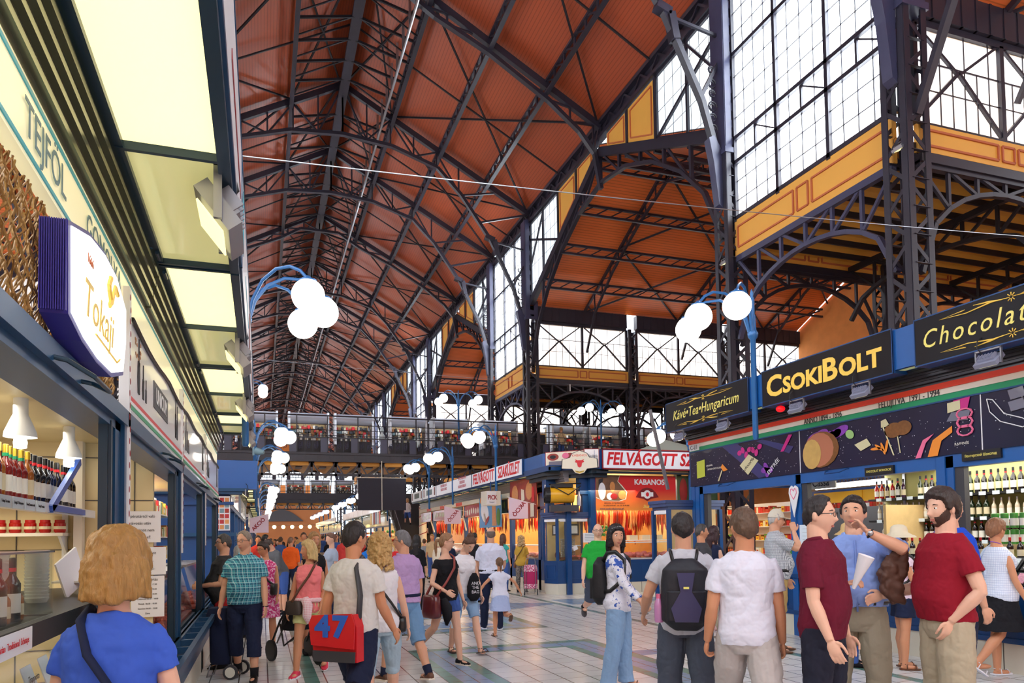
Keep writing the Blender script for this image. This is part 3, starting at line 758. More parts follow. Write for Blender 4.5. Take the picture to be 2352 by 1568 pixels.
# brass coloured woven grille over the first opening
m = MB(); y = 1.35
def wave(y0, z0, z1, ph, dirn):
    pts = []; z = z0; k = 0
    while z <= z1: pts.append((XL-.03+.012*math.sin(k*1.6+ph), y0+dirn*(z-z0)*.5+.008*math.sin(k*2.2), z)); z += .035; k += 1
    return pts
for i in range(118):
    yy = 1.35+i*.0262-.3
    for d in (1, -1):
        p = [q for q in wave(yy+(.3 if d < 0 else 0), 2.3, 2.82, i, d) if 1.36 < q[1] < 4.2]
        if len(p) > 2: m.tube(p, .0034, 4, cap=False)
M['brass'] = mat('brass_wire', (150, 112, 60), .4, .5)
part('mesh_grille', m, M['brass'], LB[0])
# posters with a tricolour foot over the other bays
for i in (1, 2, 3):
    t = LB[i]; ya, yb = L_Y[i], L_Y[i+1]
    m = MB(); m.box(XL-.03, XL+.02, ya+.06, yb, 2.3, 2.82); part('poster_board', m, M['poster_gloss'], t)
    m = MB()
    for z0, z1, c in ((2.38, 2.405, 0), (2.36, 2.38, 1), (2.335, 2.36, 2)):
        m.cur = c; m.box(XL+.02, XL+.024, ya+.06, yb, z0, z1)
    part('tricolour_stripe', m, [M['red'], M['white'], M['flag_g'] if 'flag_g' in M else M['green']], t)
    m = MB(); m.box(XL-.02, XL+.03, ya, ya+.06, 1.5 if i < 3 else 1.55, 2.98); part('pattern_strip', m, M['white'], t)
    m = MB()
    for k in range(22):
        z = 1.56+k*.065; m.ell((XL+.031, ya+.03+.008*(-1)**k, z), .002, .01, .018, 8, 5)
    part('paprika_print', m, M['red_dark'], t)
    m = MB()
    for y, h, w in ((ya+.38, .34, .05), (ya+.55, .22, .035), (ya+.66, .15, .028), (yb-.5, .36, .05), (yb-.38, .3, .05)):
        if i == 1 or (i > 1):
            m.cbox((XL+.022, y, 2.46+h*.3), .004, w*1.3, h*.55); m.cbox((XL+.022, y, 2.46+h*.72), .004, w*.35, h*.5); m.ell((XL+.022, y, 2.46+h*.3), .003, w, h*.3, 10, 6)
    part('bottle_print', m, M['ink'], t)
    if i == 1:
        m = MB(); m.box(XL+.021, XL+.024, ya+1.0, ya+1.75, 2.5, 2.68); part('logo_plate', m, M['dark_grey'], t)
        ptext('ZWACK UNICUM'[6:], t, M['white'], (XL+.026, ya+1.38, 2.59), FACE_PX, .15, ext=.001, ax=1.0, bold=.003)
        m = MB()
        for k in range(14): m.ell((XL+.022, ya+.35+.05*math.cos(k*1.9)*2, 2.72+.05*math.sin(k*2.7)), .002, .014, .012, 6, 4)
        part('blossom_print', m, M['wood'], t)
# black cable sagging under the name band
m = MB(); m.tube([(XL+.03, 4.4+.28*i, 2.83-.035*abs(math.sin(i*.55))) for i in range(31)], .012, 6); m.build('power_cable', M['black'], label='black power cable sagging under the cream name band of the left stalls', cat='cable')

# projecting purple light box: leaf shaped face, ribbed side
face0 = [(1.99, 2.39), (2.0, 2.16), (2.14, 2.13), (2.32, 2.115), (2.54, 2.12), (2.74, 2.17), (2.79, 2.29), (2.79, 2.41), (2.61, 2.47), (2.42, 2.475), (2.21, 2.45)]
face = [(y*1.38, 1.6+(z-1.6)*1.38) for y, z in face0]
t = empty('light_box_sign', (XL, 3.3, 2.55), 0, 'purple sided wall sign with a lit white face on the brass mesh at far left', 'sign')
m = MB(); m.prism([(XL, y, z) for y, z in face], (.085, 0, 0))
for k in range(12): m.box(XL+.002+k*.007, XL+.0055+k*.007, 2.738, 2.75, 2.38, 2.69)
part('sign_case', m, mat('purple_plastic', (58, 50, 140), .35), t)
m = MB(); c = (3.31, 2.57); m.prism([(XL+.086, c[0]+(y-c[0])*.95, c[1]+(z-c[1])*.93) for y, z in face], (.004, 0, 0)); part('lit_face', m, mat('lit_white_acrylic', (255, 255, 255), .3, emit=(255, 255, 250), es=.85), t)
ptext('Tokaji', t, M['gold'], (XL+.093, 3.22, 2.5), FACE_PX, .2, ext=.001, ax=1.1, shear=.2)
ptext('1666', t, M['ochre_line'], (XL+.093, 3.05, 2.66), FACE_PX, .05, ext=.001)
m = MB(); m.tube([(XL+.093, 3.4+.02*math.sin(k), 2.6+.016*k) for k in range(9)], .012, 6); m.tube([(XL+.093, 3.44, 2.62), (XL+.093, 3.52, 2.72), (XL+.093, 3.58, 2.7)], .01, 6); m.tube([(XL+.093, 3.15, 2.41), (XL+.093, 3.58, 2.4), (XL+.093, 3.65, 2.43)], .004, 5); part('emblem', m, M['gold'], t)

# interior of first two bays
m = MB(); m.box(XL-3, XL-.16, 6.72, 6.78, 0, 2.42); part('end_partition', m, M['cream_tile'], LB[1])
m = MB()
for xx in [XL-.3-.42*i for i in range(6)]: m.box(xx-.004, xx+.004, 6.712, 6.722, 0, 2.42)
for z in (.35, .75, 1.15, 1.55, 1.95, 2.3): m.box(XL-3, XL-.16, 6.712, 6.722, z-.004, z+.004)
part('tile_joint', m, M['grout'], LB[1])
m = MB(); m.box(-1.42, -1.36, 6.6, 6.7, 0, 2.42); part('corner_strip', m, M['cream_white'], LB[1])
for z0, s_, hh, zz in ((1.53, 'notice', .21, 0),):
    pass
def notice(x0, x1, z0, z1, lines, label, y=6.70, rotk=0.0):
    t = empty('paper_notice', ((x0+x1)/2, y, (z0+z1)/2), 0, label, 'notice')
    m = MB(); m.box(-(x1-x0)/2, (x1-x0)/2, -.002, .002, -(z1-z0)/2, (z1-z0)/2); m.build('sheet', M['paper'], t)
    n = len(lines)
    for i, (s_, sz) in enumerate(lines):
        text(s_, t, M['ink'], (0, -.004, (z1-z0)/2-(z1-z0)*(i+.75)/(n+.5)), FACE_NY, sz, ext=.0005, ax=.9)
    return t
notice(-1.1, -.8, 1.6, 1.86, [('A pénztártól való', .034), ('távozás után', .034), ('reklamációt nem', .034), ('fogadunk el!', .034)], 'white notice about complaints on the cream tiled wall, the upper one')
notice(-1.1, -.76, 1.33, 1.56, [('Műanyag Doboz', .032), ('Kis Doboz:   30.-', .026), ('Nagy Doboz:   50.-', .026)], 'white notice with plastic box prices on the cream tiled wall, middle one')
notice(-1.02, -.77, .98, 1.32, [('Nyitva tartás', .032), ('Hétfő   07.00 - 17.00', .018), ('Kedd   06.00 - 18.00', .018), ('Szerda  06.00 - 18.00', .018), ('Csütörtök 06.00 - 18.00', .018), ('Péntek  06.00 - 18.00', .018), ('Szombat 06.00 - 15.00', .018), ('Zárva', .018)], 'white opening hours notice on the cream tiled wall, lowest one')
# wine shelf along the aisle side
t = empty('wall_shelf', (-1.35, 4.6, 1.82), 0, 'long white wine shelf with blue brackets over the dairy counter', 'shelf')
m = MB(); m.box(-1.6, -1.28, 3.0, 6.65, 1.835, 1.855); part('board', m, M['white'], t)
m = MB(); m.box(-1.285, -1.275, 3.0, 6.65, 1.8, 1.86); part('label_rail', m, M['white'], t)
m = MB()
for y in (5.3, 3.1): m.bar((-1.27, y+.75, 2.2), (-1.27, y, 1.82), .03, .05); m.bar((-1.27, y, 1.83), (-1.27, y+.9, 1.83), .03, .04)
part('bracket', m, mat('royal_blue_bracket', (60, 96, 190), .4), t)
for i, y in enumerate(rows(3.9, 5.2, .22)):
    o = MB().box(-1.274, -1.268, y-.09, y+.09, 1.795, 1.86).build('price_label', M['price'], t); o.location = -t.location
    ptext(['Tokaji 5 Puttonyos', 'Tokaji Szamorodni', 'Tokaji Furmint'][i % 3], t, M['ink'], (-1.266, y, 1.828), FACE_PX, .022, ext=.0005)
for i in range(26):
    y = 3.95+i*.094; pr = wine_red if y < 5.15 and i % 5 != 3 else (wine_dark if y > 5.25 else wine_white)
    place(pr, (-1.37+.01*random.uniform(-1, 1), y, 1.856), R(90), 'red wine bottle with gold foil on the long white shelf' if pr is wine_red else ('dark wine bottle with black foil on the long white shelf' if pr is wine_dark else 'amber wine bottle with gold foil on the long white shelf'), 'bottle', {wine_red: 'red wine bottles on the left shelf', wine_dark: 'dark wine bottles on the left shelf', wine_white: 'amber wine bottles on the left shelf'}[pr], s=.98)
for i in range(12):
    y = 4.6+i*.14; place(wine_dark, (-1.5, y, 1.856), 0, 'dark wine bottle in the back rank of the long white shelf', 'bottle', 'back rank wine bottles on the left shelf')
# jar shelf on the end wall
t = empty('wall_shelf', (-1.7, 6.6, 1.6), 0, 'cream shelf carrying red paprika jars on the tiled end wall', 'shelf')
m = MB(); m.box(-2.5, -1.46, 6.45, 6.7, 1.66, 1.685); part('board', m, M['cream_white'], t)
m = MB()
for x in (-1.5, -2.1): m.prism([(x, 6.7, 1.66), (x, 6.47, 1.66), (x, 6.7, 1.5)], (.02, 0, 0)); m.box(x-.02, x+.02, 6.69, 6.71, 1.2, 2.1)
part('bracket', m, M['white'], t)
for i in range(9):
    place(jar_red, (-2.3+i*.1, 6.54, 1.686), 0, 'red paprika jar with a red lid on the cream shelf', 'jar', 'paprika jars on the cream shelf', s=1.0)
m = MB(); m.box(-2.5, -1.46, 6.5, 6.7, 1.93, 1.945); t2 = m.build('wall_shelf', M['cream_white'], label='upper cream shelf with more red jars just under the wine shelf', cat='shelf')
for i in range(9): place(jar_red, (-2.3+i*.1, 6.56, 1.946), 0, 'red paprika jar on the upper cream shelf', 'jar', 'paprika jars on the upper cream shelf')
# pendants
for (x, y, z, s, lb) in ((-1.28, 4.72, 2.2, 1.0, 'white pendant lamp nearest the purple sign'), (-1.28, 5.8, 2.2, 1.0, 'white pendant lamp farther into the wine stall')):
    t = empty('pendant_lamp', (x, y, z), 0, lb, 'lamp')
    m = MB(); m.lathe([(.082, 0), (.078, .03), (.05, .1), (.037, .13), (.036, .25), (.03, .26)], n=24, cap=False); m.build('lamp_shade', M['white'], t, 50)
    m = MB(); m.lathe([(.03, .0), (.035, -.03), (.032, -.06), (.01, -.065)], n=12); m.build('bulb', M['tube'], t, True)
    m = MB(); m.tube([(0, 0, .26), (0, 0, 2.42-z)], .006, 6); m.build('cord', M['white'], t)
area('stall_light', (-1.9, 4.2, 2.38), (0, 0, 0), 1.2, 3.5, 45, (1, .93, .76))
area('stall_light', (-1.7, 8.6, 2.38), (0, 0, 0), 1.0, 2.4, 28, (1, .95, .82)); area('stall_light', (-1.7, 11.5, 2.38), (0, 0, 0), 1.0, 2.4, 28, (1, .93, .8))
# refrigerated counter in front of the woman
t = empty('display_counter', (-1.0, 3.4, 0), 0, 'glass fronted dairy counter with a black top edge, behind the woman in the blue tee', 'counter')
m = MB(); m.box(-1.6, -.72, 1.4, 4.2, 0, .8); part('base', m, M['teal_dark'], t)
m = MB(); m.box(-1.6, -.86, 1.4, 6.2, 1.24, 1.27); m.box(-.88, -.84, 1.4, 6.2, 1.2, 1.29); part('top', m, M['black'], t)
m = MB(); m.prism([(-.85, 1.4, 1.2), (-.70, 1.4, .84), (-.705, 1.4, .84), (-.855, 1.4, 1.2)], (0, 2.8, 0)); part('glass_front', m, M['clear'], t)
m = MB(); m.box(-1.5, -.72, 1.4, 4.2, .8, .83); part('tray', m, M['chrome'], t)
for i, (y, s_) in enumerate(((4.45, 'Vaj'), (4.75, 'Túró'), (3.35, 'Trappista'), (3.62, 'Tejföl'), (3.85, 'Sajt'))):
    if i > 1: o = MB().cbox((-.845-.01*i, y, 1.06), .004, .13, .12, ry=R(-18)).build('price_tag', M['price'], t); o.location = -t.location; ptext(s_, t, M['ink'], (-.832-.01*i, y, 1.07), FACE_PX, .04, ext=.0005)
for y, w, s_ in ((3.0, .5, 'Hungarian  Traditional  Schnaps'), (4.5, .16, 'Bánki 2017'), (4.95, .28, 'Fizetés itt')):
    o = MB().box(-.838, -.834, y-w/2, y+w/2, 1.2, 1.285).build('label_card', M['paper'], t); o.location = -t.location
    ptext(s_, t, M['red'] if 'Sch' in s_ else M['ink'], (-.83, y, 1.242), FACE_PX, .036 if 'Sch' in s_ else .024, ext=.0005, ax=.85)
# glass box of little bottles on the counter, stacks of tubs
t = empty('glass_case', (-1.1, 3.4, 1.27), 0, 'open glass case with dressed miniature bottles on the counter', 'case')
m = MB()
for a, b, c, d in ((-1.3, -.9, 2.7, 2.705), (-1.3, -.9, 3.795, 3.8)): m.box(a, b, c, d, 1.28, 1.56)
m.box(-.9, -.895, 2.7, 3.8, 1.28, 1.56); m.box(-1.3, -1.295, 2.7, 3.8, 1.28, 1.56); part('pane', m, M['clear'], t)
m = MB()
for z in (1.28, 1.565): m.box(-.9, -.89, 2.7, 3.8, z-.004, z+.004); m.box(-1.3, -.89, 3.79, 3.8, z-.004, z+.004)
part('rim', m, M['chrome'], t)
for i in range(10):
    place(small_b if i % 2 else wine_dark, (-1.0, 2.9+i*.088, 1.272), 0, 'dressed small bottle inside the glass counter case' if i % 2 else 'black capped small bottle inside the glass counter case', 'bottle', 'small bottles in the glass case' if i % 2 else 'dark small bottles in the glass case', s=.85)
tub = MB(); tub.lathe([(.05, 0), (.06, .02), (.062, .028)], n=20); tub = tub.build('plastic_tub', mat('clear_white_plastic', (226, 230, 226), .2), smooth=40)
for sx, sy, n in ((-1.28, 4.35, 15), (-1.2, 4.75, 15)):
    for k in range(n): place(tub, (sx, sy, 1.27+.019*k), 0, 'white plastic tub in the nearer tall stack on the counter' if sy < 4.5 else 'white plastic tub in the farther tall stack on the counter', 'tub', 'tub stack nearer the glass case' if sy < 4.5 else 'tub stack nearer the post')
m = MB(); m.cbox((-1.12, 5.15, 1.42), .012, .22, .24, rx=R(28), rz=R(-20)); m.build('clipboard', M['paper'], label='white price sheet leaning beside the tub stacks on the counter', cat='sheet')
m = MB()
for i, (w, h) in enumerate(((.36, .26),)): m.cbox((-1.1, 5.35, 1.36), .26, .36, .012)
m.build('plastic_bags', M['offwhite'], label='flat pile of white bags at the end of the counter top', cat='bags')
bowl_m = mat('bowl_plastic', (226, 232, 232), .25); ch = mat('white_cheese', (244, 240, 224), .6); ham = mat('cured_meat', (120, 50, 40), .5, var=.3, vs=30)
for i, (x, y, r, cm) in enumerate(((-1.0, 3.3, .12, ch), (-.98, 3.62, .11, ham), (-1.02, 2.95, .12, ch), (-.95, 2.62, .12, ch), (-1.22, 3.5, .13, ham), (-.93, 3.95, .09, ch))):
    t = empty('food_bowl', (x, y, .83), 0, 'clear plastic bowl of %s in the dairy counter, %s' % (('white curd', 'dark meat')[cm is ham], ['second from the post', 'nearest the black edge', 'middle of the row', 'nearest the camera', 'at the back', 'beside the post'][i]), 'bowl')
    m = MB(); m.lathe([(r*.75, 0), (r, .1), (r*1.04, .105), (r*1.04, .112), (r*.97, .11), (r*.9, .08)], n=24, cap=False); m.build('bowl', bowl_m, t, 40)
    m = MB(); m.ell((0, 0, .075), r*.92, r*.92, .05, 18, 10); m.build('filling', cm, t, True)
# goods behind glass in bays three and four: shelves of mixed packets
def goods_wall(x, y0, y1, zs, depth, o, cols, label, seed=1, w=(.06, .13), h=(.1, .2), cap=60):
    rnd = random.Random(seed); sh = empty('goods_shelf', (x, (y0+y1)/2, 0), 0, label, 'shelf')
    m = MB()
    for z in zs: m.box(x-o*depth, x, y0, y1, z-.015, z)
    m.box(x-o*depth, x-o*(depth-.01), y0, y1, zs[0]-.3, zs[-1]+.3); part('shelf_boards', m, M['white'], sh)
    for k, z in enumerate(zs):
        m = MB(); y = y0+.03
        while y < y1-w[1]:
            ww = rnd.uniform(*w); hh = rnd.uniform(*h); m.cur = rnd.randrange(len(cols))
            m.box(x-o*(depth*.7), x-o*.03, y, y+ww, z, z+hh)
            if rnd.random() < .5: m.cur = 0; m.box(x-o*.03, x-o*.027, y+ww*.2, y+ww*.8, z+hh*.3, z+hh*.7)
            y += ww+.012
        o_ = part('packets', m, cols, sh); o_['kind'] = 'stuff'
    return sh
M['pk_red'] = mat('red_packet', (206, 30, 40), .35); M['pk_green'] = mat('green_packet', (70, 140, 60), .35); M['pk_yel'] = mat('yellow_packet', (230, 190, 60), .35)
PK = [M['lab_white'], M['pk_red'], M['pk_red'], M['pk_yel'], M['pk_green'], M['lab_cream'], M['wood']]
goods_wall(-1.35, 7.0, 9.9, [1.05, 1.35, 1.68, 2.0], .25, 1, PK, 'glass fronted shelves of red and white packets in the third left bay', 3)
goods_wall(-1.35, 10.1, 12.8, [1.05, 1.35, 1.68, 2.0], .25, 1, PK, 'shelves of mixed packets in the farthest near left bay', 4)
for ya, yb, lb in ((7.1, 9.58, 'slanted glass meat case in the third left bay'), (10.0, 12.5, 'slanted glass case in the farthest near left bay')):
    t = empty('display_case', (-.9, (ya+yb)/2, 0), 0, lb, 'case')
    m = MB(); m.box(-1.2, -.76, ya, yb, .1, .75); part('base', m, M['teal_dark'], t)
    m = MB(); m.prism([(-.78, ya, .75), (-.92, ya, 1.28), (-.925, ya, 1.28), (-.785, ya, .75)], (0, yb-ya, 0)); part('glass_front', m, M['clear'], t)
    m = MB(); m.box(-1.25, -.9, ya, yb, 1.28, 1.31); part('top', m, M['alu'], t)
    m = MB(); rnd = random.Random(int(ya)); m.box(-1.2, -.8, ya, yb, .75, .78)
    for k in range(46): m.ell((rnd.uniform(-1.15, -.84), rnd.uniform(ya+.1, yb-.1), .8+rnd.random()*.03), .05, .07, .035, 8, 5)
    o_ = part('cold_meats', m, [mat('mixed_meats', (190, 96, 80), .4, var=.5, vs=9)], t); o_['kind'] = 'stuff'
# flood lights on the canopy edge of the left row
for y, lb in ((3.95, 'large grey floodlight nearest the camera on the left canopy edge'), (6.95, 'second floodlight along the left canopy edge'), (9.7, 'third floodlight along the left canopy edge'), (12.4, 'fourth floodlight, at the far end of the left canopy edge')):
    f = flood(XL+.5, y, 3.36, 1, lb, tilt=.9, body=M['alu']); f.scale = (1.6, 1.6, 1.6)

# ---------- RIGHT NEAR BLOCK : chocolate shop, front plane x=7.9, open towards -x ----------
XR = 7.9
C_P = [11.85, 9.22, 6.6, 3.95]; C_Q = [12.1, 9.07, 6.08, 3.1]
starm = mat('space_poster', (28, 30, 56), .3, spec=.3, coat=.15, var=.3, vs=1.2)
SGN = [('Kávé•Tea•Hungaricum', 12.18, 9.66, 'narrow black sign reading Kávé Tea Hungaricum, leftmost on the chocolate shop'),
       ('CsokiBolt', 9.33, 6.85, 'black sign with big gold letters CsokiBolt, middle one on the chocolate shop'),
       ('Chocolate & Coffee', 6.53, 4.0, 'black sign starting Chocolate, cut off at the right edge of the picture')]
CB = []
labs = ['blue chocolate shop bay at the aisle corner, marked C-I/1', 'blue chocolate shop bay under the CsokiBolt sign', 'blue chocolate shop bay at the right edge with the Cyrillic header sign']
for i in range(3):
    ya, yb = C_P[i], C_P[i+1]; t = empty('market_stall', (XR+.6, (ya+yb)/2, 0), 0, labs[i], 'stall'); CB.append(t)
    m = MB(); m.box(XR, XR+.14, ya-.12, ya+.12, 0, 2.5); m.box(XR-.02, XR, ya-.02, ya+.1, 0, 2.5); part('post', m, M['blue'], t)
    m = MB(); m.box(XR+.02, XR+.1, ya-.24, ya-.12, .3, 2.5); part('shutter_rail', m, M['dark_grey'], t)
    m = MB(); m.box(XR, XR+.14, yb, ya, 2.36, 2.52); part('header', m, M['blue'], t)
    m = MB(); m.box(XR, XR+.1, yb, ya, .33, .93)
    for q in rows(yb+.15, ya-.15, .8): m.box(XR-.012, XR, q-.3, q+.3, .45, .82)
    m.box(XR-.03, XR+.1, yb, ya, .33, .39); m.box(XR-.05, XR+.3, yb, ya, .9, .96); part('counter_front', m, M['blue_deep'], t)
    m = MB(); m.box(XR-.01, XR+.1, yb, ya, 0, .33); part('plinth', m, M['plinth'], t)
    m = MB()
    for q in rows(yb, ya, 1.3): m.box(XR-.013, XR-.009, q-.006, q+.006, 0, .33)
    part('plinth_joint', m, M['grout'], t)
    ya2, yb2 = C_Q[i], C_Q[i+1]
    m = MB(); m.box(XR-.02, XR+.06, yb2+.005, ya2-.005, 2.52, 3.17); part('poster', m, starm, t)
    m = MB(); m.box(XR-.025, XR-.02, yb2-.006, yb2+.006, 2.52, 3.17); part('poster_joint', m, M['white'], t)
    m = MB()
    for k, (z0, z1, xo) in enumerate(((3.19, 3.26, 0), (3.26, 3.33, -.012), (3.33, 3.40, -.03))):
        m.cur = k; m.box(XR-.03+xo, XR+.06, yb2, ya2, z0, z1)
    part('tricolour_band', m, [M['green'], M['cream_white'], M['flagred']], t)
    m = MB(); m.box(XR-.03, XR+.05, yb2, ya2, 3.17, 3.19); part('blue_edge', m, M['blue_deep'], t)
    m = MB()
    for k in range(8):
        z = 3.40+k*.03; m.box(XR-.06-.035*k-(.02 if k % 2 else 0), XR+.1, yb2, ya2, z, z+.028)
    part('cornice', m, mat('dark_fluted_metal', (70, 70, 76), .22, .6), t)
    m = MB(); m.box(XR-.44, XR+.1, yb2, ya2, 3.62, 3.66); part('canopy', m, M['blue_deep'], t)
    m = MB(); m.box(XR-.4, XR-.3, yb2+.05, ya2-.05, 3.6, 3.62); part('light_panel', m, M['panel_dim'], t)  # unlit panel, carries the faint glow of its material
    m = MB(); m.box(XR+.14, XR+2.6, yb, ya, 2.62, 2.66); part('inner_ceiling', m, M['offwhite'], t)
m = MB(); m.box(XR, XR+.14, 12.0, 12.12, 0, 3.6); part('corner_post', m, M['blue'], CB[0])
m = MB(); m.box(XR, XR+2.6, 12.1, 12.16, 2.52, 3.6); part('end_fascia', m, M['blue_deep'], CB[0])
# star field and product pictures on the long poster
def blob(m, y, z, ry, rz, x=XR-.024, th=.004, n=16, rot=0.0):
    m.prism([(x, y+ry*math.cos(a)*math.cos(rot)-rz*math.sin(a)*math.sin(rot), z+ry*math.cos(a)*math.sin(rot)+rz*math.sin(a)*math.cos(rot)) for a in [2*math.pi*k/n for k in range(n)]], (-th, 0, 0))
def poly(m, pts, x=XR-.024, th=.004): m.prism([(x, y, z) for y, z in pts], (-th, 0, 0))
rnd = random.Random(5)
for i in range(3):
    m = MB(); 
    for k in range(130): blob(m, rnd.uniform(C_Q[i+1]+.05, C_Q[i]-.05), rnd.uniform(2.55, 3.14), .005*rnd.uniform(.5, 1.5), .005*rnd.uniform(.5, 1.3), n=5, th=.001)
    part('star_print', m, M['white'], CB[i])
def pp(t, name, shapes):
    for s_ in shapes: m = MB(); s_[1](m); part(name, m, s_[0], t)
flat = lambda n_, c, r=.3, **k: mat(n_, c, r, coat=.3, **k)
navy = flat('print_navy', (44, 52, 110)); choc = flat('print_cocoa', (120, 78, 40), var=.4, vs=25); gold_p = flat('print_gold', (196, 160, 92), var=.25, vs=8); magenta = flat('print_magenta', (196, 34, 130)); violet = flat('print_violet', (130, 60, 170), var=.5, vs=14)
pbar = flat('print_bar', (206, 200, 160)); orange_p = flat('print_orange', (232, 140, 50)); limeb = flat('print_lime', (190, 200, 70)); pink_p = flat('print_pink', (230, 110, 150)); grey_p = flat('print_grey', (110, 112, 130))
t = CB[0]
pp(t, 'product_print', [
 (navy, lambda m: poly(m, [(11.05, 3.17), (10.6, 3.17), (9.75, 2.56), (10.05, 2.52)])), (navy, lambda m: poly(m, [(10.1, 3.15), (9.95, 3.16), (9.2, 2.95), (9.3, 2.85)])),
 (limeb, lambda m: poly(m, [(11.86, 2.98), (11.6, 3.0), (11.6, 2.68), (11.86, 2.66)], XR-.028)),
 (pbar, lambda m: poly(m, [(10.55, 2.78), (10.3, 2.95), (10.05, 2.82), (10.33, 2.6)], XR-.03)),
 (magenta, lambda m: [blob(m, 10.55-.09*k, 3.0+.05*math.sin(k*2.3), .06, .045, XR-.028, rot=k) for k in range(7)]),
 (violet, lambda m: [blob(m, 9.9-.04*k, 2.64+.05*math.sin(k*2), .09, .05, XR-.029, rot=k) for k in range(4)]),
 (magenta, lambda m: poly(m, [(9.5, 2.9), (9.42, 2.9), (9.22, 3.14), (9.3, 3.15)], XR-.03)),
 (orange_p, lambda m: poly(m, [(11.02, 2.72), (10.9, 2.74), (11.05, 2.86), (11.1, 2.8)], XR-.03)), (pbar, lambda m: poly(m, [(11.2, 2.56), (11.16, 2.56), (11.05, 2.74), (11.08, 2.75)], XR-.03))])
ptext('ENTRÉE', t, M['white'], (XR-.034, 9.68, 2.68), (R(90), R(-38), R(-90)), .1, ext=.001)
ptext('ORIGINAL', t, M['offwhite'], (XR-.034, 11.45, 2.87), FACE_NX, .045, ext=.001); ptext('ARTISAN CHOCOLATE', t, M['offwhite'], (XR-.034, 11.3, 2.8), FACE_NX, .045, ext=.001, ax=.9)
ptext('chocoMe', t, M['ink'], (XR-.036, 10.3, 2.78), (R(90), R(-35), R(-90)), .085, ext=.001, shear=.3)
t = CB[1]
pp(t, 'product_print', [
 (violet, lambda m: [blob(m, 8.75-.13*k, 3.02+.03*math.sin(k*2), .16, .07, XR-.026, rot=-.3) for k in range(5)]),
 (choc, lambda m: blob(m, 8.62, 2.83, .36, .27, XR-.028)), (flat('print_skin', (176, 110, 84)), lambda m: blob(m, 8.66, 2.83, .3, .255, XR-.03)), (gold_p, lambda m: blob(m, 8.8, 2.78, .19, .225, XR-.034)),
 (flat('print_pistachio', (150, 190, 120)), lambda m: blob(m, 8.05, 2.98, .08, .06, XR-.03, rot=.5)),
 (pbar, lambda m: poly(m, [(7.97, 2.82), (7.75, 2.88), (7.68, 2.78), (7.86, 2.72)], XR-.03)), (orange_p, lambda m: [blob(m, 7.6-.06*k, 2.72+.04*math.sin(k*3), .09, .02, XR-.031, rot=.6*k) for k in range(4)]),
 (choc, lambda m: (blob(m, 7.3, 2.93, .15, .1, XR-.03), blob(m, 7.15, 2.94, .13, .095, XR-.031))),
 (pbar, lambda m: (poly(m, [(7.5, 3.08), (7.42, 3.1), (7.36, 3.0), (7.5, 2.99)], XR-.03), poly(m, [(7.48, 3.0), (7.46, 3.0), (7.3, 2.6), (7.32, 2.6)], XR-.03), poly(m, [(7.25, 2.85), (7.235, 2.85), (7.2, 2.62), (7.215, 2.62)], XR-.03))),
 (orange_p, lambda m: poly(m, [(6.92, 2.52), (6.8, 2.52), (6.72, 2.72), (6.45, 2.86), (6.45, 2.78), (6.6, 2.7), (6.66, 2.52)][::1], XR-.03)), (pink_p, lambda m: poly(m, [(6.98, 2.52), (6.9, 2.52), (6.82, 2.7), (6.7, 2.8), (6.86, 2.74)], XR-.031)),
 (magenta, lambda m: poly(m, [(6.43, 3.05), (6.42, 3.16), (6.2, 3.17), (6.24, 3.04)], XR-.03)), (pbar, lambda m: poly(m, [(6.5, 3.02), (6.5, 3.14), (6.33, 3.15), (6.33, 3.04)], XR-.033)), (grey_p, lambda m: poly(m, [(6.52, 2.92), (6.45, 3.02), (6.2, 3.02), (6.24, 2.9)], XR-.031))])
m = MB(); 
for k in range(3): m.tube([(XR-.035, 6.28+.1*math.cos(a), 2.98-.1*k+.06*math.sin(a)) for a in [i*.63 for i in range(11)]], .012, 5)
part('ring_print', m, pink_p, t); ptext('RAFFINÉE', t, M['offwhite'], (XR-.034, 6.33, 2.63), FACE_NX, .045, ext=.001)
t = CB[2]
m = MB(); m.tube([(XR-.03, 6.0, 3.1), (XR-.03, 5.97, 2.95), (XR-.03, 5.85, 2.82), (XR-.03, 5.6, 2.72), (XR-.03, 5.5, 2.75), (XR-.03, 5.6, 2.82), (XR-.03, 5.8, 2.9), (XR-.03, 5.93, 3.08), (XR-.03, 6.0, 3.1)], .006, 5); part('outline_print', m, M['white'], t)
m = MB(); 
for k in range(3):
    for j in range(2): poly(m, [(5.75-.2*k, 3.15-.13*j-.05*k), (5.58-.2*k, 3.17-.13*j-.05*k), (5.55-.2*k, 3.06-.13*j-.05*k), (5.72-.2*k, 3.04-.13*j-.05*k)], XR-.03)
part('bar_print', m, grey_p, t)
ptext('ANNO 1894 - 1896', CB[1], M['ink'], (XR-.05, 8.55, 3.29), FACE_NX, .13, ext=.001, ax=.72); ptext('FELÚJÍTVA  1991 - 1994', CB[1], M['ink'], (XR-.05, 7.05, 3.29), FACE_NX, .13, ext=.001, ax=.72)
m = MB(); m.box(XR-.045, XR-.04, 11.75, 12.08, 3.2, 3.32); part('stall_number_plate', m, M['white'], CB[0]); ptext('C-I/1', CB[0], M['ink'], (XR-.048, 11.92, 3.26), FACE_NX, .12, ext=.001)
for (s_, y, z, t_) in (('CHOCOLAT HONGROIS', 7.57, 2.42, 1), ('Венгерский Шоколад', 6.1, 2.47, 2)):
    m = MB(); m.box(XR-.03, XR-.0, y-.24, y+.24, z-.055, z+.055); part('header_sign', m, M['black'], CB[t_]); ptext(s_, CB[t_], M['gold_pale'], (XR-.034, y, z), FACE_NX, .045, ext=.001, ax=.85)
for t_, y in ((CB[0], 10.9), (CB[1], 8.3)): handle(XR-.02, -1, y, 2.5, t_, M['blue_deep'])
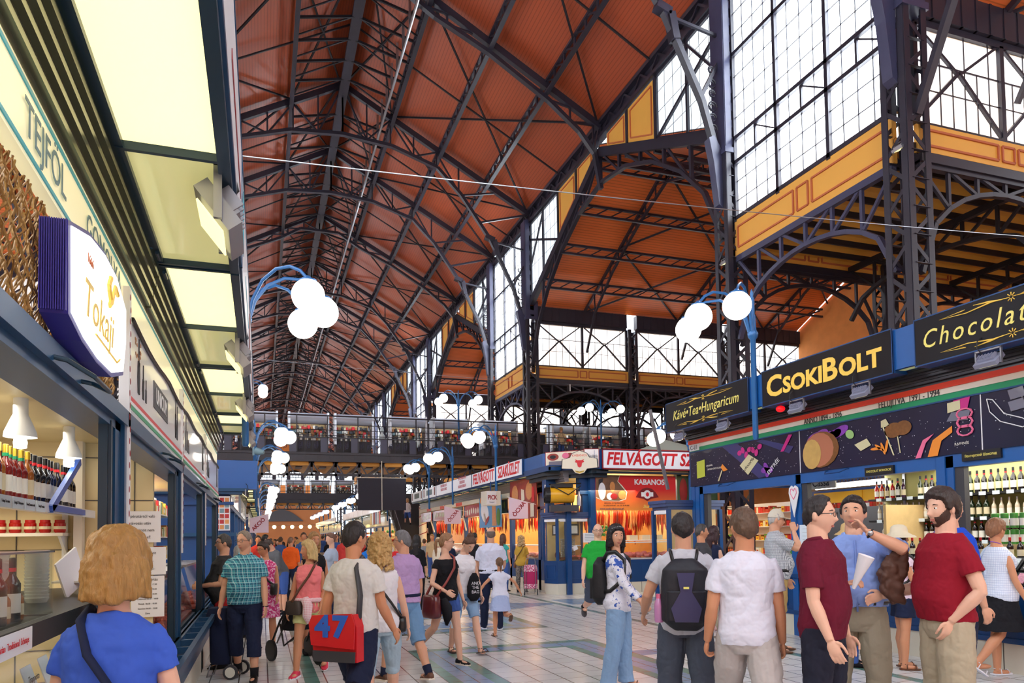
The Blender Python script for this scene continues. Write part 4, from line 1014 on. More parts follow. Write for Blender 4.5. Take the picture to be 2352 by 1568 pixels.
# the three black signs
XS = 7.42
def scroll(t, yc, z, L, flip):
    m = MB(); x = XS-.016
    for s in (1, -1):
        m.tube([(x, yc+s*.05, z), (x, yc+s*L*.25, z+.012*flip*s), (x, yc+s*L*.6, z-.02*flip), (x, yc+s*L, z+.0*flip), (x, yc+s*L*.62, z+.02*flip), (x, yc+s*L*.72, z+.005)], [.004, .009, .006, .003, .006, .002], 5)
        m.tube([(x, yc+s*.1, z), (x, yc+s*L*.28, z+.022*flip), (x, yc+s*L*.5, z+.04*flip)], [.004, .011, .004], 5)
    for k in range(8): a = k*math.pi/4; m.tube([(x, yc+.015*math.cos(a), z+.015*math.sin(a)), (x, yc+.05*math.cos(a), z+.05*math.sin(a))], [.004, .006], 5)
    part('scroll_ornament', m, M['gold'], t, True)
for i, (s_, ya, yb, lb) in enumerate(SGN):
    t = empty('shop_sign', (XS+.1, (ya+yb)/2, 3.84), 0, lb, 'sign')
    m = MB(); m.box(XS, XS+.3, yb, ya, 3.56, 4.12); part('sign_box', m, M['blue_deep'], t)
    m = MB(); m.box(XS-.012, XS, yb, ya, 3.56, 4.12); part('sign_face', m, M['black_sign'], t)
    m = MB(); m.box(XS-.016, XS-.01, yb, ya, 3.555, 3.57); m.box(XS-.016, XS-.01, yb, ya, 4.11, 4.125); m.box(XS-.016, XS-.01, ya-.012, ya, 3.56, 4.12); m.box(XS-.016, XS-.01, yb, yb+.012, 3.56, 4.12); part('rim', m, M['blue_deep'], t)
    yc = (ya+yb)/2
    if i == 1:
        run_text([('C', .44, .03), ('SOKI', .32, 0), ('B', .44, .03), ('OLT', .32, 0)], t, M['gold'], Vector((XS-.014, ya-.12, 3.8))-t.location, FACE_NX, (0, -1, 0), 2.2, bold=.012)
    else:
        ptext(s_, t, M['gold_pale'], (XS-.014, yc if i == 0 else ya-.1, 3.84), FACE_NX, .25 if i == 0 else .3, ext=.003, ax=.84 if i == 0 else .9, shear=.25, spacing=1.05 if i == 0 else 1.25, align='CENTER' if i == 0 else 'LEFT')
        for z, f in ((4.03, 1), (3.65, -1)):
            scroll(t, yc if i == 0 else ya-1.2, z, .85, f)
for ya_, yb_ in ((6.53, 6.85), (9.33, 9.66)): m = MB(); m.box(XS+.02, XS+.3, ya_, yb_, 3.6, 4.1); part('sign_link', m, M['blue'], CB[1])
for y, lb in ((11.7, 'leftmost floodlight under the black signs, at the corner'), (10.35, 'floodlight under the Kávé Tea sign, right of the corner one'), (8.55, 'floodlight under the left end of the CsokiBolt sign'), (7.35, 'floodlight under the right end of the CsokiBolt sign'), (5.6, 'floodlight under the sign starting Chocolate')):
    flood(XS-.02, y, 3.49, -1, lb, tilt=.75)
m = MB(); m.ell((XS+.1, 9.05, 3.5), .07, .07, .05, 14, 8); m.build('alarm_beacon', mat('red_beacon', (220, 20, 30), .2, emit=(255, 30, 40), es=.5), smooth=True, label='round red beacon lamp under the left end of the CsokiBolt sign', cat='beacon')
# shop interior
m = MB(); m.box(XR+2.55, XR+2.6, 3.9, 8.5, 0, 2.62); m.box(XR+1.0, XR+2.6, 8.45, 8.5, 0, 2.0); m.build('shop_partition', M['wood_light'], label='pale wooden partition behind the wine shelves of the chocolate shop', cat='partition')
t = empty('bottle_shelf', (XR+1.7, 6.2, 0), 0, 'dark shelves of wine and liqueur along the back of the chocolate shop', 'shelf')
SHX = 9.6
for z in (2.13, 1.78, 1.45):
    m = MB(); m.box(SHX-.05, SHX+.32, 4.2, 9.42, z-.03, z); part('board', m, M['black'], t)
    for y in rows(4.3, 9.3, .2): m = MB(); m.box(SHX-.056, SHX-.05, y-.05, y+.05, z-.04, z+.01); part('price_card', m, M['price'], t)
m = MB(); m.box(SHX+.32, SHX+.35, 4.2, 9.42, .9, 2.6); part('backboard', m, mat('olive_yellow_board', (200, 194, 120), .6), t)
m = MB(); m.box(SHX+.3, SHX+.34, 9.0, 9.05, .9, 2.6); m.box(SHX+.28, SHX+.32, 8.0, 8.04, .9, 2.6); part('upright', m, M['chrome'], t)
seq = [liqueur, liqueur, plum, liqueur, wine_dark, plum]
nm = {liqueur: 'ruby liqueur', plum: 'purple liqueur', wine_dark: 'black capped wine', wine_green: 'green wine', wine_red: 'gold capped red wine', spirit: 'clear spirit'}
def put(pr, loc, where): place(pr, loc, random.uniform(-.3, .3), '%s bottle on the %s of the chocolate shop' % (nm[pr], where), 'bottle', '%s bottles on the %s' % (nm[pr], where))
y = 9.34; i = 0
while y > 6.8:
    if not 8.55 < y < 8.72: put((seq[i % 6] if y > 8.6 else (wine_dark if i % 4 else wine_green)), (SHX+.06, y, 2.131), 'top shelf')
    y -= .105; i += 1
y = 6.3
while y > 4.6: put(wine_red if 4.9 < y < 5.6 else wine_dark, (SHX+.06, y, 2.131), 'top shelf'); y -= .12
y = 9.3
while y > 4.6:
    put(spirit if (y > 8.3 or 6.4 < y < 7.4) else wine_green, (SHX+.06, y, 1.781), 'middle shelf'); y -= .11
y = 9.2
while y > 5: put(spirit if y > 8.6 else wine_dark, (SHX+.04, y, 1.451), 'lower shelf'); y -= .1
# gift boxes with bottle pictures on the top right shelf
gb = MB(); gb.box(-.06, .06, -.09, .09, 0, .3); gb = gb.build('gift_box', M['lab_white']); k = MB(); k.box(-.064, -.06, -.03, .03, .05, .2); k.box(-.064, -.06, -.012, .012, .2, .26); k.build('bottle_print', G['green'], gb)
for j, y in enumerate((6.55, 6.33)): place(gb, (SHX+.03, y, 2.131), 0, 'white gift box printed with a bottle on the top shelf', 'box', 'white gift boxes on the top shelf')
bb = MB(); bb.box(-.08, .1, -.16, .16, 0, .32); bb = bb.build('gift_box', M['black'], label='large black gift box with a white swirl on the top shelf', cat='box'); k = MB(); k.tube([(-.083, .03, .26), (-.083, 0, .17), (-.083, -.05, .1), (-.083, .07, .03)], [.02, .03, .03, .05], 6); k.build('swirl_print', M['white'], bb, True); bb.location = (SHX+.02, 6.03, 2.131)
# counter display: gift bottles in front, slanted chocolate trays
gw = bottle_proto('wine_bottle', G['dark'], M['cap_red'], M['lab_cream'], h=.26, r=.036)
for i, y in enumerate(rows(4.4, 9.0, .125)):
    place(gw, (8.42, y, 1.25), 0, 'dark bottle with tag on the chocolate shop counter', 'bottle', 'tagged dark bottles on the shop counter')
t = empty('display_rack', (8.2, 6.6, .9), 0, 'slanted rack of chocolate bars along the shop counter', 'rack')
m = MB(); m.prism([(8.0, 4.1, .96), (8.5, 4.1, .96), (8.5, 4.1, 1.25), (8.3, 4.1, 1.25)], (0, 4.9, 0)); part('rack_body', m, M['black'], t)
bars = []
for nm_, c in (('navy', navy), ('pink', magenta), ('cocoa', choc), ('grey', grey_p)):
    b = MB(); b.cbox((0, 0, 0), .02, .16, .2, ry=R(46)); b = b.build('chocolate_box', M['black']); k = MB(); k.cbox((-.01, 0, .01), .012, .1, .15, ry=R(46)); k.build('window_print', flat('print_'+nm_+'_nuts', {'navy': (200, 196, 206), 'pink': (222, 150, 170), 'cocoa': (196, 120, 110), 'grey': (190, 200, 205)}[nm_], var=.6, vs=45), b); bars.append(b)
for r_, (x, z) in enumerate(((8.22, 1.2), (8.06, 1.04))):
    for i, y in enumerate(rows(4.2, 8.95, .19)):
        q = bars[(i*3+r_) % 4]; nmx = ('pale nut', 'pink', 'red nut', 'silver')[(i*3+r_) % 4]
        place(q, (x, y, z), 0, '%s chocolate box in the %s row of the slanted rack' % (nmx, ('upper', 'lower')[r_]), 'chocolate box', '%s chocolate boxes, %s row' % (nmx, ('upper', 'lower')[r_]))
tin = MB(); tin.lathe([(.045, 0), (.045, .18), (.04, .185)], n=16); tin = tin.build('tea_tin', M['pk_green'], smooth=40); k = MB(); k.lathe([(.046, .03), (.046, .12)], n=16, cap=False); k.build('tin_label', M['lab_white'], tin)
for i, y in enumerate((6.62, 6.5, 6.38, 6.26)): place(tin, (8.75, y, 1.42), 0, 'green tea tin stacked behind the counter beside the woman in white', 'tin', 'green tea tins'); place(tin, (8.75, y, 1.62), 0, 'green tea tin stacked behind the counter beside the woman in white', 'tin', 'green tea tins')
m = MB(); m.box(8.65, 8.85, 5.8, 6.8, 1.36, 1.42); m.box(8.65, 8.7, 5.8, 5.85, .9, 1.4); m.build('counter_stand', M['wood_light'], label='low wooden stand holding tea tins behind the shop counter', cat='stand')
# tubes, yellow beam, Cassa sign, brown grille
for (x, y0, y1, z, lb) in ((8.6, 10.2, 12.0, 2.5, 'long fluorescent tube inside the corner bay of the chocolate shop'), (9.9, 9.3, 11.0, 2.44, 'fluorescent tube in front of the yellow beam'), (10.3, 8.0, 9.1, 2.4, 'fluorescent tube under the brown grille'), (9.2, 4.6, 6.2, 2.6, 'fluorescent tube over the wine shelves')):
    t = empty('tube_light', (x, (y0+y1)/2, z), 0, lb, 'light'); m = MB(); m.lathe([(.022, y0), (.022, y1)], c=(x, 0, z-.02), n=10, axis=(0, 1, 0)); part('tube', m, M['tube'], t, 40); m = MB(); m.box(x-.04, x+.04, y0, y1, z, z+.05); part('batten', m, M['white'], t)
m = MB(); m.box(11.1, 11.2, 7.0, 12.4, 2.2, 2.42)
for y in (8.5, 9.8, 11.1): m.box(11.08, 11.1, y-.02, y+.02, 2.2, 2.42)
m.build('crane_beam', mat('yellow_steel', (236, 178, 46), .4), label='yellow steel beam crossing behind the chocolate shop openings', cat='beam')
m = MB(); 
for k in range(60): m.bar((11.0, 7.0+.09*k, 2.5), (11.0, 7.25+.09*k, 2.95), .012); m.bar((11.0, 7.25+.09*k, 2.5), (11.0, 7.0+.09*k, 2.95), .012)
m.box(10.98, 11.02, 7, 12.5, 2.46, 2.5); m.build('wire_grille', mat('brown_wire', (120, 90, 60), .5), label='brown wire grille above the yellow beam inside the shop', cat='grille')
m = MB(); m.box(8.5, 8.52, 9.02, 9.68, 2.3, 2.52); t = m.build('cash_sign', M['offwhite'], label='pale hanging sign with black letters Cassa behind the blue post', cat='sign'); text('Cassa', t, M['ink'], (8.49, 9.33, 2.4), FACE_NX, .2, ext=.001, ax=.8)
m = MB(); m.box(10.2, 10.8, 9.6, 11.2, .6, 2.05); m.build('cabinet', M['dark_grey'], label='tall dark cabinet inside the corner bay of the chocolate shop', cat='cabinet')
area('stall_light', (9.2, 6.3, 2.55), (0, 0, 0), 1.4, 4.2, 70, (1, .96, .86)); area('stall_light', (9.4, 10.6, 2.55), (0, 0, 0), 1.5, 2.4, 40, (1, .97, .9))
# heart cone sticker, leaflet on the post
t = empty('paper_cone_sign', (XR-.03, 9.22, 2.1), 0, 'white cone shaped sign with a heart on the blue shop post', 'sign')
m = MB(); m.prism([(0, -.0, -.26), (0, .11, .12), (0, .1, .2), (0, .04, .24), (0, 0, .21), (0, -.04, .24), (0, -.1, .2), (0, -.11, .12)], (-.01, 0, 0)); m.build('cone', M['white'], t)
m = MB(); m.tube([(-.014, 0, .02), (-.014, .07, .12), (-.014, .06, .18), (-.014, .03, .19), (-.014, 0, .15), (-.014, -.03, .19), (-.014, -.06, .18), (-.014, -.07, .12), (-.014, 0, .02)], .006, 5); m.build('heart', pink_p, t)
m = MB(); m.box(XR-.03, XR-.026, 8.85, 9.12, 1.2, 1.72); t = m.build('paper_notice', M['price'], label='pale printed price list taped below the cone sign', cat='notice'); 
for k in range(8): text('—————', t, M['ink'], (XR-.031, 8.985, 1.66-.055*k), FACE_NX, .03, ext=.0003)

# corner show cabinets (chamfered end pieces of the blocks)
def corner_cabinet(px, py, rz, label, scale=1.0, lit=True, w=1.15):
    t = empty('corner_cabinet', (px, py, 0), rz, label, 'cabinet')
    # local: width along x, front faces -y ; plan is a shallow five sided bay
    fx = [(-w/2, .5), (-w/2, .12), (-w*.2, -.12) if 0 else (-w/2+.12, 0), (w/2-.12, 0), (w/2, .12), (w/2, .5)]
    plan = [(-w/2, .45), (-w/2+.22, 0), (w/2, -.12), (w/2, .45)]
    def ring(m, z0, z1, off=0.0):
        c = Vector((0, .2)); P_ = [(x+(x-c.x)*off, y+(y-c.y)*off) for x, y in plan]; m.prism([(x, y, z0) for x, y in P_], (0, 0, z1-z0))
    m = MB(); ring(m, 0, .3, -.03); m.build('plinth', M['plinth'], t)
    m = MB(); ring(m, .3, .92); 
    for (a, b) in zip(plan[:-1], plan[1:]):
        A = Vector((*a, 0)); B = Vector((*b, 0)); d = B-A; nrm = Vector((d.y, -d.x, 0)).normalized()
        p, q = A+d*.18+nrm*.006, A+d*.82+nrm*.006
        m.path([p+Vector((0, 0, .42)), q+Vector((0, 0, .42)), q+Vector((0, 0, .8)), p+Vector((0, 0, .8)), p+Vector((0, 0, .42))], .02)
    m.build('base', M['blue_deep'], t)
    m = MB()
    for x, y in plan: m.box(x-.035, x+.035, y-.035, y+.035, .92, 2.08)
    m.build('corner_posts', M['blue_deep'], t)
    m = MB(); ring(m, 2.08, 2.14, .03); ring(m, 2.14, 2.2, .12); ring(m, 2.2, 2.26, .16); m.build('cornice', mat('blue_grey_cornice', (58, 78, 124), .35), t)
    m = MB()
    for (a, b) in zip(plan[:-1], plan[1:]):
        m.prism([(*a, .95), (*b, .95), (*b, 2.05), (*a, 2.05)], (0, .004, 0))
    m.build('glass', M['clear'], t)
    m = MB()
    for (a, b) in zip(plan[:-1], plan[1:]):
        A = Vector((*a, 2.0)); B = Vector((*b, 2.0)); d = B-A; nrm = Vector((d.y, -d.x, 0)).normalized()*.01
        m.prism([A+d*.08+nrm, A+d*.92+nrm, A+d*.92+nrm+Vector((0, 0, .07)), A+d*.08+nrm+Vector((0, 0, .07))], nrm*.2)
    m.build('top_label', M['paper'], t)
    m = MB(); m.box(-w/2+.1, w/2-.05, .4, .45, .92, 2.08); m.build('back', M['wood_light'], t)
    if lit:
        m = MB(); m.box(-.3, .4, .1, .3, 2.04, 2.06); m.build('inner_light', M['panel_light'], t)
        fr = MB(); fr.box(-.02, .42, .26, .3, 1.62, 1.94); f_ = fr.build('picture_frame', M['dark_grey'], t); fr = MB(); fr.box(.03, .37, .25, .26, 1.67, 1.89); fr.build('picture', M['paper'], f_)
        fr = MB(); fr.box(-.42, -.28, .16, .2, 1.62, 1.92); f_ = fr.build('picture_frame', M['dark_grey'], t); fr = MB(); fr.box(-.4, -.3, .15, .16, 1.66, 1.88); fr.build('picture', M['paper'], f_)
        g = MB()
        for i in range(9):
            for k in range(9): g.ell((-.1+.05*i, .32, 1.02+.06*k), .026, .026, .034, 8, 5)
        o_ = g.build('garlic_strings', mat('garlic_grey', (176, 170, 160), .6), t, True); o_['kind'] = 'stuff'
        g = MB(); g.box(-.25, .35, .02, .2, .95, 1.02); g.ell((-.3, .12, 1.08), .09, .06, .1, 12, 8); g.build('samples', mat('smoked_sample', (110, 56, 36), .5, var=.4, vs=20), t)
        g = MB(); g.cbox((-.02, -.075, 1.25), .16, .004, .14, ry=.2); g.cbox((.14, -.09, 1.27), .14, .004, .12, ry=-.4); g.build('stickers', M['paper'], t)
    return t
corner_cabinet(8.02, 18.35, 0, 'glazed blue corner cabinet under the yellow heater on the meat stall')
corner_cabinet(7.95, 12.55, R(180), 'glazed blue corner cabinet at the end of the chocolate shop')
# ================= MEAT HALL BLOCK (right, beyond the cross aisle) =================
warm = (1, .74, .42)
poster_cols = {k: flat('poster_'+k, c, **kw) for k, (c, kw) in dict(meatred=((150, 44, 40), dict(var=.5, vs=5)), blueveg=((60, 150, 210), dict(var=.35, vs=3)), dark=((40, 40, 50), dict(var=.5, vs=8)), redveg=((170, 40, 50), dict(var=.5, vs=6)), olive=((150, 150, 60), {}), kred=((214, 52, 44), {}), korange=((222, 122, 60), dict(var=.15, vs=2)), photo=((120, 90, 70), dict(var=.7, vs=4)), basket=((206, 140, 84), dict(var=.3, vs=20)), cream=((232, 226, 206), {}), maroon=((120, 26, 34), {})).items()}
MY = [18.3, 20.3, 22.95, 25.85, 28.75, 31.65, 34.5, 37.35]
MX = 7.9
faces = ['', 'SZAKÜZLET', 'FELVÁGOTT', 'SERTÉS MALACHÚS\nTŐKEHÚSOK\nHÚSÁRUK KIRAKAT', 'HENTESÁRU BOLT\nHÚSOK KOLBÁSZ', 'logo', 'logo']
labs = ['blue corner bay of the meat stall beside the glazed cabinet', 'meat stall bay under the red lettered SZAKÜZLET sign', 'meat stall bay under the smaller FELVÁGOTT sign', 'meat stall bay under the three line white sign', 'meat stall bay under the two line white sign', 'second last bay of the meat row, under a white picture sign', 'last bay of the meat row, beside the striped column']
def sausage_rack(t, x, y0, y1, z, n, cols, L=.5, along='y', rnd=None):
    rnd = rnd or random.Random(3); mm = [MB() for _ in cols]
    for i in range(n):
        u = y0+(y1-y0)*(i+.5)/n; c = rnd.randrange(len(cols)); l = L*rnd.uniform(.6, 1); r = rnd.uniform(.024, .04); dx = rnd.uniform(0, .25)
        P0 = (x+dx, u, z) if along == 'y' else (u, x+dx, z)
        pts = [(P0[0], P0[1], z), (P0[0]+.01, P0[1], z-l*.3), (P0[0]-.01, P0[1], z-l*.7), (P0[0], P0[1], z-l)]
        mm[c].tube(pts, [.006, r, r, .008], 7)
    for m, c in zip(mm, cols):
        if m.v: o_ = part('hanging_sausages', m, c, t, True); o_['kind'] = 'stuff'
SA = [mat('smoked_sausage', (176, 60, 30), .35, var=.3, vs=9), mat('pale_sausage', (230, 178, 110), .4, var=.2, vs=8), mat('red_sausage', (190, 36, 26), .3), mat('dark_salami', (110, 44, 28), .4, var=.3, vs=10)]
for i in range(7):
    ya, yb = MY[i], MY[i+1]; t = empty('market_stall', (MX+.7, (ya+yb)/2, 0), 0, labs[i], 'stall')
    m = MB(); m.box(MX, MX+.13, ya-.1, ya+.1, 0, 2.9); part('post', m, M['blue_deep'], t)
    m = MB(); m.box(MX, MX+.1, ya, yb, .3, .9); part('counter_front', m, M['blue_deep'], t)
    m = MB(); m.box(MX, MX+.1, ya, yb, 0, .3); part('plinth', m, M['plinth'], t)
    m = MB(); m.box(MX, MX+.1, ya, yb, 2.42, 2.5); part('header', m, M['blue_deep'], t)
    canopy(t, MX, -1, ya, yb, 3.42, .4, (0, 0), M['blue_deep'], M['alu'])
    m = MB(); m.box(MX+2.8, MX+2.85, ya, yb, 0, 2.9); part('back_panel', m, mat('warm_panel', (220, 164, 92), .6, var=.15), t)
    m = MB(); m.box(MX+.1, MX+2.8, ya, yb, 2.9, 2.93); part('inner_ceiling', m, M['cream_tile'], t)
    # refrigerated counter with glass and stacked meat
    m = MB(); m.box(MX+.1, MX+.75, ya+.1, yb, .9, .95); part('meat_tray', m, M['chrome'], t)
    m = MB(); rnd = random.Random(i+20)
    for k in range(60): m.ell((MX+rnd.uniform(.14, .7), rnd.uniform(ya+.12, yb-.05), .98+rnd.random()*.08), .07, .09, .05, 8, 5)
    o_ = part('fresh_meat', m, mat('fresh_meat', (222, 120, 116), .35, var=.35, vs=10), t, True); o_['kind'] = 'stuff'
    m = MB(); m.prism([(MX+.02, ya+.1, .92), (MX+.12, ya+.1, 1.32), (MX+.125, ya+.1, 1.32), (MX+.025, ya+.1, .92)], (0, yb-ya-.1, 0)); part('counter_glass', m, M['clear'], t)
    m = MB(); m.box(MX+.1, MX+.5, ya+.1, yb, 1.32, 1.345); part('glass_shelf', m, M['white'], t)
    sausage_rack(t, MX+.5, ya+.1, yb-.05, 2.45, 16, SA, .75, rnd=random.Random(i)); sausage_rack(t, MX+1.6, ya+.1, yb-.05, 2.3, 18, SA, .6, rnd=random.Random(i+40))
    m = MB(); m.tube([(MX+.6, ya, 2.46), (MX+.6, yb, 2.46)], .012, 6); part('hanging_rail', m, M['chrome'], t)
    if i >= 1:
        f = front_sign(t, 7.4, -1, ya+.06, yb-.04, 3.46, 3.95, mat('white_sign_face', (228, 234, 244), .3, emit=(230, 236, 250), es=.12) if i == 1 else f_m, M['blue_deep'])
    if i == 1: f_m = f.data.materials[0]
    s_ = faces[i]
    if s_ in ('SZAKÜZLET', 'FELVÁGOTT'): ptext(s_, t, M['red'], (7.385, (ya+yb)/2, 3.7), FACE_NX, .5, ext=.003, ax=.78 if i == 1 else .92, shear=.15, bold=.012)
    elif s_ == 'logo':
        m = MB(); m.box(7.39, 7.394, (ya+yb)/2-.6, (ya+yb)/2+.6, 3.6, 3.85); part('sign_picture', m, M['grey_blue'], t)
        m = MB(); m.box(7.388, 7.392, ya+.2, ya+.45, 3.55, 3.9); m.box(7.388, 7.392, yb-.4, yb-.2, 3.55, 3.9); part('sign_figure', m, poster_cols['maroon'], t)
    elif s_: ptext(s_, t, mat('faded_red_lettering', (196, 100, 110), .5), (7.385, (ya+yb)/2+ (0 if i != 3 else -.1), 3.76), FACE_NX, .16, ext=.002, ax=.85)
    if i >= 2 and i != 1: # small produce posters under the shutter box
        cols = [('dark', 'olive'), ('redveg', 'cream'), ('dark', 'blueveg'), ('redveg', 'olive'), ('redveg', 'cream')][i-2]
        m = MB(); m.box(MX-.04, MX, ya+.25, yb-.2, 2.42, 2.88); part('produce_poster', m, poster_cols[cols[0]], t)
        m = MB(); rnd = random.Random(i)
        for k in range(7): m.ell((MX-.042, ya+.5+k*.3, 2.6+rnd.random()*.1), .003, .09, .12, 10, 6)
        part('vegetable_print', m, poster_cols[cols[1]], t)
        m = MB(); m.box(MX-.05, MX-.01, ya, yb, 2.92, 3.08)
        part('shutter_band', m, M['offwhite'] if i < 4 else M['cream_white'], t)
        if i >= 4: m = MB(); m.box(MX-.055, MX-.05, ya+.2, ya+1.2, 2.93, 3.07); part('red_patch', m, M['flagred'], t)
    m = MB(); m.bar((MX-.02, yb-.3, 1.9), (MX-.4, yb-1.2, 2.45), .05); part('awning_strut', m, M['cream_white'], t) if i in (2, 3, 5) else None
    if i in (0, 1, 3, 5): area('meat_light', (MX+1.2, yb if i else yb-.5, 2.85), (0, 0, 0), 1.6, 4.2, 130, warm)
# large hanging banners on this side
def banner(x, ya, yb, z0, z1, base, label, extra):
    t = empty('banner', (x, (ya+yb)/2, (z0+z1)/2), 0, label, 'banner'); m = MB(); m.box(x-.01, x+.01, ya, yb, z0, z1); part('sheet', m, base, t)
    for c, f in extra: m = MB(); f(m); part('print', m, c, t)
    return t
banner(7.72, 20.0, 22.4, 2.15, 3.4, poster_cols['meatred'], 'dark red banner with sausage pictures on the meat stall front', [
    (poster_cols['basket'], lambda m: (blob(m, 21.9, 2.95, .3, .3, 7.705), blob(m, 20.6, 3.0, .3, .28, 7.705))), (poster_cols['cream'], lambda m: (poly(m, [(21.3, 2.7), (21.0, 2.75), (21.05, 3.05), (21.3, 3.1)], 7.703), poly(m, [(20.5, 2.2), (20.2, 2.2), (20.2, 2.6), (20.5, 2.6)], 7.703))), (M['red'], lambda m: poly(m, [(20.4, 2.65), (20.15, 2.65), (20.2, 3.1), (20.35, 3.1)], 7.703)), (poster_cols['maroon'], lambda m: [blob(m, 22.1-.25*k, 2.4+.08*(k % 2), .16, .16, 7.704) for k in range(4)])])
banner(7.7, 23.3, 25.9, 1.95, 3.05, poster_cols['blueveg'], 'sky blue banner with a white swirl left of the small box sign', [
    (M['white'], lambda m: (blob(m, 25.2, 2.5, .5, .35, 7.688, rot=.4),)), (poster_cols['basket'], lambda m: poly(m, [(24.3, 2.0), (23.8, 2.0), (23.9, 2.7), (24.3, 2.7)], 7.686)), (poster_cols['redveg'], lambda m: blob(m, 24.9, 2.2, .3, .08, 7.684, rot=-.5)), (M['pk_green'], lambda m: blob(m, 23.6, 2.3, .2, .3, 7.686)), (orange_p, lambda m: (blob(m, 25.6, 2.95, .2, .12, 7.688), blob(m, 25.0, 2.95, .15, .1, 7.688)))])
t = empty('box_sign', (7.2, 22.9, 2.9), 0, 'white cube sign with red letters PICK hanging from the meat stall canopy', 'sign')
m = MB(); m.box(6.95, 7.45, 22.6, 23.2, 2.65, 3.12); part('box', m, M['offwhite'], t); ptext('PICK', t, M['red_dark'], (7.16, 22.59, 2.9), FACE_NY, .2, ext=.002, ax=.75, bold=.006)
m = MB(); m.box(6.97, 7.3, 22.592, 22.598, 2.68, 3.1); part('panel', m, M['white'], t); ptext('Szeged', t, M['blue_deep'], (7.14, 22.585, 2.75), FACE_NY, .06, ext=.001)
m = MB(); m.tube([(7.2, 22.9, 3.12), (7.2, 22.9, 3.45)], .02, 6); part('hanger', m, M['blue_deep'], t)
def flag(x, y, z, s, label, o=-1):
    t = empty('pennant', (x, y, z), 0, label, 'flag'); m = MB(); m.bar((0, 0, .0), (o*.9*s, 0, .22*s), .012); m.build('pole', M['white'], t)
    m = MB(); m.prism([(o*.25*s, 0, .05*s), (o*.85*s, 0, .2*s), (o*.85*s, 0, -.42*s), (o*.25*s, 0, -.42*s)], (0, .004, 0)); f_ = m.build('cloth', M['flag_cloth'], t)
    l_ = text('AKCIÓ', t, M['red_dark'], (o*.53*s, -.004, -.14*s), (R(90), R(-45), 0), .17*s, ext=.0005, bold=.004)
    if o < 0: l_.scale.x = -1; l_.rotation_euler = (R(90), R(-50), 0)
M['flag_cloth'] = mat('pale_flag_cloth', (232, 210, 226), .8)
flag(7.65, 19.9, 2.55, 1.0, 'nearer pale pennant with red letters on the meat stall front')
flag(7.6, 27.2, 2.6, 1.1, 'farther pale pennant with red letters along the meat row')
flag(-.5, 20.5, 2.15, .8, 'pale pennant with red letters on the far left row', o=1)
# front of the block facing the cross aisle -------------------------------------
FY = 18.0
t = empty('market_stall', (10.3, FY+.6, 0), 0, 'meat stall front under the big FELVÁGOTT sign, hung with sausages', 'stall')
m = MB()
for x in (8.62, 11.35): m.box(x-.08, x+.08, FY+.02, FY+.18, 0, 3.3)
part('post', m, M['blue_deep'], t)
m = MB(); m.box(8.6, 14, FY+.04, FY+.14, .3, .92); 
for x in (9.2, 9.7, 10.3, 10.9): m.box(x-.2, x+.2, FY+.03, FY+.04, .42, .8)
part('counter_front', m, M['blue_deep'], t)
m = MB(); m.box(8.6, 14, FY+.02, FY+.12, 0, .3); part('plinth', m, M['plinth'], t)
m = MB(); 
for x in rows(8.6, 12.5, .32): m.box(x-.005, x+.005, FY+.016, FY+.02, 0, .3)
part('plinth_joint', m, M['grout'], t)
m = MB(); m.box(8.7, 14, FY+2.2, FY+2.25, 0, 3.3); part('back_panel', m, mat('warm_back', (232, 186, 120), .6, var=.2), t)
m = MB(); m.box(8.6, 14, FY-.25, FY+.3, 3.3, 3.36); part('canopy', m, M['teal_dark'], t)
m = MB(); m.box(8.7, 14, FY+.2, FY+.75, .92, .96); part('meat_tray', m, M['white'], t)
m = MB(); rnd = random.Random(77)
for k in range(110): m.ell((rnd.uniform(8.75, 12), FY+rnd.uniform(.2, .7), .98+rnd.random()*.12), .09, .06, .05, 8, 5)
o_ = part('fresh_meat', m, mat('pink_meat', (232, 130, 130), .35, var=.3, vs=9), t, True); o_['kind'] = 'stuff'
m = MB(); m.prism([(8.7, FY+.1, .95), (8.7, FY+.25, 1.38), (8.7, FY+.255, 1.38), (8.7, FY+.105, .95)], (5, 0, 0)); part('counter_glass', m, M['clear'], t)
m = MB(); m.box(8.7, 13.7, FY+.2, FY+.6, 1.38, 1.41); m.tube([(8.7, FY+.2, 1.45), (13.7, FY+.2, 1.45)], .015, 6); part('glass_shelf', m, M['white'], t)
sausage_rack(t, FY+.5, 8.7, 9.65, 2.32, 24, [SA[1], SA[1], SA[0]], .62, 'x', random.Random(1)); sausage_rack(t, FY+.5, 9.65, 11.3, 2.32, 46, [SA[0], SA[2], SA[0], SA[1]], .62, 'x', random.Random(2)); sausage_rack(t, FY+.9, 9.6, 10.4, 1.85, 16, [SA[2]], .55, 'x', random.Random(4)); sausage_rack(t, FY+1.2, 8.8, 12.5, 2.3, 60, SA, .8, 'x', random.Random(9))
m = MB(); m.tube([(8.6, FY+.6, 2.33), (13.9, FY+.6, 2.33)], .012, 6); part('hanging_rail', m, M['chrome'], t)
m = MB(); rnd = random.Random(12)
for k in range(30): m.ell((rnd.uniform(8.7, 9.2), FY+.4, rnd.uniform(1.62, 1.85)), .05, .04, .05, 6, 5)
o_ = part('green_garnish', m, M['pk_green'], t, True); o_['kind'] = 'stuff'
m = MB()
for x in (9.6, 10.0, 10.4, 10.8): m.box(x-.13, x+.13, FY+.3, FY+.5, 1.46, 1.6)
part('price_boards', m, M['lab_cream'], t)
area('meat_light', (10.6, FY+1.0, 3.2), (0, 0, 0), 4.5, 1.4, 190, (1, .82, .52))
t = empty('shop_sign', (10.3, FY-.3, 3.68), 0, 'wide white sign with red FELVÁGOTT lettering over the meat stall front', 'sign')
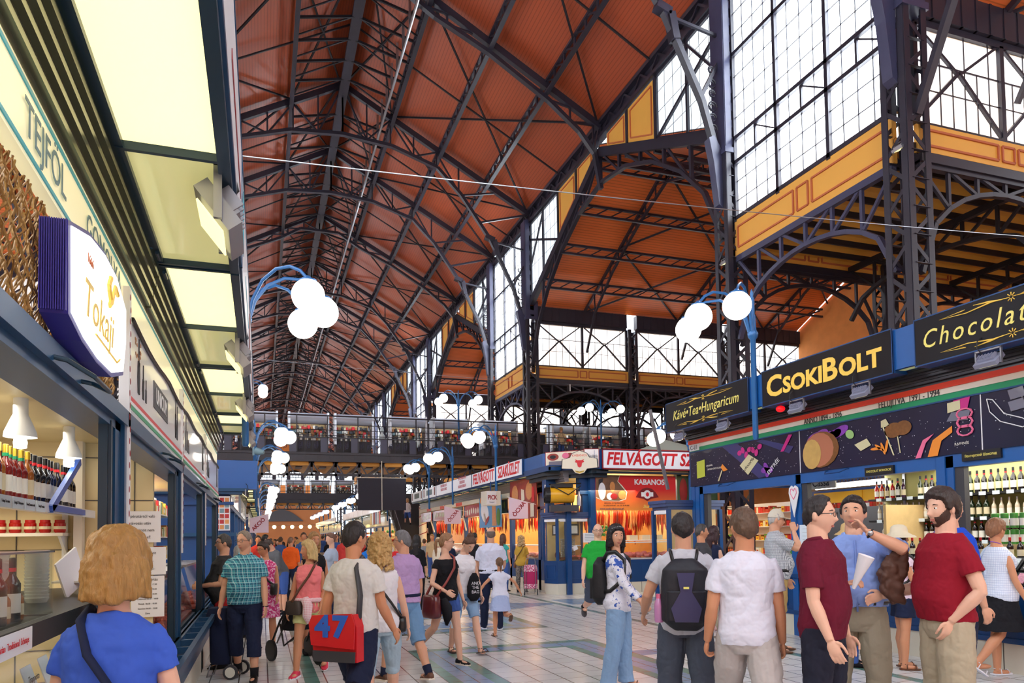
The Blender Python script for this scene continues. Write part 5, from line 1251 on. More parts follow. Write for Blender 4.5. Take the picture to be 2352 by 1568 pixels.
m = MB(); m.box(8.74, 13.5, FY-.32, FY-.02, 3.4, 3.96); part('sign_box', m, M['blue_deep'], t)
m = MB(); m.box(8.78, 13.46, FY-.335, FY-.32, 3.44, 3.92); part('sign_face', m, f_m, t)
m = MB()
for z in (3.4, 3.94): m.box(8.74, 13.5, FY-.34, FY-.32, z, z+.03)
m.box(8.74, 8.77, FY-.34, FY-.32, 3.4, 3.97); part('rim', m, M['red_dark'], t)
ptext('FELVÁGOTT SZAKÜZLET', t, M['red'], (8.86, FY-.34, 3.68), FACE_NY, .47, ext=.003, ax=.83, shear=.2, bold=.014, align='LEFT', spacing=1.02)
t = empty('banner', (10, FY-.05, 2.78), 0, 'red and orange banner with white KABANOS lettering', 'banner')
m = MB(); m.box(8.68, 11.2, FY-.03, FY-.01, 2.29, 3.26); part('sheet', m, None or bpy.data.materials.get('kab') or mat('kab', (214, 60, 44), .4), t)
kb = bpy.data.materials['kab']; n_ = kb.node_tree.nodes; l_ = kb.node_tree.links; tc = n_.new('ShaderNodeTexCoord'); sp = n_.new('ShaderNodeSeparateXYZ'); l_.new(tc.outputs['Generated'], sp.inputs[0]); rp = n_.new('ShaderNodeValToRGB'); rp.color_ramp.elements[0].color = srgb(226, 140, 60); rp.color_ramp.elements[1].color = srgb(216, 34, 40); rp.color_ramp.elements[1].position = .6; l_.new(sp.outputs['Z'], rp.inputs[0]); l_.new(rp.outputs[0], n_['Principled BSDF'].inputs['Base Color'])
def polyY(m, pts, y): m.prism([(x, y, z) for x, z in pts], (0, -.004, 0))
def blobY(m, x, z, rx, rz, y, n=18): m.prism([(x+rx*math.cos(a), y, z+rz*math.sin(a)) for a in [2*math.pi*k/n for k in range(n)]], (0, -.004, 0))
for c, f in ((poster_cols['cream'], lambda m: (polyY(m, [(8.68, 3.26), (9.42, 3.26), (9.36, 3.1), (9.5, 2.97), (9.64, 2.8), (9.6, 2.6), (9.4, 2.54), (8.9, 2.55), (8.68, 2.64)], FY-.032))),
             (poster_cols['photo'], lambda m: (polyY(m, [(8.68, 3.26), (9.4, 3.26), (9.34, 3.1), (9.46, 2.96), (9.61, 2.8), (9.57, 2.62), (9.38, 2.56), (8.9, 2.57), (8.68, 2.66)], FY-.036))),
             (M['white'], lambda m: (blobY(m, 8.86, 2.82, .11, .24, FY-.042), blobY(m, 9.1, 2.68, .1, .1, FY-.042))), (poster_cols['basket'], lambda m: (blobY(m, 9.48, 2.72, .12, .12, FY-.042), blobY(m, 9.18, 2.95, .08, .14, FY-.043))), (M['red_dark'], lambda m: (blobY(m, 9.22, 2.68, .11, .08, FY-.046))),
             (M['ink'], lambda m: polyY(m, [(8.76, 3.14), (8.9, 3.18), (8.86, 2.95), (8.76, 2.9)], FY-.04)),
             (poster_cols['maroon'], lambda m: polyY(m, [(9.9, 2.66), (10.0, 2.8), (10.12, 2.9), (10.27, 2.93), (10.42, 2.9), (10.54, 2.8), (10.64, 2.66), (10.4, 2.62), (10.27, 2.55), (10.14, 2.62)], FY-.034)),
             (M['white'], lambda m: (blobY(m, 10.27, 2.74, .12, .12, FY-.04), polyY(m, [(10.08, 2.68), (10.46, 2.68), (10.46, 2.8), (10.08, 2.8)], FY-.039))), (M['red'], lambda m: blobY(m, 10.27, 2.74, .05, .06, FY-.046))):
    m = MB(); f(m); part('print', m, c, t)
ptext('KABANOS', t, M['white'], (10.35, FY-.035, 3.08), FACE_NY, .21, ext=.003, bold=.006); ptext('Skarby Podhala', t, M['gold_pale'], (10.5, FY-.035, 2.4), FACE_NY, .12, ext=.002, shear=.3)
ptext('Jabłonka  ul. Spółdzielcza 2', t, M['ink'], (9.25, FY-.035, 2.5), FACE_NY, .06, ext=.001); ptext('tel. (18) 26 45 667   tel. (18) 26 40 468', t, M['ink'], (9.3, FY-.035, 2.43), FACE_NY, .05, ext=.001); ptext('www.szubrykabanos.pl', t, M['blue_deep'], (9.15, FY-.035, 2.34), FACE_NY, .08, ext=.001, shear=.2)
t = empty('banner', (11.7, FY, 2.85), 0, 'dark banner with cured ham pictures right of the KABANOS banner', 'banner')
m = MB(); m.box(11.25, 12.6, FY-.03, FY-.01, 2.4, 3.28); part('sheet', m, mat('green_banner', (70, 90, 60), .5), t)
for k in range(3): m = MB(); blobY(m, 11.45+.3*k, 2.85, .13, .36, FY-.036); part('ham_print', m, poster_cols['meatred'], t)
# upper corner fascia, signs, heater
t = empty('corner_fascia', (8.0, 18.4, 3), 0, 'blue chamfered upper corner of the meat block behind the yellow heater', 'fascia')
m = MB(); m.prism([(7.45, 20.3, 3.42), (7.45, 18.8, 3.42), (8.55, 17.75, 3.42), (9.0, 17.75, 3.42), (9.0, 20.3, 3.42)], (0, 0, .5)); part('fascia', m, M['blue'], t)
m = MB(); m.prism([(7.6, 20.3, 3.2), (7.6, 18.85, 3.2), (8.55, 17.9, 3.2), (9.0, 17.9, 3.2), (9.0, 20.3, 3.2)], (0, 0, .1)); m.prism([(7.5, 20.3, 3.3), (7.5, 18.82, 3.3), (8.5, 17.82, 3.3), (9.0, 17.82, 3.3), (9.0, 20.3, 3.3)], (0, 0, .12)); part('cornice', m, M['teal_dark'], t)
m = MB(); m.box(7.66, 7.86, 19.0, 19.2, 0, 3.2); m.box(8.4, 8.6, 18.25, 18.4, 2.2, 3.2); m.box(7.6, 7.9, 18.95, 19.25, 2.7, 3.2); m.box(8.3, 8.7, 18.2, 18.45, 2.75, 3.2); part('pier', m, M['blue_deep'], t)
m = MB(); m.cbox((7.66, 18.97, 2.98), .2, .02, .16, rz=0); part('number_plate', m, M['white'], t); ptext('E-I/3', t, M['ink'], (7.66, 18.955, 2.98), FACE_NY, .1, ext=.001)
def angled_sign(x0, y0, x1, y1, z0, z1, face_m, label, fn):
    A = Vector((x0, y0, 0)); B = Vector((x1, y1, 0)); d = B-A; L = d.length; ang = math.atan2(d.y, d.x)
    t = empty('shop_sign', ((x0+x1)/2, (y0+y1)/2, (z0+z1)/2), ang, label, 'sign'); h = z1-z0
    m = MB(); m.box(-L/2, L/2, 0, .12, -h/2, h/2); m.build('sign_box', M['red_dark'], t)
    m = MB(); m.box(-L/2+.02, L/2-.02, -.01, 0, -h/2+.02, h/2-.02); m.build('sign_face', face_m, t); fn(t, L, h); return t
def meat_pics(t, L, h):
    for c, f in ((poster_cols['meatred'], lambda m: (blobY(m, -L*.3, .1, .17, .1, -.012), blobY(m, L*.12, .1, .13, .09, -.012), blobY(m, L*.3, -.12, .12, .09, -.012))), (pink_p, lambda m: blobY(m, .02, .12, .1, .08, -.017)), (M['ink'], lambda m: blobY(m, -L*.3, .1, .09, .05, -.018)), (grey_p, lambda m: polyY(m, [(-L*.42, -.2), (.1, -.2), (.05, -.02), (-L*.4, -.02)], -.012))):
        m = MB(); f(m); m.build('print', c, t)
angled_sign(7.5, 18.72, 8.35, 17.9, 3.45, 3.95, poster_cols['cream'], 'white corner sign with cuts of meat pictured on it', meat_pics)
angled_sign(8.28, 17.85, 8.68, 17.72, 3.45, 3.97, M['poster_gloss'], 'narrow white sign reading Szőke Attila beside the FELVÁGOTT sign', lambda t, L, h: text('Szőke Attila', t, M['ink'], (0, -.016, .05), FACE_NY, .12, ext=.001, ax=.55))
t = empty('emblem_sign', (8.15, 17.85, 3.58), R(-28), 'round topped emblem sign with a red bull head on the corner', 'sign')
outl = [(-.48, -.14), (-.2, -.16), (-.12, -.27), (0, -.3), (.12, -.27), (.2, -.16), (.48, -.14), (.46, .1), (.26, .14), (.2, .25), (0, .33), (-.2, .25), (-.26, .14), (-.46, .1)]
m = MB(); m.prism([(x*1.05, 0, z*1.05) for x, z in outl], (0, .05, 0)); m.build('backing', M['ink'], t); m = MB(); polyY(m, outl, -.002); m.build('face', poster_cols['cream'], t)
m = MB(); polyY(m, [(-.13, .1), (-.1, .06), (-.13, .02), (-.07, 0), (-.05, -.1), (0, -.13), (.05, -.1), (.07, 0), (.13, .02), (.1, .06), (.13, .1), (.06, .07), (-.06, .07)], -.007); m.build('bull_head', M['red'], t)
m = MB(); polyY(m, [(-.14, -.2), (0, -.24), (.14, -.2), (.1, -.25), (0, -.285), (-.1, -.25)], -.007); m.build('yellow_ribbon', M['pk_yel'], t); text('KABANOS', t, M['flagred'], (0, -.008, .2), FACE_NY, .09, ext=.001); text('JABŁONKA', t, M['ink'], (0, -.012, -.24), FACE_NY, .045, ext=.001)
t = empty('space_heater', (7.72, 18.25, 2.72), R(-14), 'yellow cylindrical fan heater standing on the corner cabinet roof', 'heater')
m = MB(); m.lathe([(.2, -.3), (.215, -.28), (.215, .36), (.2, .38)], n=24, axis=(1, 0, 0)); m.build('barrel', mat('yellow_heater_paint', (230, 170, 30), .3), t, 40)
m = MB(); m.lathe([(.21, -.42), (.225, -.4), (.225, -.28), (.2, -.27)], n=24, axis=(1, 0, 0), cap=False); m.lathe([(.02, -.38), (.06, -.36), (.02, -.33)], n=12, axis=(1, 0, 0))
for k in range(8): a = k*math.pi/4; m.bar((-.38, 0, 0), (-.38, .21*math.cos(a), .21*math.sin(a)), .02, .05)
for r_ in (.08, .14, .2): m.tube([(-.41, r_*math.cos(a), r_*math.sin(a)) for a in [i*math.pi/8 for i in range(17)]], .005, 5)
m.build('fan_guard', M['black'], t); m = MB(); m.tube([(-.25, -.23, .25), (.2, -.24, .0), (.55, -.2, .24)], .015, 6); m.tube([(-.3, 0, .3), (.6, 0, .32)], .02, 6); m.box(-.25, .35, -.14, .14, .21, .3); m.build('handle_frame', M['black'], t)
m = MB(); m.box(-.28, .5, -.13, .15, -.45, -.28); m.bar((-.25, 0, -.2), (-.2, 0, -.3), .04); m.bar((.35, 0, -.2), (.35, 0, -.3), .04); m.build('base', M['dark_grey'], t)
m = MB(); m.lathe([(.06, -.3), (.06, -.05), (.03, .0), (.02, .1)], c=(.52, -.05, 0), n=12); m.build('gas_bottle', M['grey_plastic'], t, 40)
# green-white sun umbrella above the roof line of the block
t = empty('parasol', (14.6, 24, 0), 0, 'pale green parasol rising behind the FELVÁGOTT sign', 'parasol')
m = MB(); m.lathe([(1.9, 4.55), (1.85, 4.6), (.02, 5.2)], n=8, cap=False); m.build('canopy', mat('pale_green_canvas', (196, 218, 208), .7), t); m = MB(); m.tube([(0, 0, 3.6), (0, 0, 5.2)], .03, 8); m.build('pole', M['white'], t)
m = MB(); m.box(8.5, 15, 18.2, 37.3, 3.46, 3.55); m.build('block_roof', M['teal_dark'], label='flat dark roof of the meat stall block', cat='roof')
m = MB(); m.box(8.1, 11.5, 3.5, 12.1, 3.66, 3.72); m.build('block_roof', M['teal_dark'], label='flat dark roof of the chocolate shop block', cat='roof')
# leaning metal strut between the chocolate shop and the meat sign
m = MB(); m.bar((6.9, 11.9, 3.95), (7.25, 11.9, 2.45), .05, .05); m.build('awning_strut', M['alu'], label='grey metal strut leaning beside the chocolate shop corner', cat='strut')
# hand written cards on the meat posts
for x, z, lb in ((8.35, 1.55, 'white notice card on a stand beside the green tee man'), (11.2, 1.5, 'white notice card taped on the right post of the meat front')):
    t = empty('notice_card', (x+.1, FY-.08, z), 0, lb, 'notice'); m = MB(); m.box(-.2, .2, 0, .01, -.13, .13); m.build('sheet', M['paper'], t); m = MB()
    for k in range(5): m.box(-.15, .15, -.002, 0, .09-.045*k, .1-.045*k)
    m.build('text_lines', M['grey_blue'], t)
    m = MB(); m.box(-.02, .02, .01, .03, -z, -.12); m.build('stand', M['grey_plastic'], t)
# ================= GALLERY BRIDGES =================
def bridge(y0, x0, x1, detail=True):
    y1 = y0+6.0; zt = 5.5
    m = MB(); m.box(x0, x1, y0, y0+.12, 5.18, 5.5); m.box(x0, x1, y1-.12, y1, 5.18, 5.5); m.box(x0, x1, y0-.06, y0+.16, 5.46, 5.54); m.box(x0, x1, y0-.05, y0+.14, 5.14, 5.2)
    m.box(x0, x1, y0+.1, y1-.1, 5.42, 5.5)
    x = x0
    while x < x1: m.box(x-.02, x+.02, y0-.02, y0, 5.2, 5.46); x += .55
    struct('gallery_beam', m, M['iron'])
    m = MB(); x = x0; n = int((x1-x0)/1.05); w = (x1-x0)/n
    for i in range(n):
        a = x0+i*w; pr = None
        for k in range(9):
            u = k/8; p = (a+w*u, 5.0+.28*math.sin(math.pi*u))
            if pr: m.quad((pr[0], y0+.15, pr[1]), (p[0], y0+.15, p[1]), (p[0], y1-.15, p[1]), (pr[0], y1-.15, pr[1]))
            pr = p
        m.box(a+.12, a+w-.12, y0+.18, y0+.22, 4.98, 5.14)
    struct('ceiling', m, M['ochre_deep'], smooth=40)
    m = MB(); m.bar((x0, y0+.1, 4.55), (x1, y0+.1, 4.55), .1)
    for i in range(n+1):
        a = x0+i*w; m.box(a-.05, a+.05, y0+.05, y1-.05, 4.9, 5.15); m.bar((a, y0+.1, 4.5), (a, y0+.1, 5.2), .1)
        if i < n:
            m.bar((a, y0+.1, 5.15), (a+w*.33, y0+.1, 4.55), .05); m.bar((a+w, y0+.1, 5.15), (a+w*.67, y0+.1, 4.55), .05); m.bar((a+w*.5, y0+.5, 4.95), (a+w*.5, y0+1.4, 4.95), .3, .05)
    struct('gallery_brackets', m, M['iron'])
    r = empty('gallery_railing', ((x0+x1)/2, y0+.05, 5.5), 0, 'tall ornamental iron railing along the %s gallery bridge across the nave' % ('nearer' if detail else 'farther'), 'railing')
    m = MB()
    for z in (7.25, 6.85, 6.6, 6.35): m.tube([(x0, y0+.05, z), (x1, y0+.05, z)], .035 if z == 7.25 else .016, 6)
    m.box(x0, x1, y0+.02, y0+.08, 6.22, 6.27); m.box(x0, x1, y0+.02, y0+.08, 5.52, 5.58)
    for i in range(int((x1-x0)/1.36)+1): a = x0+1.36*i; m.box(a-.025, a+.025, y0+.02, y0+.08, 5.5, 7.25)
    part('rails', m, M['iron'], r)
    if detail:
        m = MB(); i = 0; a = x0+.17
        while a < x1:
            c = (a, y0+.05, 5.9)
            if i % 4 != 3:
                for s in (1, -1): m.tube([(a+s*.02*q*math.cos(q*.9)*.6, y0+.05, 5.9+s*.03*q*math.sin(q*.9)) for q in range(1, 9)], .013, 4, cap=False)
                m.bar((a-.15, y0+.05, 5.6), (a-.15, y0+.05, 6.22), .012); m.bar((a-.15, y0+.05, 6.27), (a+.16, y0+.05, 6.85), .01); m.bar((a+.16, y0+.05, 6.27), (a-.15, y0+.05, 6.85), .01)
            else: m.box(a-.15, a+.17, y0+.04, y0+.06, 5.56, 6.22)
            a += .34; i += 1
        part('scrollwork', m, M['iron_light'], r)
    else:
        m = MB(); m.box(x0, x1, y0+.04, y0+.06, 5.56, 6.1); part('scrollwork', m, M['iron'], r)
bridge(33.7, XW+.3, XE+17, True); bridge(72, XW+.3, XE+6, False)
# kiosks on the nearer bridge: curved silver hoods over packed counters
ks = empty('gallery_kiosk', (0, 0, 0), 0, '-', 'kiosk')
m = MB(); hood = [(0, 6.98), (-.18, 7.05), (-.3, 7.18), (-.34, 7.3), (0, 7.42), (1.2, 7.42), (1.2, 7.3), (.2, 7.2)]
m = MB(); pf = [(-.02, 6.95), (-.16, 7.0), (-.28, 7.1), (-.33, 7.24), (-.3, 7.36), (-.18, 7.42), (1.2, 7.42), (1.2, 7.36), (.0, 7.3)]
m.prism([(-.82, y, z) for y, z in pf], (1.64, 0, 0)); m.build('hood', mat('pale_blue_hood', (206, 222, 246), .35), ks, 40)
m = MB(); m.box(-.82, .82, 0, .9, 5.5, 6.2); m.build('counter', M['dark_grey'], ks)
m = MB(); m.box(-.8, .8, .9, .95, 5.5, 7.3); m.build('back_panel', M['wood_light'], ks)
for s in (-1, 1): m = MB(); m.box(s*.86-.05, s*.86+.05, -.3, .5, 6.0, 7.45); m.build('end_fin', M['chrome'], ks)
PKX = [M['lab_white'], M['lab_cream'], M['grey_blue'], M['dark_grey'], M['pk_red'], M['wood'], M['dark_grey'], M['lab_white']]
m = MB(); rnd = random.Random(8)
for z in (6.22, 6.42, 6.62, 6.8):
    x = -.75
    while x < .7: w = rnd.uniform(.05, .14); m.cur = rnd.randrange(8); m.box(x, x+w, .1+rnd.random()*.3+(z-6.2)*.5, .5+(z-6.2)*.5, z, z+rnd.uniform(.08, .17)); x += w+.02
o_ = m.build('souvenirs', PKX, ks); o_['kind'] = 'stuff'
m = MB(); m.box(-.7, .7, .1, .16, 7.2, 7.24); m.build('tube', M['tube'], ks)  # tube added under the hood to brighten the kiosk
kx = [(2.05, 'behind the teal figure'), (4.1, 'second right of the silver posts'), (6.65, 'left of the double lamp post'), (8.75, 'right of the double lamp post'), (11.3, 'left of the big iron column'), (-.2, 'partly behind the near left canopy'), (15.1, 'just right of the big iron column'), (17.2, 'in the middle of the right gallery'), (20.4, 'near the second iron column of the right gallery')]
for i, (x, w_) in enumerate(kx):
    lb = 'silver hooded souvenir kiosk on the gallery, '+w_
    if i == 0: ks.location = (x, 34.4, 0); ks['label'] = lb; ks['group'] = 'kiosks on the gallery bridge'
    else: copy_tree(ks, None, (x, 34.4+(.3 if x > 13 else 0), 0), 0, lb, 'kiosks on the gallery bridge')
for i, x in enumerate((-1.5, .8, 3.1, 5.4, 7.7, 10)):
    copy_tree(ks, None, (x, 72.7, 0), 0, 'souvenir kiosk on the far bridge', 'kiosks on the far bridge')
# white mannequin forms in the railing
man = MB(); man.lathe([(.03, 0), (.2, .05), (.26, .35), (.12, .55), (.1, .62), (.16, .8), (.1, 1.1), (.03, 1.15)], n=14); man = man.build('dress_form', mat('pale_dress', (206, 224, 230), .6), smooth=True, label='pale dress form hanging at the bridge railing, left one', cat='mannequin', group='dress forms at the railing'); man.location = (7.0, 33.9, 5.9); man.scale = (.75, .75, .9)
c = man.copy(); COL.objects.link(c); c.location = (5.35, 33.9, 6.2); c.scale = (.6, .6, .6); c['label'] = 'small pale dress form hanging at the bridge railing'
m = MB(); m.cbox((.72, 34.0, 6.35), .35, .3, .45); m.build('blue_bag', mat('turquoise_cloth', (40, 150, 170), .6), label='turquoise bag hanging behind the left part of the bridge railing', cat='bag')
# hanging black banner in two halves below the bridge
t = empty('banner', (5.27, 33.5, 3.65), 0, 'black two part screen hanging under the gallery bridge', 'banner')
m = MB(); m.box(4.17, 5.24, 33.48, 33.5, 2.92, 4.4); m.box(5.28, 6.38, 33.48, 33.5, 2.92, 4.4); part('sheet', m, mat('black_cloth', (38, 40, 56), .7), t)
m = MB(); m.tube([(5.26, 33.49, 2.9), (5.26, 33.49, 5.2)], .02, 6); m.tube([(4.1, 33.49, 4.42), (6.45, 33.49, 4.42)], .02, 6); part('pole', m, M['offwhite'], t)
# wires
def wire(a, b, sag, label):
    a, b = Vector(a), Vector(b); m = MB(); m.tube([a.lerp(b, k/24)-Vector((0, 0, sag*4*(k/24)*(1-k/24))) for k in range(25)], .0055, 5); m.build('wire', M['chrome'], label=label, cat='wire')
wire((-.2, 5.9, 4.6), (12.6, 8.45, 6.55), .05, 'thin bright wire crossing the whole nave at mid height')
wire((-.4, 33.4, 9.6), (24, 33.4, 9.4), .2, 'thin wire strung above the gallery bridge')
# triangle cards on the wire
m = MB(); m.cbox((14.8, 33.4, 9.12), .05, .02, .35); m.build('hanging_card', M['white'], label='small white card dangling from the wire above the right gallery', cat='card')
# stairs behind the meat row
t = empty('staircase', (8.6, 41, 0), 0, 'dark staircase rising beyond the end of the meat row', 'stairs')
m = MB()
for k in range(26): m.box(7.4, 10.0, 38.6+.28*k, 38.6+.28*(k+1)+.03, 0 if k < 2 else .17*(k-1), .17*(k+1))
part('steps', m, M['dark_grey'], t)
m = MB()
for x in (7.4, 10.0): m.bar((x, 38.4, .95), (x, 45.8, 5.4), .06, .06); [m.bar((x, 38.6+1.2*k, .17*4.3*k+.1), (x, 38.6+1.2*k, .17*4.3*k+1.0), .04) for k in range(6)]
part('handrail', m, M['iron'], t)
m = MB(); m.lathe([(.2, 0), (.2, 3.3)], c=(8.05, 37.6, 0), n=16); m.cur = 1
m.tube([(8.05+.21*math.cos(k*.6), 37.6+.21*math.sin(k*.6), .1+.045*k) for k in range(70)], .02, 5); m.build('striped_column', [M['offwhite'], M['red_dark']], smooth=40, label='pale round column wound with a red stripe at the end of the meat row', cat='column')

# ================= FARTHER STALL BLOCKS =================
def far_bay(x, o, ya, yb, label, pal, grp, zf=3.45, lit=True, sign=True, goods=1):
    t = empty('market_stall', (x-o*.7, (ya+yb)/2, 0), 0, label, 'stall', grp)
    m = MB(); m.box(x-o*.12, x, ya-.07, ya+.07, 0, 2.9); part('post', m, M['blue_deep'], t)
    m = MB(); m.box(x-o*.12, x, ya, yb, .3, .9); m.box(x-o*.12, x, ya, yb, 2.4, 2.5); part('counter_front', m, M['blue_deep'], t)
    m = MB(); m.box(x-o*.1, x-o*.01, ya, yb, 0, .3); part('plinth', m, M['plinth'], t)
    m = MB(); m.box(x-o*.1, x+o*.02, ya, yb, 2.5, 3.1); part('fascia', m, pal, t)
    canopy(t, x, o, ya, yb, 3.38, .45, (lit, 0), M['teal_dark'], M['shutter_olive'])
    if sign: m = MB(); m.box(x+o*.5, x+o*.56, ya+.05, yb-.05, 3.42, 3.95); part('sign_board', m, M['poster_gloss'], t)
    m = MB(); m.box(x-o*2.4, x-o*2.35, ya, yb, 0, 2.9); part('back_panel', m, M['wood_light'], t)
    m = MB(); rnd = random.Random(int(ya*7)); 
    for k in range(46):
        m.cur = rnd.randrange(5); y = rnd.uniform(ya+.1, yb-.1); z = rnd.choice((.95, 1.2, 1.5, 1.8, 2.1)); m.ell((x-o*(.25 if z < 1.3 else rnd.uniform(.3, 1.2)), y, z), .09, .12, .1, 7, 5)
    o_ = part('goods', m, [M['pk_red'], M['pk_yel'], M['pk_green'], SA[0], M['lab_cream']], t, True); o_['kind'] = 'stuff'
    return t
m = None
for k, (ya, yb) in enumerate(zip([18.4+2.9*i for i in range(6)], [18.4+2.9*(i+1) for i in range(6)])):
    far_bay(XL, 1, ya, yb, ['first', 'second', 'third', 'fourth', 'fifth', 'sixth'][k]+' blue stall bay of the far left row, counted from the crossing', [M['poster_gloss'], poster_cols['redveg'], M['blue_deep'], poster_cols['photo'], M['poster_gloss'], M['blue_deep']][k], None, sign=False)
    if k in (1, 4): area('stall_light', (XL-1.2, (ya+yb)/2, 2.8), (0, 0, 0), 1.4, 5, 90, warm)
t = empty('corner_fascia', (-2, 18.3, 3), 0, 'broad blue end wall of the far left stall row', 'fascia')
m = MB(); m.box(-4.2, -.72, 18.2, 18.4, 0, 2.72); m.box(-4.2, -.62, 18.12, 18.4, 2.45, 2.52); part('end_wall', m, M['blue_deep'], t)
m = MB(); m.box(-4.2, -.1, 18.15, 18.5, 2.82, 3.5); m.box(-1.0, -.97, 18.13, 18.16, 2.82, 3.5); part('upper_fascia', m, M['blue'], t)
m = MB(); m.box(-4.2, -.4, 18.05, 18.5, 2.7, 2.78); m.box(-4.2, -.3, 18.0, 18.5, 2.76, 2.83); m.box(-4.2, -.55, 18.05, 18.4, 1.72, 1.8); part('cornice', m, M['teal_blue'], t)
m = MB(); m.box(-1.05, -.7, 18.16, 18.2, 1.85, 2.65); p_ = part('food_poster', m, M['white'], t)
m = MB()
for i in range(3):
    for j in range(6): m.cur = (i*5+j*3) % 4; m.box(-1.03+.11*i, -.94+.11*i, 18.15, 18.165, 1.88+.127*j, 1.98+.127*j)
m.build('food_picture', [poster_cols['redveg'], poster_cols['basket'], M['grey_blue'], poster_cols['meatred']], p_)
m = MB(); rnd = random.Random(3)
for k in range(60): m.ell((-1.3+rnd.uniform(-.06, .06), 18.1, 3.05+rnd.uniform(-.25, .25)), .03, .02, .04, 6, 4)
m.build('green_ornament', mat('bright_green', (20, 170, 70), .5), smooth=True, label='bright green hanging ornament on the blue end wall', cat='ornament')
flood(-.35, 18.0, 2.75, 1, 'black floodlight under the blue corner of the far left row', body=M['black'])
m = MB(); m.lathe([(.09, 0), (.07, .12), (.04, .2)], c=(-.12, 17.9, 3.7), axis=(.8, -.4, -.2), n=12); m.box(-.2, -.16, 17.9, 18.1, 3.6, 3.85); m.build('loudspeaker', M['grey_blue'], smooth=40, label='pale blue grey horn loudspeaker on the corner of the far left row', cat='loudspeaker')
for (x, o, y0, n, gp) in ((XL, 1, 42.2, 9, 'stall bays of the left row beyond the bridge'), (7.9, -1, 47.5, 8, 'stall bays of the right row beyond the bridge'), (XL, 1, 78, 10, 'stall bays of the farthest left row'), (7.9, -1, 78, 10, 'stall bays of the farthest right row')):
    pr = None
    for k in range(n):
        ya = y0+2.9*k
        if k < 2: pr = far_bay(x, o, ya, ya+2.9, 'blue stall bay with lit canopy in the %s row %s the bridge' % ('left' if o > 0 else 'right', 'beyond' if y0 < 50 else 'far beyond'), [M['poster_gloss'], poster_cols['olive']][k], gp)
        else: copy_tree(pr, None, (pr.location.x, pr.location.y+2.9*(k-1), 0), 0, None, gp)
area('stall_light', (XL-.9, 56, 2.85), (0, 0, 0), 1.4, 22, 260, warm); area('stall_light', (8.9, 56, 2.85), (0, 0, 0), 1.4, 22, 260, warm)
area('stall_light', (3.6, 128, 4.5), (0, 0, 0), 8, 20, 700, warm)  # wide lamp over the open nave end, not inside any stall
# striped flags in front of the far right row
for k, c in enumerate((M['flagred'], M['white'], M['blue'], M['red_dark'], M['white'], M['pk_yel'])):
    m = MB(); m.box(7.35-.0, 7.37, 47.6+.8*k, 48.2+.8*k, 2.6, 3.9-.1*k); m.build('hanging_flag', c, label='coloured banner hanging along the right row beyond the bridge', cat='flag', group='banners beyond the bridge')
# aisle walls and backs so that no outdoors shows at floor level
m = MB(); m.box(29.4, 29.7, -12, 150, 0, 9.6); struct('wall_right', m, M['orange_wall'])
m = MB(); m.box(-22.4, -22.1, -12, 150, 0, 9.6); struct('wall_left', m, M['orange_wall'])
m = MB(); m.box(-22, 30, -12.2, -12, 0, 9.6); struct('wall_back', m, M['orange_wall'])
for k, (x0, x1, y0, y1, lb) in enumerate(((-4.2, -3.8, 1, 13, 'plain blue back of the near left stall block'), (11.6, 11.9, 3.5, 12.1, 'plain blue back of the chocolate shop block'), (11.6, 11.9, 20.4, 37, 'plain blue back of the meat stall block'), (-4.2, -3.8, 18.5, 36, 'plain blue back of the far left stall block'))):
    if k == 1: continue
    m = MB(); m.box(x0, x1, y0, y1, 0, 3.4); m.build('stall_back', M['blue_deep'], label=lb, cat='wall')
goods_wall(14.0, 4, 12, [1.0, 1.4, 1.8, 2.2], .4, -1, PK+SA, 'well stocked shelves across the side aisle, seen through the chocolate shop', 31)
m = MB(); m.box(14.4, 14.6, 3, 17, 0, 3.4); m.build('stall_back', M['blue_deep'], label='blue backing of the stalls across the side aisle', cat='wall')
goods_wall(14.0, 12, 20, [1.0, 1.4, 1.8, 2.2], .4, -1, SA+PK, 'shelves of sausages and packets across the side aisle, right part', 32)
# gallery floor side strips along the right aisle (Y 33.7 .. 39.7) are carried by the bridge beam; dark shop backs behind
m = MB(); m.box(XE+1, 29, 39.4, 39.6, 5.5, 7.6); m.build('gallery_partition', M['dark_grey'], label='dark shop backs behind the right gallery kiosks', cat='wall')

# ================= GLOBE LAMPS =================
def globe_lamp(x, y, o, label, z0=3.45, double=False, zt=0.0):
    t = empty('globe_lamp', (x, y, z0), 0, label, 'lamp', None)
    m = MB(); m.lathe([(.03, -.5), (.045, -.46), (.045, 1.1), (.075, 1.14), (.085, 1.2), (.05, 1.26), (.035, 1.3), (.04, 1.75), (.02, 1.8), (.03, 1.84), (.004, 1.92)], n=12); 
    for a in (0, 2.1, 4.2): m.tube([(.05*math.cos(a), .05*math.sin(a), 1.2), (.035*math.cos(a), .035*math.sin(a), 1.5)], .02, 6)
    m.build('post', M['lamp_blue'], t, 40)
    arms = ((-40, 0, 40) if not double else (-30, 30, 150, 210)) if o > 0 else ((140, 180, 220) if not double else (-30, 30, 150, 210))
    for a in arms:
        c, s = math.cos(R(a)), math.sin(R(a)); P3 = lambda r, z: (c*r, s*r, z)
        m = MB(); m.tube([P3(.05, 1.2), P3(.12, 1.45), P3(.28, 1.68), P3(.5, 1.8), P3(.72, 1.8), P3(.88, 1.72), P3(.97, 1.62)], .022, 8)
        m.lathe([(.03, 0), (.05, .03), (.11, .05), (.115, .07)], c=P3(1.0, 1.63), n=14, axis=(0, 0, -1)); ar = m.build('arm', M['lamp_blue'], t, 40)
        m = MB(); m.ell(P3(1.0, 1.38), .21, .21, .21, 24, 16); m.build('globe', M['globe'], t, True)
    return t
globe_lamp(-.2, 10.1, 1, 'three globe lamp post on the near left canopy edge', 3.34)
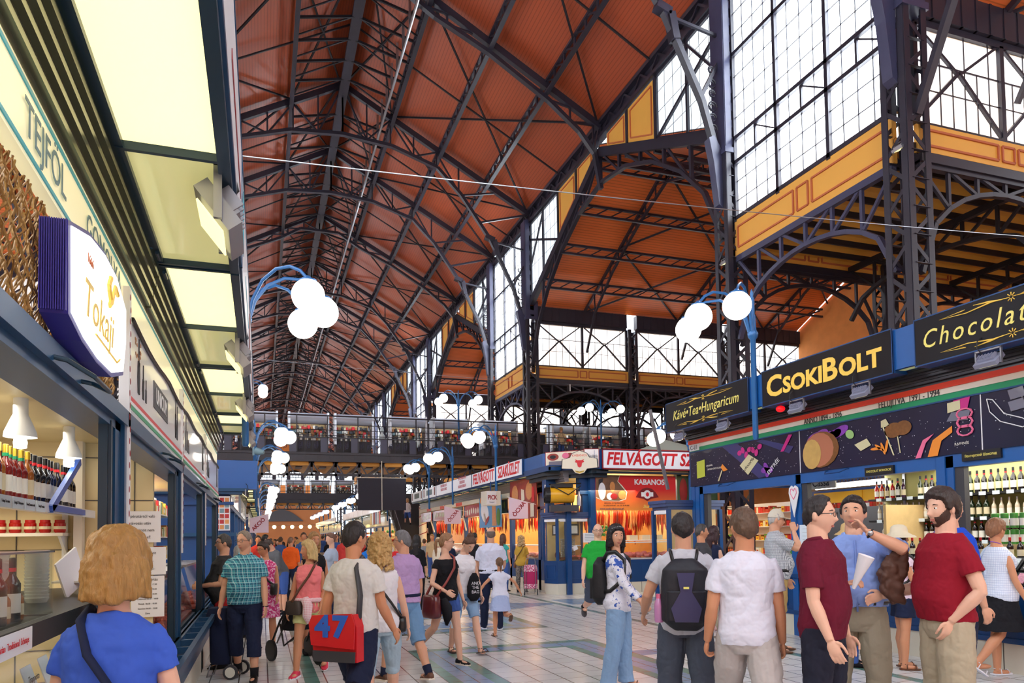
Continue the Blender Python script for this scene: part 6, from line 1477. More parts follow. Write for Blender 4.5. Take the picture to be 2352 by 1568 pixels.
for y, w_ in ((22.9, 'first'), (28.7, 'second'), (33.1, 'third')): globe_lamp(-.2, y, 1, '%s globe lamp post of the far left row, counted from the crossing' % w_, 3.35 if y < 40 else 3.2)
globe_lamp(7.4, 9.5, -1, 'three globe lamp post between the first two black chocolate shop signs', 3.58)
globe_lamp(11.6, 17.85, -1, 'globe lamp on the wide FELVÁGOTT sign, behind the Kávé Tea sign', 3.0)
for y, w_ in ((22.9, 'beside the FELVÁGOTT side sign'), (28.7, 'above the three line white sign'), (33.1, 'above the end of the meat row')): globe_lamp(7.4, y, -1, 'three globe lamp post '+w_)
gl = None
for x, o in ((-.2, 1), (7.4, -1)):
    pr = None
    for y in (45, 51, 57, 63, 69, 80, 87, 94, 101):
        if pr is None: pr = globe_lamp(x, y, o, 'globe lamp post of the %s row beyond the gallery bridge' % ('left' if o > 0 else 'right'), 3.2); pr['group'] = 'lamps beyond the bridge, %s' % ('left' if o > 0 else 'right')
        else: copy_tree(pr, None, (x, y, 3.2), 0)
g = globe_lamp(9.1, 34.0, 1, 'double armed globe lamp on the bridge, left of the big column', 6.9, True)
g2 = globe_lamp(-.8, 34.0, 1, 'double armed globe lamp at the left end of the visible bridge', 6.9, True)
g3 = globe_lamp(16.3, 33.0, 1, 'double armed globe lamp hanging in the right gallery', 6.6, True)
# floodlights fixed to the nave columns
flood(12.5, 11.2, 9.6, -1, 'pale floodlight on the nearest big iron column', tilt=.4, body=M['alu'])
flood(12.5, 17.2, 9.4, -1, 'floodlight on the iron column behind the Kávé Tea sign', tilt=.4, body=M['alu'])
# small lamps strung near the far end
bl = MB(); bl.ell((0, 0, 0), .3, .3, .3, 10, 8); bl = bl.build('string_lamp', mat('warm_bulb', (255, 220, 140), .3, emit=(255, 214, 130), es=5), smooth=True, label='small warm lamp hanging near the brown end wall', cat='lamp', group='warm lamps at the far end'); bl.location = (-3.5, 120, 3.72)
m = MB(); m.tube([(-5.4, 120, 4.0), (13, 120, 4.0)], .03, 5); m.build('lamp_string', M['black'], label='thin line carrying the row of warm lamps near the far end wall', cat='cable')
for k in range(1, 12): c = bl.copy(); COL.objects.link(c); c.location = (-3.5+1.35*k, 120, 3.72)
# ================= PEOPLE =================
BAKE = []
tx = bpy.data.textures.new('folds', 'CLOUDS'); tx.noise_scale = .13; tx.noise_depth = 2; tx.noise_type = 'HARD_NOISE'
tx2 = bpy.data.textures.new('curls', 'CLOUDS'); tx2.noise_scale = .022; tx2.noise_depth = 1
def melt(m, name, mt, parent, voxel, iters=3, folds=0.0, tex=None):
    o = m.build(name, mt, parent)
    r = o.modifiers.new('r', 'REMESH'); r.mode = 'VOXEL'; r.voxel_size = voxel; r.use_smooth_shade = True
    if iters: s = o.modifiers.new('s', 'SMOOTH'); s.factor = .5; s.iterations = iters
    if folds: d = o.modifiers.new('d', 'DISPLACE'); d.texture = tex or tx; d.strength = folds*(1.25 if tex is None else 1); d.mid_level = .3 if tex is None else .5; d.texture_coords = 'LOCAL'
    BAKE.append(o); return o
def bake_all():
    dg = bpy.context.evaluated_depsgraph_get(); dg.update(); new = []
    for o in BAKE: new.append(bpy.data.meshes.new_from_object(o.evaluated_get(dg)))
    for o, me in zip(BAKE, new):
        o.modifiers.clear(); me.name = o.name; o.data = me; me.polygons.foreach_set('use_smooth', [True]*len(me.polygons))
def nodes_of(m): return m.node_tree.nodes, m.node_tree.links, m.node_tree.nodes['Principled BSDF']
def plaid_mat(name, base, lines, pitch=.05, rough=.8):
    m = mat(name, base, rough, bump=.25, bs=60); n, l, b = nodes_of(m); tc = n.new('ShaderNodeTexCoord'); sp = n.new('ShaderNodeSeparateXYZ'); l.new(tc.outputs['Object'], sp.inputs[0])
    at = n.new('ShaderNodeMath'); at.operation = 'ADD'; l.new(sp.outputs['X'], at.inputs[0]); l.new(sp.outputs['Y'], at.inputs[1])
    prev = None; col = n.new('ShaderNodeRGB'); col.outputs[0].default_value = srgb(*base); prev = col.outputs[0]
    for c, p, o, w in lines:
        for src in (at.outputs[0], sp.outputs['Z']):
            a = n.new('ShaderNodeMath'); a.operation = 'MULTIPLY_ADD'; a.inputs[1].default_value = 1/(pitch*p); a.inputs[2].default_value = 50+o; l.new(src, a.inputs[0])
            f = n.new('ShaderNodeMath'); f.operation = 'FRACT'; l.new(a.outputs[0], f.inputs[0]); g = n.new('ShaderNodeMath'); g.operation = 'LESS_THAN'; g.inputs[1].default_value = w; l.new(f.outputs[0], g.inputs[0])
            h = n.new('ShaderNodeMath'); h.operation = 'MULTIPLY'; h.inputs[1].default_value = .62; l.new(g.outputs[0], h.inputs[0])
            mx = n.new('ShaderNodeMix'); mx.data_type = 'RGBA'; l.new(h.outputs[0], mx.inputs[0]); l.new(prev, mx.inputs[6]); mx.inputs[7].default_value = srgb(*c); prev = mx.outputs[2]
    l.new(prev, b.inputs['Base Color']); return m
def spots_mat(name, base, col, scale, thr, rough=.75, col2=None, soft=.02):
    m = mat(name, base, rough, bump=.2, bs=50); n, l, b = nodes_of(m); tc = n.new('ShaderNodeTexCoord')
    def layer(prev, c, sc, th, seed):
        mp = n.new('ShaderNodeMapping'); mp.inputs['Location'].default_value = (seed, seed*2, 0); l.new(tc.outputs['Object'], mp.inputs[0])
        z = n.new('ShaderNodeTexNoise'); z.inputs['Scale'].default_value = sc; z.inputs['Detail'].default_value = 3; z.inputs['Roughness'].default_value = .7; l.new(mp.outputs[0], z.inputs['Vector'])
        mr = n.new('ShaderNodeMapRange'); mr.inputs[1].default_value = th; mr.inputs[2].default_value = th+soft; l.new(z.outputs['Fac'], mr.inputs[0])
        mx = n.new('ShaderNodeMix'); mx.data_type = 'RGBA'; l.new(mr.outputs[0], mx.inputs[0]); l.new(prev, mx.inputs[6]); mx.inputs[7].default_value = srgb(*c); return mx.outputs[2]
    col0 = n.new('ShaderNodeRGB'); col0.outputs[0].default_value = srgb(*base); p = layer(col0.outputs[0], col, scale, thr, 0)
    if col2: p = layer(p, col2, scale*2.2, thr+.05, 5)
    l.new(p, b.inputs['Base Color']); return m
def cloth(name, c, rough=.85, **k): k.setdefault('bump', .75); k.setdefault('bs', 9); k.setdefault('stretch', (1, 1, .45)); return mat(name, c, rough, var=.07, vs=7, spec=.25, **k)
_skin = {}
def skin_mat(c):
    if c not in _skin:
        m = mat('skin_tone', c, .5, var=.06, vs=14); m.node_tree.nodes['Principled BSDF'].inputs['Subsurface Weight'].default_value = .08
        m.node_tree.nodes['Principled BSDF'].inputs['Subsurface Radius'].default_value = (.02, .008, .004); _skin[c] = m
    return _skin[c]
_hair = {}
def hair_mat(c):
    if c not in _hair: _hair[c] = mat('hair_strands', c, .5, var=.45, vs=60, bump=.6, bs=140, stretch=(1, 1, .18))
    return _hair[c]
EYE_W = mat('eye_white', (236, 232, 228), .2); IRIS = mat('iris_dark', (50, 34, 24), .2); LIP = mat('lips', (188, 116, 104), .5); BROW = mat('brow_hair', (60, 42, 32), .8)
gauss = lambda x, z, x0, z0, sx, sz: math.exp(-((x-x0)/sx)**2-((z-z0)/sz)**2)
HX, HY, HZ = .074, .096, .12
def head_pt(az, ph, male=True):
    """az measured from the face (front = -y) turning to the left side"""
    x, y, z = HX*math.sin(ph)*math.sin(az), -HY*math.sin(ph)*math.cos(az), HZ*math.cos(ph)
    if z < 0:
        t = -z/HZ; x *= 1-(.26 if male else .34)*t**1.7
        if y > 0: y *= 1-.35*t**1.5
    else: x *= 1+.05*math.sin(math.pi*z/HZ)
    if y < 0:
        y *= .93; a = abs(x)
        y -= .027*gauss(x, z, 0, -.026, .011, .013)+.013*gauss(x, z, 0, .0, .009, .026)
        y += .008*gauss(a, z, .031, .012, .014, .011)
        y -= .005*gauss(x, z, 0, .037, .045, .009)+.006*gauss(x, z, 0, -.064, .02, .01)-.003*gauss(x, z, 0, -.082, .02, .006)
        y -= .013*gauss(x, z, 0, -.104, .022, .016)+.003*gauss(a, z, .043, -.02, .02, .02)
    return Vector((x, y, z))
def grid_closed(m, fn, n=44, k=28):
    b = len(m.v); top = fn(0, 1e-3); bot = fn(0, math.pi-1e-3)
    for j in range(1, k):
        for i in range(n): m.v.append(tuple(fn(2*math.pi*i/n, math.pi*j/k)))
    m.v.append(tuple(top)); m.v.append(tuple(bot)); T = b+(k-1)*n
    for j in range(k-2):
        for i in range(n): m.f.append((b+j*n+i, b+j*n+(i+1) % n, b+(j+1)*n+(i+1) % n, b+(j+1)*n+i)); m.m.append(m.cur)
    for i in range(n): m.f.append((T, b+(i+1) % n, b+i)); m.m.append(m.cur); m.f.append((T+1, b+(k-2)*n+i, b+(k-2)*n+(i+1) % n)); m.m.append(m.cur)
def sm(a, b, x): t = max(0, min(1, (x-a)/(b-a))); return t*t*(3-2*t)
def lerp_t(tab, x):
    if x <= tab[0][0]: return tab[0][1]
    for (a, p), (b, q) in zip(tab[:-1], tab[1:]):
        if x <= b: return p+(q-p)*(x-a)/(b-a)
    return tab[-1][1]
HAIRLINE = {'short': [(0, .074), (45, .066), (62, .05), (72, 0), (84, -.012), (96, .01), (112, -.03), (180, -.078)],
            'bald': [(0, .5), (75, .5), (80, -.005), (96, .01), (112, -.04), (180, -.078)],
            'up': [(0, .078), (50, .062), (70, .03), (90, .02), (120, -.05), (180, -.08)],
            'bob': [(0, .07), (40, .06), (58, .02), (66, -.1), (180, -.13)],
            'recede': [(0, .1), (35, .085), (50, .06), (70, .02), (84, -.012), (96, .01), (112, -.035), (180, -.078)]}
def hair_cap(m, style, T, male, seed=0, noise_a=.004):
    tab = HAIRLINE[style]
    def fn(az, ph):
        p = head_pt(az, ph, male); th = math.degrees(min(az, 2*math.pi-az)); zh = lerp_t(tab, th); k = sm(zh-.006, zh+.012, p.z)
        if style == 'bald': k *= 1-sm(.045, .06, p.z)
        q = Vector(p)
        if style == 'bob' and p.z < .02 and th > 58:
            t = min(1, (.02-p.z)/.14); q.x = HX*math.sin(az)*(1.08+.1*t); q.y = -HY*math.cos(az)*(1.02+.04*t); q.z = p.z*1.12
        d = Vector((p.x/HX, p.y/HY, max(-.2, p.z/HZ)*.9)); d.normalize()
        nz = noise.noise(Vector((az*5+seed, q.z*9, seed)))*noise_a*1.6+noise.noise(Vector((q.x*60, q.y*60, q.z*18+seed)))*noise_a
        top = .35*sm(.03, .1, p.z)
        return (q+d*(T*(1+top)+nz)) if k > .5 else p-Vector((p.x*.12, p.y*.12, 0)) + d*0 if k <= 0 else p+d*((T+nz)*k-.006*(1-k))
    grid_closed(m, fn, 56, 34)
def oval(c, rx, ry, n=22, e=2.3):
    out = []
    for i in range(n):
        a = 2*math.pi*i/n; ca, sa = math.cos(a), math.sin(a); out.append(Vector((c[0]+rx*abs(ca)**(2/e)*(1 if ca > 0 else -1), c[1]+ry*abs(sa)**(2/e)*(1 if sa > 0 else -1), c[2])))
    return out
def loft(m, rings):
    b = len(m.v); n = len(rings[0])
    for r in rings: m.v.extend(tuple(p) for p in r)
    for j in range(len(rings)-1):
        for i in range(n): m.f.append((b+j*n+i, b+j*n+(i+1) % n, b+(j+1)*n+(i+1) % n, b+(j+1)*n+i)); m.m.append(m.cur)
    m.f.append(tuple(b+i for i in reversed(range(n)))); m.m.append(m.cur); m.f.append(tuple(b+(len(rings)-1)*n+i for i in range(n))); m.m.append(m.cur)
# torso profile: z, half width, half depth, y shift
TM = [(.80, .10, .085, 0), (.86, .158, .11, .005), (.93, .168, .118, .012), (1.0, .163, .112, .005), (1.08, .155, .106, 0), (1.18, .158, .108, -.002), (1.28, .172, .118, 0), (1.36, .178, .116, .004), (1.40, .168, .10, .01), (1.43, .14, .085, .014), (1.455, .105, .074, .014), (1.49, .064, .062, .012)]
TF = [(.80, .10, .09, 0), (.86, .165, .115, .008), (.93, .176, .124, .016), (1.0, .16, .112, .008), (1.08, .135, .096, 0), (1.16, .138, .098, -.002), (1.26, .152, .115, -.006), (1.33, .156, .11, 0), (1.375, .146, .092, .01), (1.41, .115, .074, .014), (1.44, .08, .064, .014), (1.48, .052, .055, .012)]
def torso_rings(prof, z0, z1, off, T, b=1.0, belly=0.0, flare=0.0, n=22):
    zs = sorted(set([z0, z1]+[round(.7+.04*i, 3) for i in range(20) if z0 < .7+.04*i < min(z1, 1.36)]+[p[0] for p in prof if z0 < p[0] < z1 and p[0] > 1.3])); out = []
    for z in zs:
        w, d, y = [lerp_t([(p[0], p[k]) for p in prof], z) for k in (1, 2, 3)]
        bl = belly*math.exp(-((z-1.08)/.13)**2); fl = flare*max(0, (z1-.45-z)) if flare else 0
        bw = b if z < 1.4 else 1+(b-1)*.5
        out.append([T(p) for p in oval((0, y-bl*.6, z), w*bw+off+bl*.25+fl, d*bw+off+bl*.75+fl, n)])
    return out
class P: pass
def arm_dirs(sx, a):
    fl, ab, el, inn = [R(v) for v in a[:4]]
    u = Vector((sx*math.sin(ab), -math.sin(fl)*math.cos(ab), -math.cos(fl)*math.cos(ab))).normalized()
    fe = fl+el; f = Vector((sx*math.sin(ab)*math.cos(el)*.8 - sx*math.sin(inn)*abs(math.sin(fe)), -math.sin(fe)*math.cos(inn), -math.cos(fe))).normalized()
    return u, f
def person(label, x, y, face, H, sex='m', skin=(214, 164, 136), hair=('short', (60, 42, 32), .014), top=None, bottom=None, shoes=None, legs=((0, 0, 0), (0, 0, 0)), arms=((4, 8, 8, 0), (4, 8, 8, 0)), lean=0.0, head=(0, 0), b=1.0, belly=0.0, det=2, socks=None, glasses=None, beard=None, group=None, z=0.0, extra=None, curl=(22, 22)):
    s = H/1.75; male = sex == 'm'; vox = {3: .0058, 2: .0085, 1: .014}[det]
    root = empty('person', (x, y, z), R(face), label, 'person', group)
    prof = TM if male else TF; L = R(lean)
    # --- joints
    hips = {}; ank = {}; knees = {}
    for k, sx in enumerate((1, -1)):       # index 0 = left side (+x), 1 = right side
        fl, kb, ab = [R(v) for v in (tuple(legs[k])+(0, 0))[:3]]; hp = Vector((sx*.088*b, 0, .90)); ab = ab or R(3)
        d1 = Vector((sx*math.sin(ab), -math.sin(fl), -math.cos(fl))).normalized(); d2 = Vector((sx*math.sin(ab)*.4, -math.sin(fl-kb), -math.cos(fl-kb))).normalized()
        kn = hp+d1*.425; an = kn+d2*.405; hips[sx], knees[sx], ank[sx] = hp, kn, an
    dz = .075-min(ank[1].z, ank[-1].z)
    for d in (hips, knees, ank):
        for sx in d: d[sx] = d[sx]+Vector((0, 0, dz))
    hc = Vector((0, 0, .93+dz))
    rotL = Matrix.Rotation(L, 3, 'X')      # positive lean tips the chest towards -y
    def T(p):
        p = Vector(p)+Vector((0, 0, dz))
        if p.z > hc.z: k = sm(0, .12, p.z-hc.z); q = hc+Matrix.Rotation(L*k, 3, 'X') @ (p-hc); p = q
        return p*s
    rawT = lambda p: T(p)/s
    sh = {sx: rawT((sx*(.166 if male else .144)*(1+(b-1)*.5), .01, 1.385 if male else 1.365)) for sx in (1, -1)}
    el, wr, fd = {}, {}, {}
    for k, sx in enumerate((1, -1)):
        if arms[k][0] == 'ik':
            tg, pole = Vector(arms[k][1])+Vector((0, 0, dz)), Vector(arms[k][2]).normalized(); S0 = sh[sx]; D = tg-S0; L_ = min(D.length, .53); dn = D.normalized(); ca_ = (.285**2+L_**2-.25**2)/(2*.285*L_)
            pl = (pole-dn*pole.dot(dn)).normalized(); el[sx] = S0+dn*.285*ca_+pl*.285*math.sqrt(max(0, 1-ca_**2)); wr[sx] = S0+dn*L_; fd[sx] = Vector(arms[k][3]).normalized() if len(arms[k]) > 3 else (wr[sx]-el[sx]).normalized(); continue
        u, f = arm_dirs(sx, arms[k]); u = rotL @ u; f = rotL @ f if arms[k][2] < 60 else f
        el[sx] = sh[sx]+u*.285; wr[sx] = el[sx]+f*.25; fd[sx] = f
    hm = Matrix.Rotation(R(head[0]), 3, 'Z') @ Matrix.Rotation(R(head[1])+L*.35, 3, 'X')
    neck = rawT((0, .02, 1.46)); hcn = neck+hm @ Vector((0, -.012, .172))
    HD = lambda p: (hcn+hm @ Vector(p))*s
    # --- body (one skin)
    m = MB(); loft(m, torso_rings(prof, .80, 1.42, -.02, T, b, belly)); loft(m, torso_rings(prof, 1.36, 1.49 if male else 1.48, -.005 if (top and top.get('neck', 2) < 1.44) or (top and top.get('sleeve', 1) == 0) else -.014, T, b, belly))
    am = 1.0 if male else .84; lb = (1.0 if male else .98)*(1+(b-1)*.6)
    for sx in (1, -1):
        h, k_, a = hips[sx], knees[sx], ank[sx]; mid = h.lerp(k_, .45); cf = k_.lerp(a, .3)+Vector((0, .012, 0))
        m.tube([p*s for p in (h+Vector((0, 0, .04)), mid, k_.lerp(h, .12), k_, cf, k_.lerp(a, .65), a, a-Vector((0, 0, .03)))], [v*s*lb for v in (.078, .076, .058, .052, .058, .045, .036, .036)], 14)
        m.ell((a+Vector((0, -.05, -.045)))*s, .038*s, .105*s, .03*s, 12, 8)
        e, w, f = el[sx], wr[sx], fd[sx]
        m.tube([p*s for p in (sh[sx].lerp(e, .06), sh[sx].lerp(e, .35), e.lerp(sh[sx], .1), e, e.lerp(w, .3), e.lerp(w, .75), w)], [v*s*am*(1+(b-1)*.7) for v in (.043, .047, .041, .038, .041, .03, .025)], 12)
        m.ell((sh[sx]+Vector((-sx*.016, 0, -.02)))*s, .04*s*am, .042*s*am, .036*s*am, 12, 8)
        # hand: palm, thumb, four fingers
        f = f.normalized(); td = Vector((0, -1, 0)) if abs(f.y) < .8 else Vector((-sx*.3, 0, 1)); td = (td-f*td.dot(f)).normalized(); nn = f.cross(td); nn = nn if nn.x*sx < 0 else -nn
        W0 = w*s; hs = s*(.95 if male else .86); Mh = Matrix((td, nn, f)).transposed()
        m.ell(W0+f*.048*hs, .04*hs, .019*hs, .055*hs, 12, 8, Mh)
        cr = R(curl[0 if sx == 1 else 1])
        for q in range(4):
            off = (.0315-.021*q)*hs; ln = (.074, .082, .076, .06)[q]*hs; p = W0+f*.085*hs+td*off; pts = [p-f*.02*hs, p]; dd = Vector(f); ax = nn
            for seg, fr_ in enumerate((.42, .33, .25)):
                dd = (dd*math.cos(cr)+ax*math.sin(cr)); dd.normalize(); ax = (nn-dd*nn.dot(dd)).normalized() if abs(nn.dot(dd)) < .98 else -f; p = p+dd*ln*fr_; pts.append(p)
            m.tube(pts, [.0095*hs, .0092*hs, .0086*hs, .008*hs, .0066*hs], 8)
        p = W0+f*.02*hs+td*.03*hs; m.tube([p, p+(f*.5+td*.6)*.035*hs, p+(f*.9+td*.55)*.06*hs, p+(f*1.3+td*.45+nn*.3)*.068*hs], [.013*hs, .012*hs, .01*hs, .008*hs], 8)
    nk = neck*s; m.tube([rawT((0, .018, 1.42))*s, nk+Vector((0, 0, .03*s)), HD((0, .02, -.07)), HD((0, .01, -.02))], [v*s*(1 if male else .84) for v in (.07, .063, .06, .052)], 14)
    tm = MB(); grid_closed(tm, lambda az, ph: HD(head_pt(az, ph, male))); m.add(tm.v, tm.f)
    for sx in (1, -1):
        er = Matrix.Rotation(R(head[0]), 3, 'Z'); m.ell(HD((sx*.079, .012, -.004)), .011*s, .019*s, .031*s, 10, 8, hm @ Matrix.Rotation(R(sx*20), 3, 'Z'))
    melt(m, 'body', skin_mat(skin), root, vox*s if det > 1 else vox, 2 if det == 3 else 1)
    # --- face details
    if det >= 2:
        ey = MB(); ir = MB(); br = MB(); lp = MB()
        for sx in (1, -1):
            yf = head_pt(math.atan2(.031, .08), math.pi/2*.94, male).y
            c = Vector((sx*.031, yf+.006, .011)); ey.ell(HD(c), .0125*s, .011*s, .0072*s, 10, 8, hm); ir.ell(HD(c+Vector((0, -.0085, 0))), .0056*s, .0035*s, .0056*s, 8, 6, hm)
            br.tube([HD((sx*.014, yf-.006, .031)), HD((sx*.03, yf-.005, .036)), HD((sx*.048, yf+.008, .03))], [.003*s, .004*s, .0015*s], 6)
        ly = head_pt(0, math.acos(-.064/HZ), male).y
        lp.ell(HD((0, ly+.004, -.06)), .023*s, .008*s, .0042*s, 12, 6, hm); lp.ell(HD((0, ly+.004, -.068)), .02*s, .0085*s, .005*s, 12, 6, hm)
        ey.build('eyes', EYE_W, root, True); ir.build('irises', IRIS, root, True); br.build('eyebrows', hair_mat(hair[1]) if hair else BROW, root, True); lp.build('lips', LIP, root, True)
    if glasses:
        g = MB(); yf = -.1
        for sx in (1, -1):
            g.tube([HD((sx*.032+.024*math.cos(a), yf+.012*abs(math.cos(a)*.5+sx*.0), .01+.016*math.sin(a))) for a in [i*math.pi/8 for i in range(17)]], .0018*s, 5)
            g.tube([HD((sx*.056, yf+.006, .016)), HD((sx*.076, -.04, .014)), HD((sx*.083, .015, .008))], .002*s, 5)
        g.tube([HD((-.009, yf, .012)), HD((.009, yf, .012))], .002*s, 5); g.build('glasses', M['black'], root, True)
    if beard:
        bm = MB()
        def bf(az, ph):
            p = head_pt(az, ph, male); th = math.degrees(min(az, 2*math.pi-az)); k = sm(.0, .012, -.045-p.z+.05*sm(30, 80, th))*(1 if th < 92 else 0)
            if th < 16 and p.z > -.088 and p.z < -.048: k = 0
            return p*(1+.025*k) if k > 0 else p*.95
        grid_closed(bm, bf, 56, 40); bm.v = [tuple(HD(v)) for v in bm.v]; bm.build('beard', hair_mat(beard), root, True)
    # --- hair
    if hair:
        st, hc_, tk = hair[:3]; h = MB(); base = {'short': 'short', 'bald': 'bald', 'bob': 'bob', 'curly': 'bob', 'long': 'bob', 'pony': 'up', 'bun': 'up', 'recede': 'recede', 'updo': 'up', 'shorty': 'short'}[st]
        hair_cap(h, base, tk, male, seed=int(abs(x*37+y*11)) % 50, noise_a={'short': .004, 'bob': .011, 'curly': .012}.get(st, .004)); h.v = [tuple(HD(v)) for v in h.v]
        if st == 'curly':
            rn = random.Random(2)
            for k in range(120):
                a = rn.uniform(R(62), R(298)); zz = rn.uniform(-.2, .1); rr = 1.12+.2*rn.random(); h.ell(HD((HX*rr*math.sin(a)*(1+max(0, -zz)*1.2), -HY*rr*math.cos(a)*1.05+.01, zz)), .022*s, .022*s, .026*s, 7, 5)
        if st == 'long':
            LN = hair[3] if len(hair) > 3 else .3; rs_ = []
            for i in range(8):
                t = i/7; c = HD((0, .062, .02-.13*t)) if t < .5 else (HD((0, .075, -.055))+Vector((0, .02*s, -LN*s*(t-.5)*2))); rs_.append(oval(c, (.082-.02*t)*s, (.045-.015*t)*s, 16))
            loft(h, rs_)
            for sx in (1, -1): h.tube([HD((sx*.07, -.01, .03)), HD((sx*.086, .01, -.05)), HD((sx*.085, .02, -.13)), HD((sx*.07, .02, -.13-LN*.55))], [.022*s, .03*s, .028*s, .01*s], 8)
        if st == 'pony': h.tube([HD((0, .095, .03)), HD((0, .14, .02)), HD((0, .15, -.04)), HD((.01, .14, -.12)), HD((0, .13, -.2*(hair[3] if len(hair) > 3 else 1)))], [.022*s, .026*s, .026*s, .02*s, .005*s], 8)
        if st in ('bun', 'updo'): h.ell(HD((0, .05 if st == 'bun' else .09, .13 if st == 'bun' else .05)), .055*s, .05*s, .045*s, 12, 8)
        melt(h, 'hair', hair_mat(hc_), root, max(.006, vox*.8), 1, .028 if st == 'curly' else (.008 if st != 'bald' else .0), tx2)
    # --- clothes
    def limb(m, pts, rs, n=14): m.tube([p*s for p in pts], [r*s for r in rs], n)
    if top:
        c, hem, slv, off = top['mat'], top.get('hem', .84), top.get('sleeve', .62), top.get('off', .014)
        m = MB(); z1 = top.get('neck', 1.475 if male else 1.45); loft(m, torso_rings(prof, hem, z1, off, T, b, belly, top.get('flare', 0), 26))
        for sx in (1, -1):
            a, e, w = sh[sx], el[sx], wr[sx]; q = slv*2
            if slv >= 0: m.ell((a+Vector((-sx*(.008 if slv else .03), 0, -.008)))*s, (.048*am+off*.6)*s*(1 if slv else .8), (.053*am+off*.6)*s, (.046*am+off*.5)*s, 14, 10)
            if slv > 0:
                pts = [a+(a-e).normalized()*.02+Vector((-sx*.03, 0, .0)), a.lerp(e, .25)]; rs = [(.055+off*.4)*am, (.058+off*.45)*am]
                if slv <= .5: pts.append(a.lerp(e, q)); rs.append((.055+off*.7)*am)
                else:
                    pts += [a.lerp(e, .7), e]; rs += [.055*am+off*.4, .05*am+off*.4]
                    pts.append(e.lerp(w, min(.97, q-1))); rs.append((.04 if slv > .8 else .046)*am+off*.3)
                limb(m, pts, [r*(1+(b-1)*.7) for r in rs])
            elif slv == 0: limb(m, [a+Vector((-sx*.05, 0, .02)), a+Vector((-sx*.01, 0, .0))], [.05, .045])
        if not male or top.get('bust'):
            for sx in (1, -1): m.ell(T((sx*.07, -.085, 1.245)), .064*s, .05*s, .06*s, 12, 8)
        melt(m, top.get('name', 'shirt'), c, root, vox*1.05, 3, top.get('folds', .016))
        if top.get('collar'):
            k = MB(); rc = .066 if male else .056
            k.tube([T((rc*1.12*math.sin(a), .012-rc*math.cos(a)*1.05, 1.482+.014*math.cos(a)-.03*(math.cos(a) > .6)*1.0)) for a in [R(18+i*324/20) for i in range(21)]], .011*s, 8, flat=1.6); k.build('collar', top['collar'], root, True)
        if top.get('placket'):
            k = MB(); k.tube([T((0, lerp_t([(p[0], -p[2]+p[3]) for p in prof], z_)*b-off-.004-belly*1.1*math.exp(-((z_-1.08)/.13)**2), z_)) for z_ in (1.44, 1.35, 1.25, 1.15, 1.05, .95)], .007*s, 6); k.build('button_strip', top['placket'], root, True)
    if bottom:
        c, ln, off, kind = bottom['mat'], bottom.get('len', 1.0), bottom.get('off', .012), bottom.get('kind', 'pants')
        m = MB(); wz = bottom.get('waist', 1.03); 
        if kind == 'skirt':
            z0 = .90-ln*.85+.0; rs_ = []
            for i in range(8):
                t = i/7; z_ = wz+(z0-wz)*t; w_ = lerp_t([(p[0], p[1]) for p in prof], max(z_, .9)); d_ = lerp_t([(p[0], p[2]) for p in prof], max(z_, .9)); sp_ = bottom.get('spread', .05)*t*t
                sw = (knees[1].y+knees[-1].y)/2*t*.8
                rs_.append([T(p) for p in oval((0, .008+sw, z_), (w_*b+off+sp_), (d_*b+off+sp_+abs(knees[1].y-knees[-1].y)*.5*t), 30)])
            loft(m, rs_)
        else:
            loft(m, torso_rings(prof, .80, wz, off*.8, T, b, belly*.75, 0, 24))
            for sx in (1, -1):
                h, k_, a = hips[sx], knees[sx], ank[sx]; wide = bottom.get('wide', 0.0); pts = [h+Vector((0, .004, .03)), h.lerp(k_, .45)]; rs = [.094*lb+off*.6, .086*lb+off+wide*.4]
                if ln < .5: pts.append(h.lerp(k_, ln*2)); rs.append((.086-.034*ln*2)*lb+off+wide+.012)
                else:
                    pts.append(k_); rs.append(.058*lb+off+wide*.7)
                    if ln < .98: pts.append(k_.lerp(a, (ln-.5)*2)); rs.append(.056*lb+off+wide)
                    else: pts += [k_.lerp(a, .4)+Vector((0, .01, 0)), a.lerp(k_, .1), a-Vector((0, 0, .025))]; rs += [.06*lb+off+wide*.6, .048*lb+off+wide*.8, .05+off+wide*1.1]
                limb(m, pts, rs, 16)
        melt(m, bottom.get('name', 'trousers'), c, root, vox*1.05, 3, bottom.get('folds', .014))
        if bottom.get('belt'):
            k = MB(); k.tube([T(p) for p in oval((0, .003-belly*.25, wz-.02), (.162*b if male else .15*b)+off+.006+belly*.2, .112*b+off+.006+belly*.35, 28)]*1+[T(oval((0, .003-belly*.25, wz-.02), .162*b+off+.006+belly*.2, .112*b+off+.006+belly*.35, 28)[0])], .011*s, 6, flat=1.8); k.build('belt', bottom['belt'], root, True)
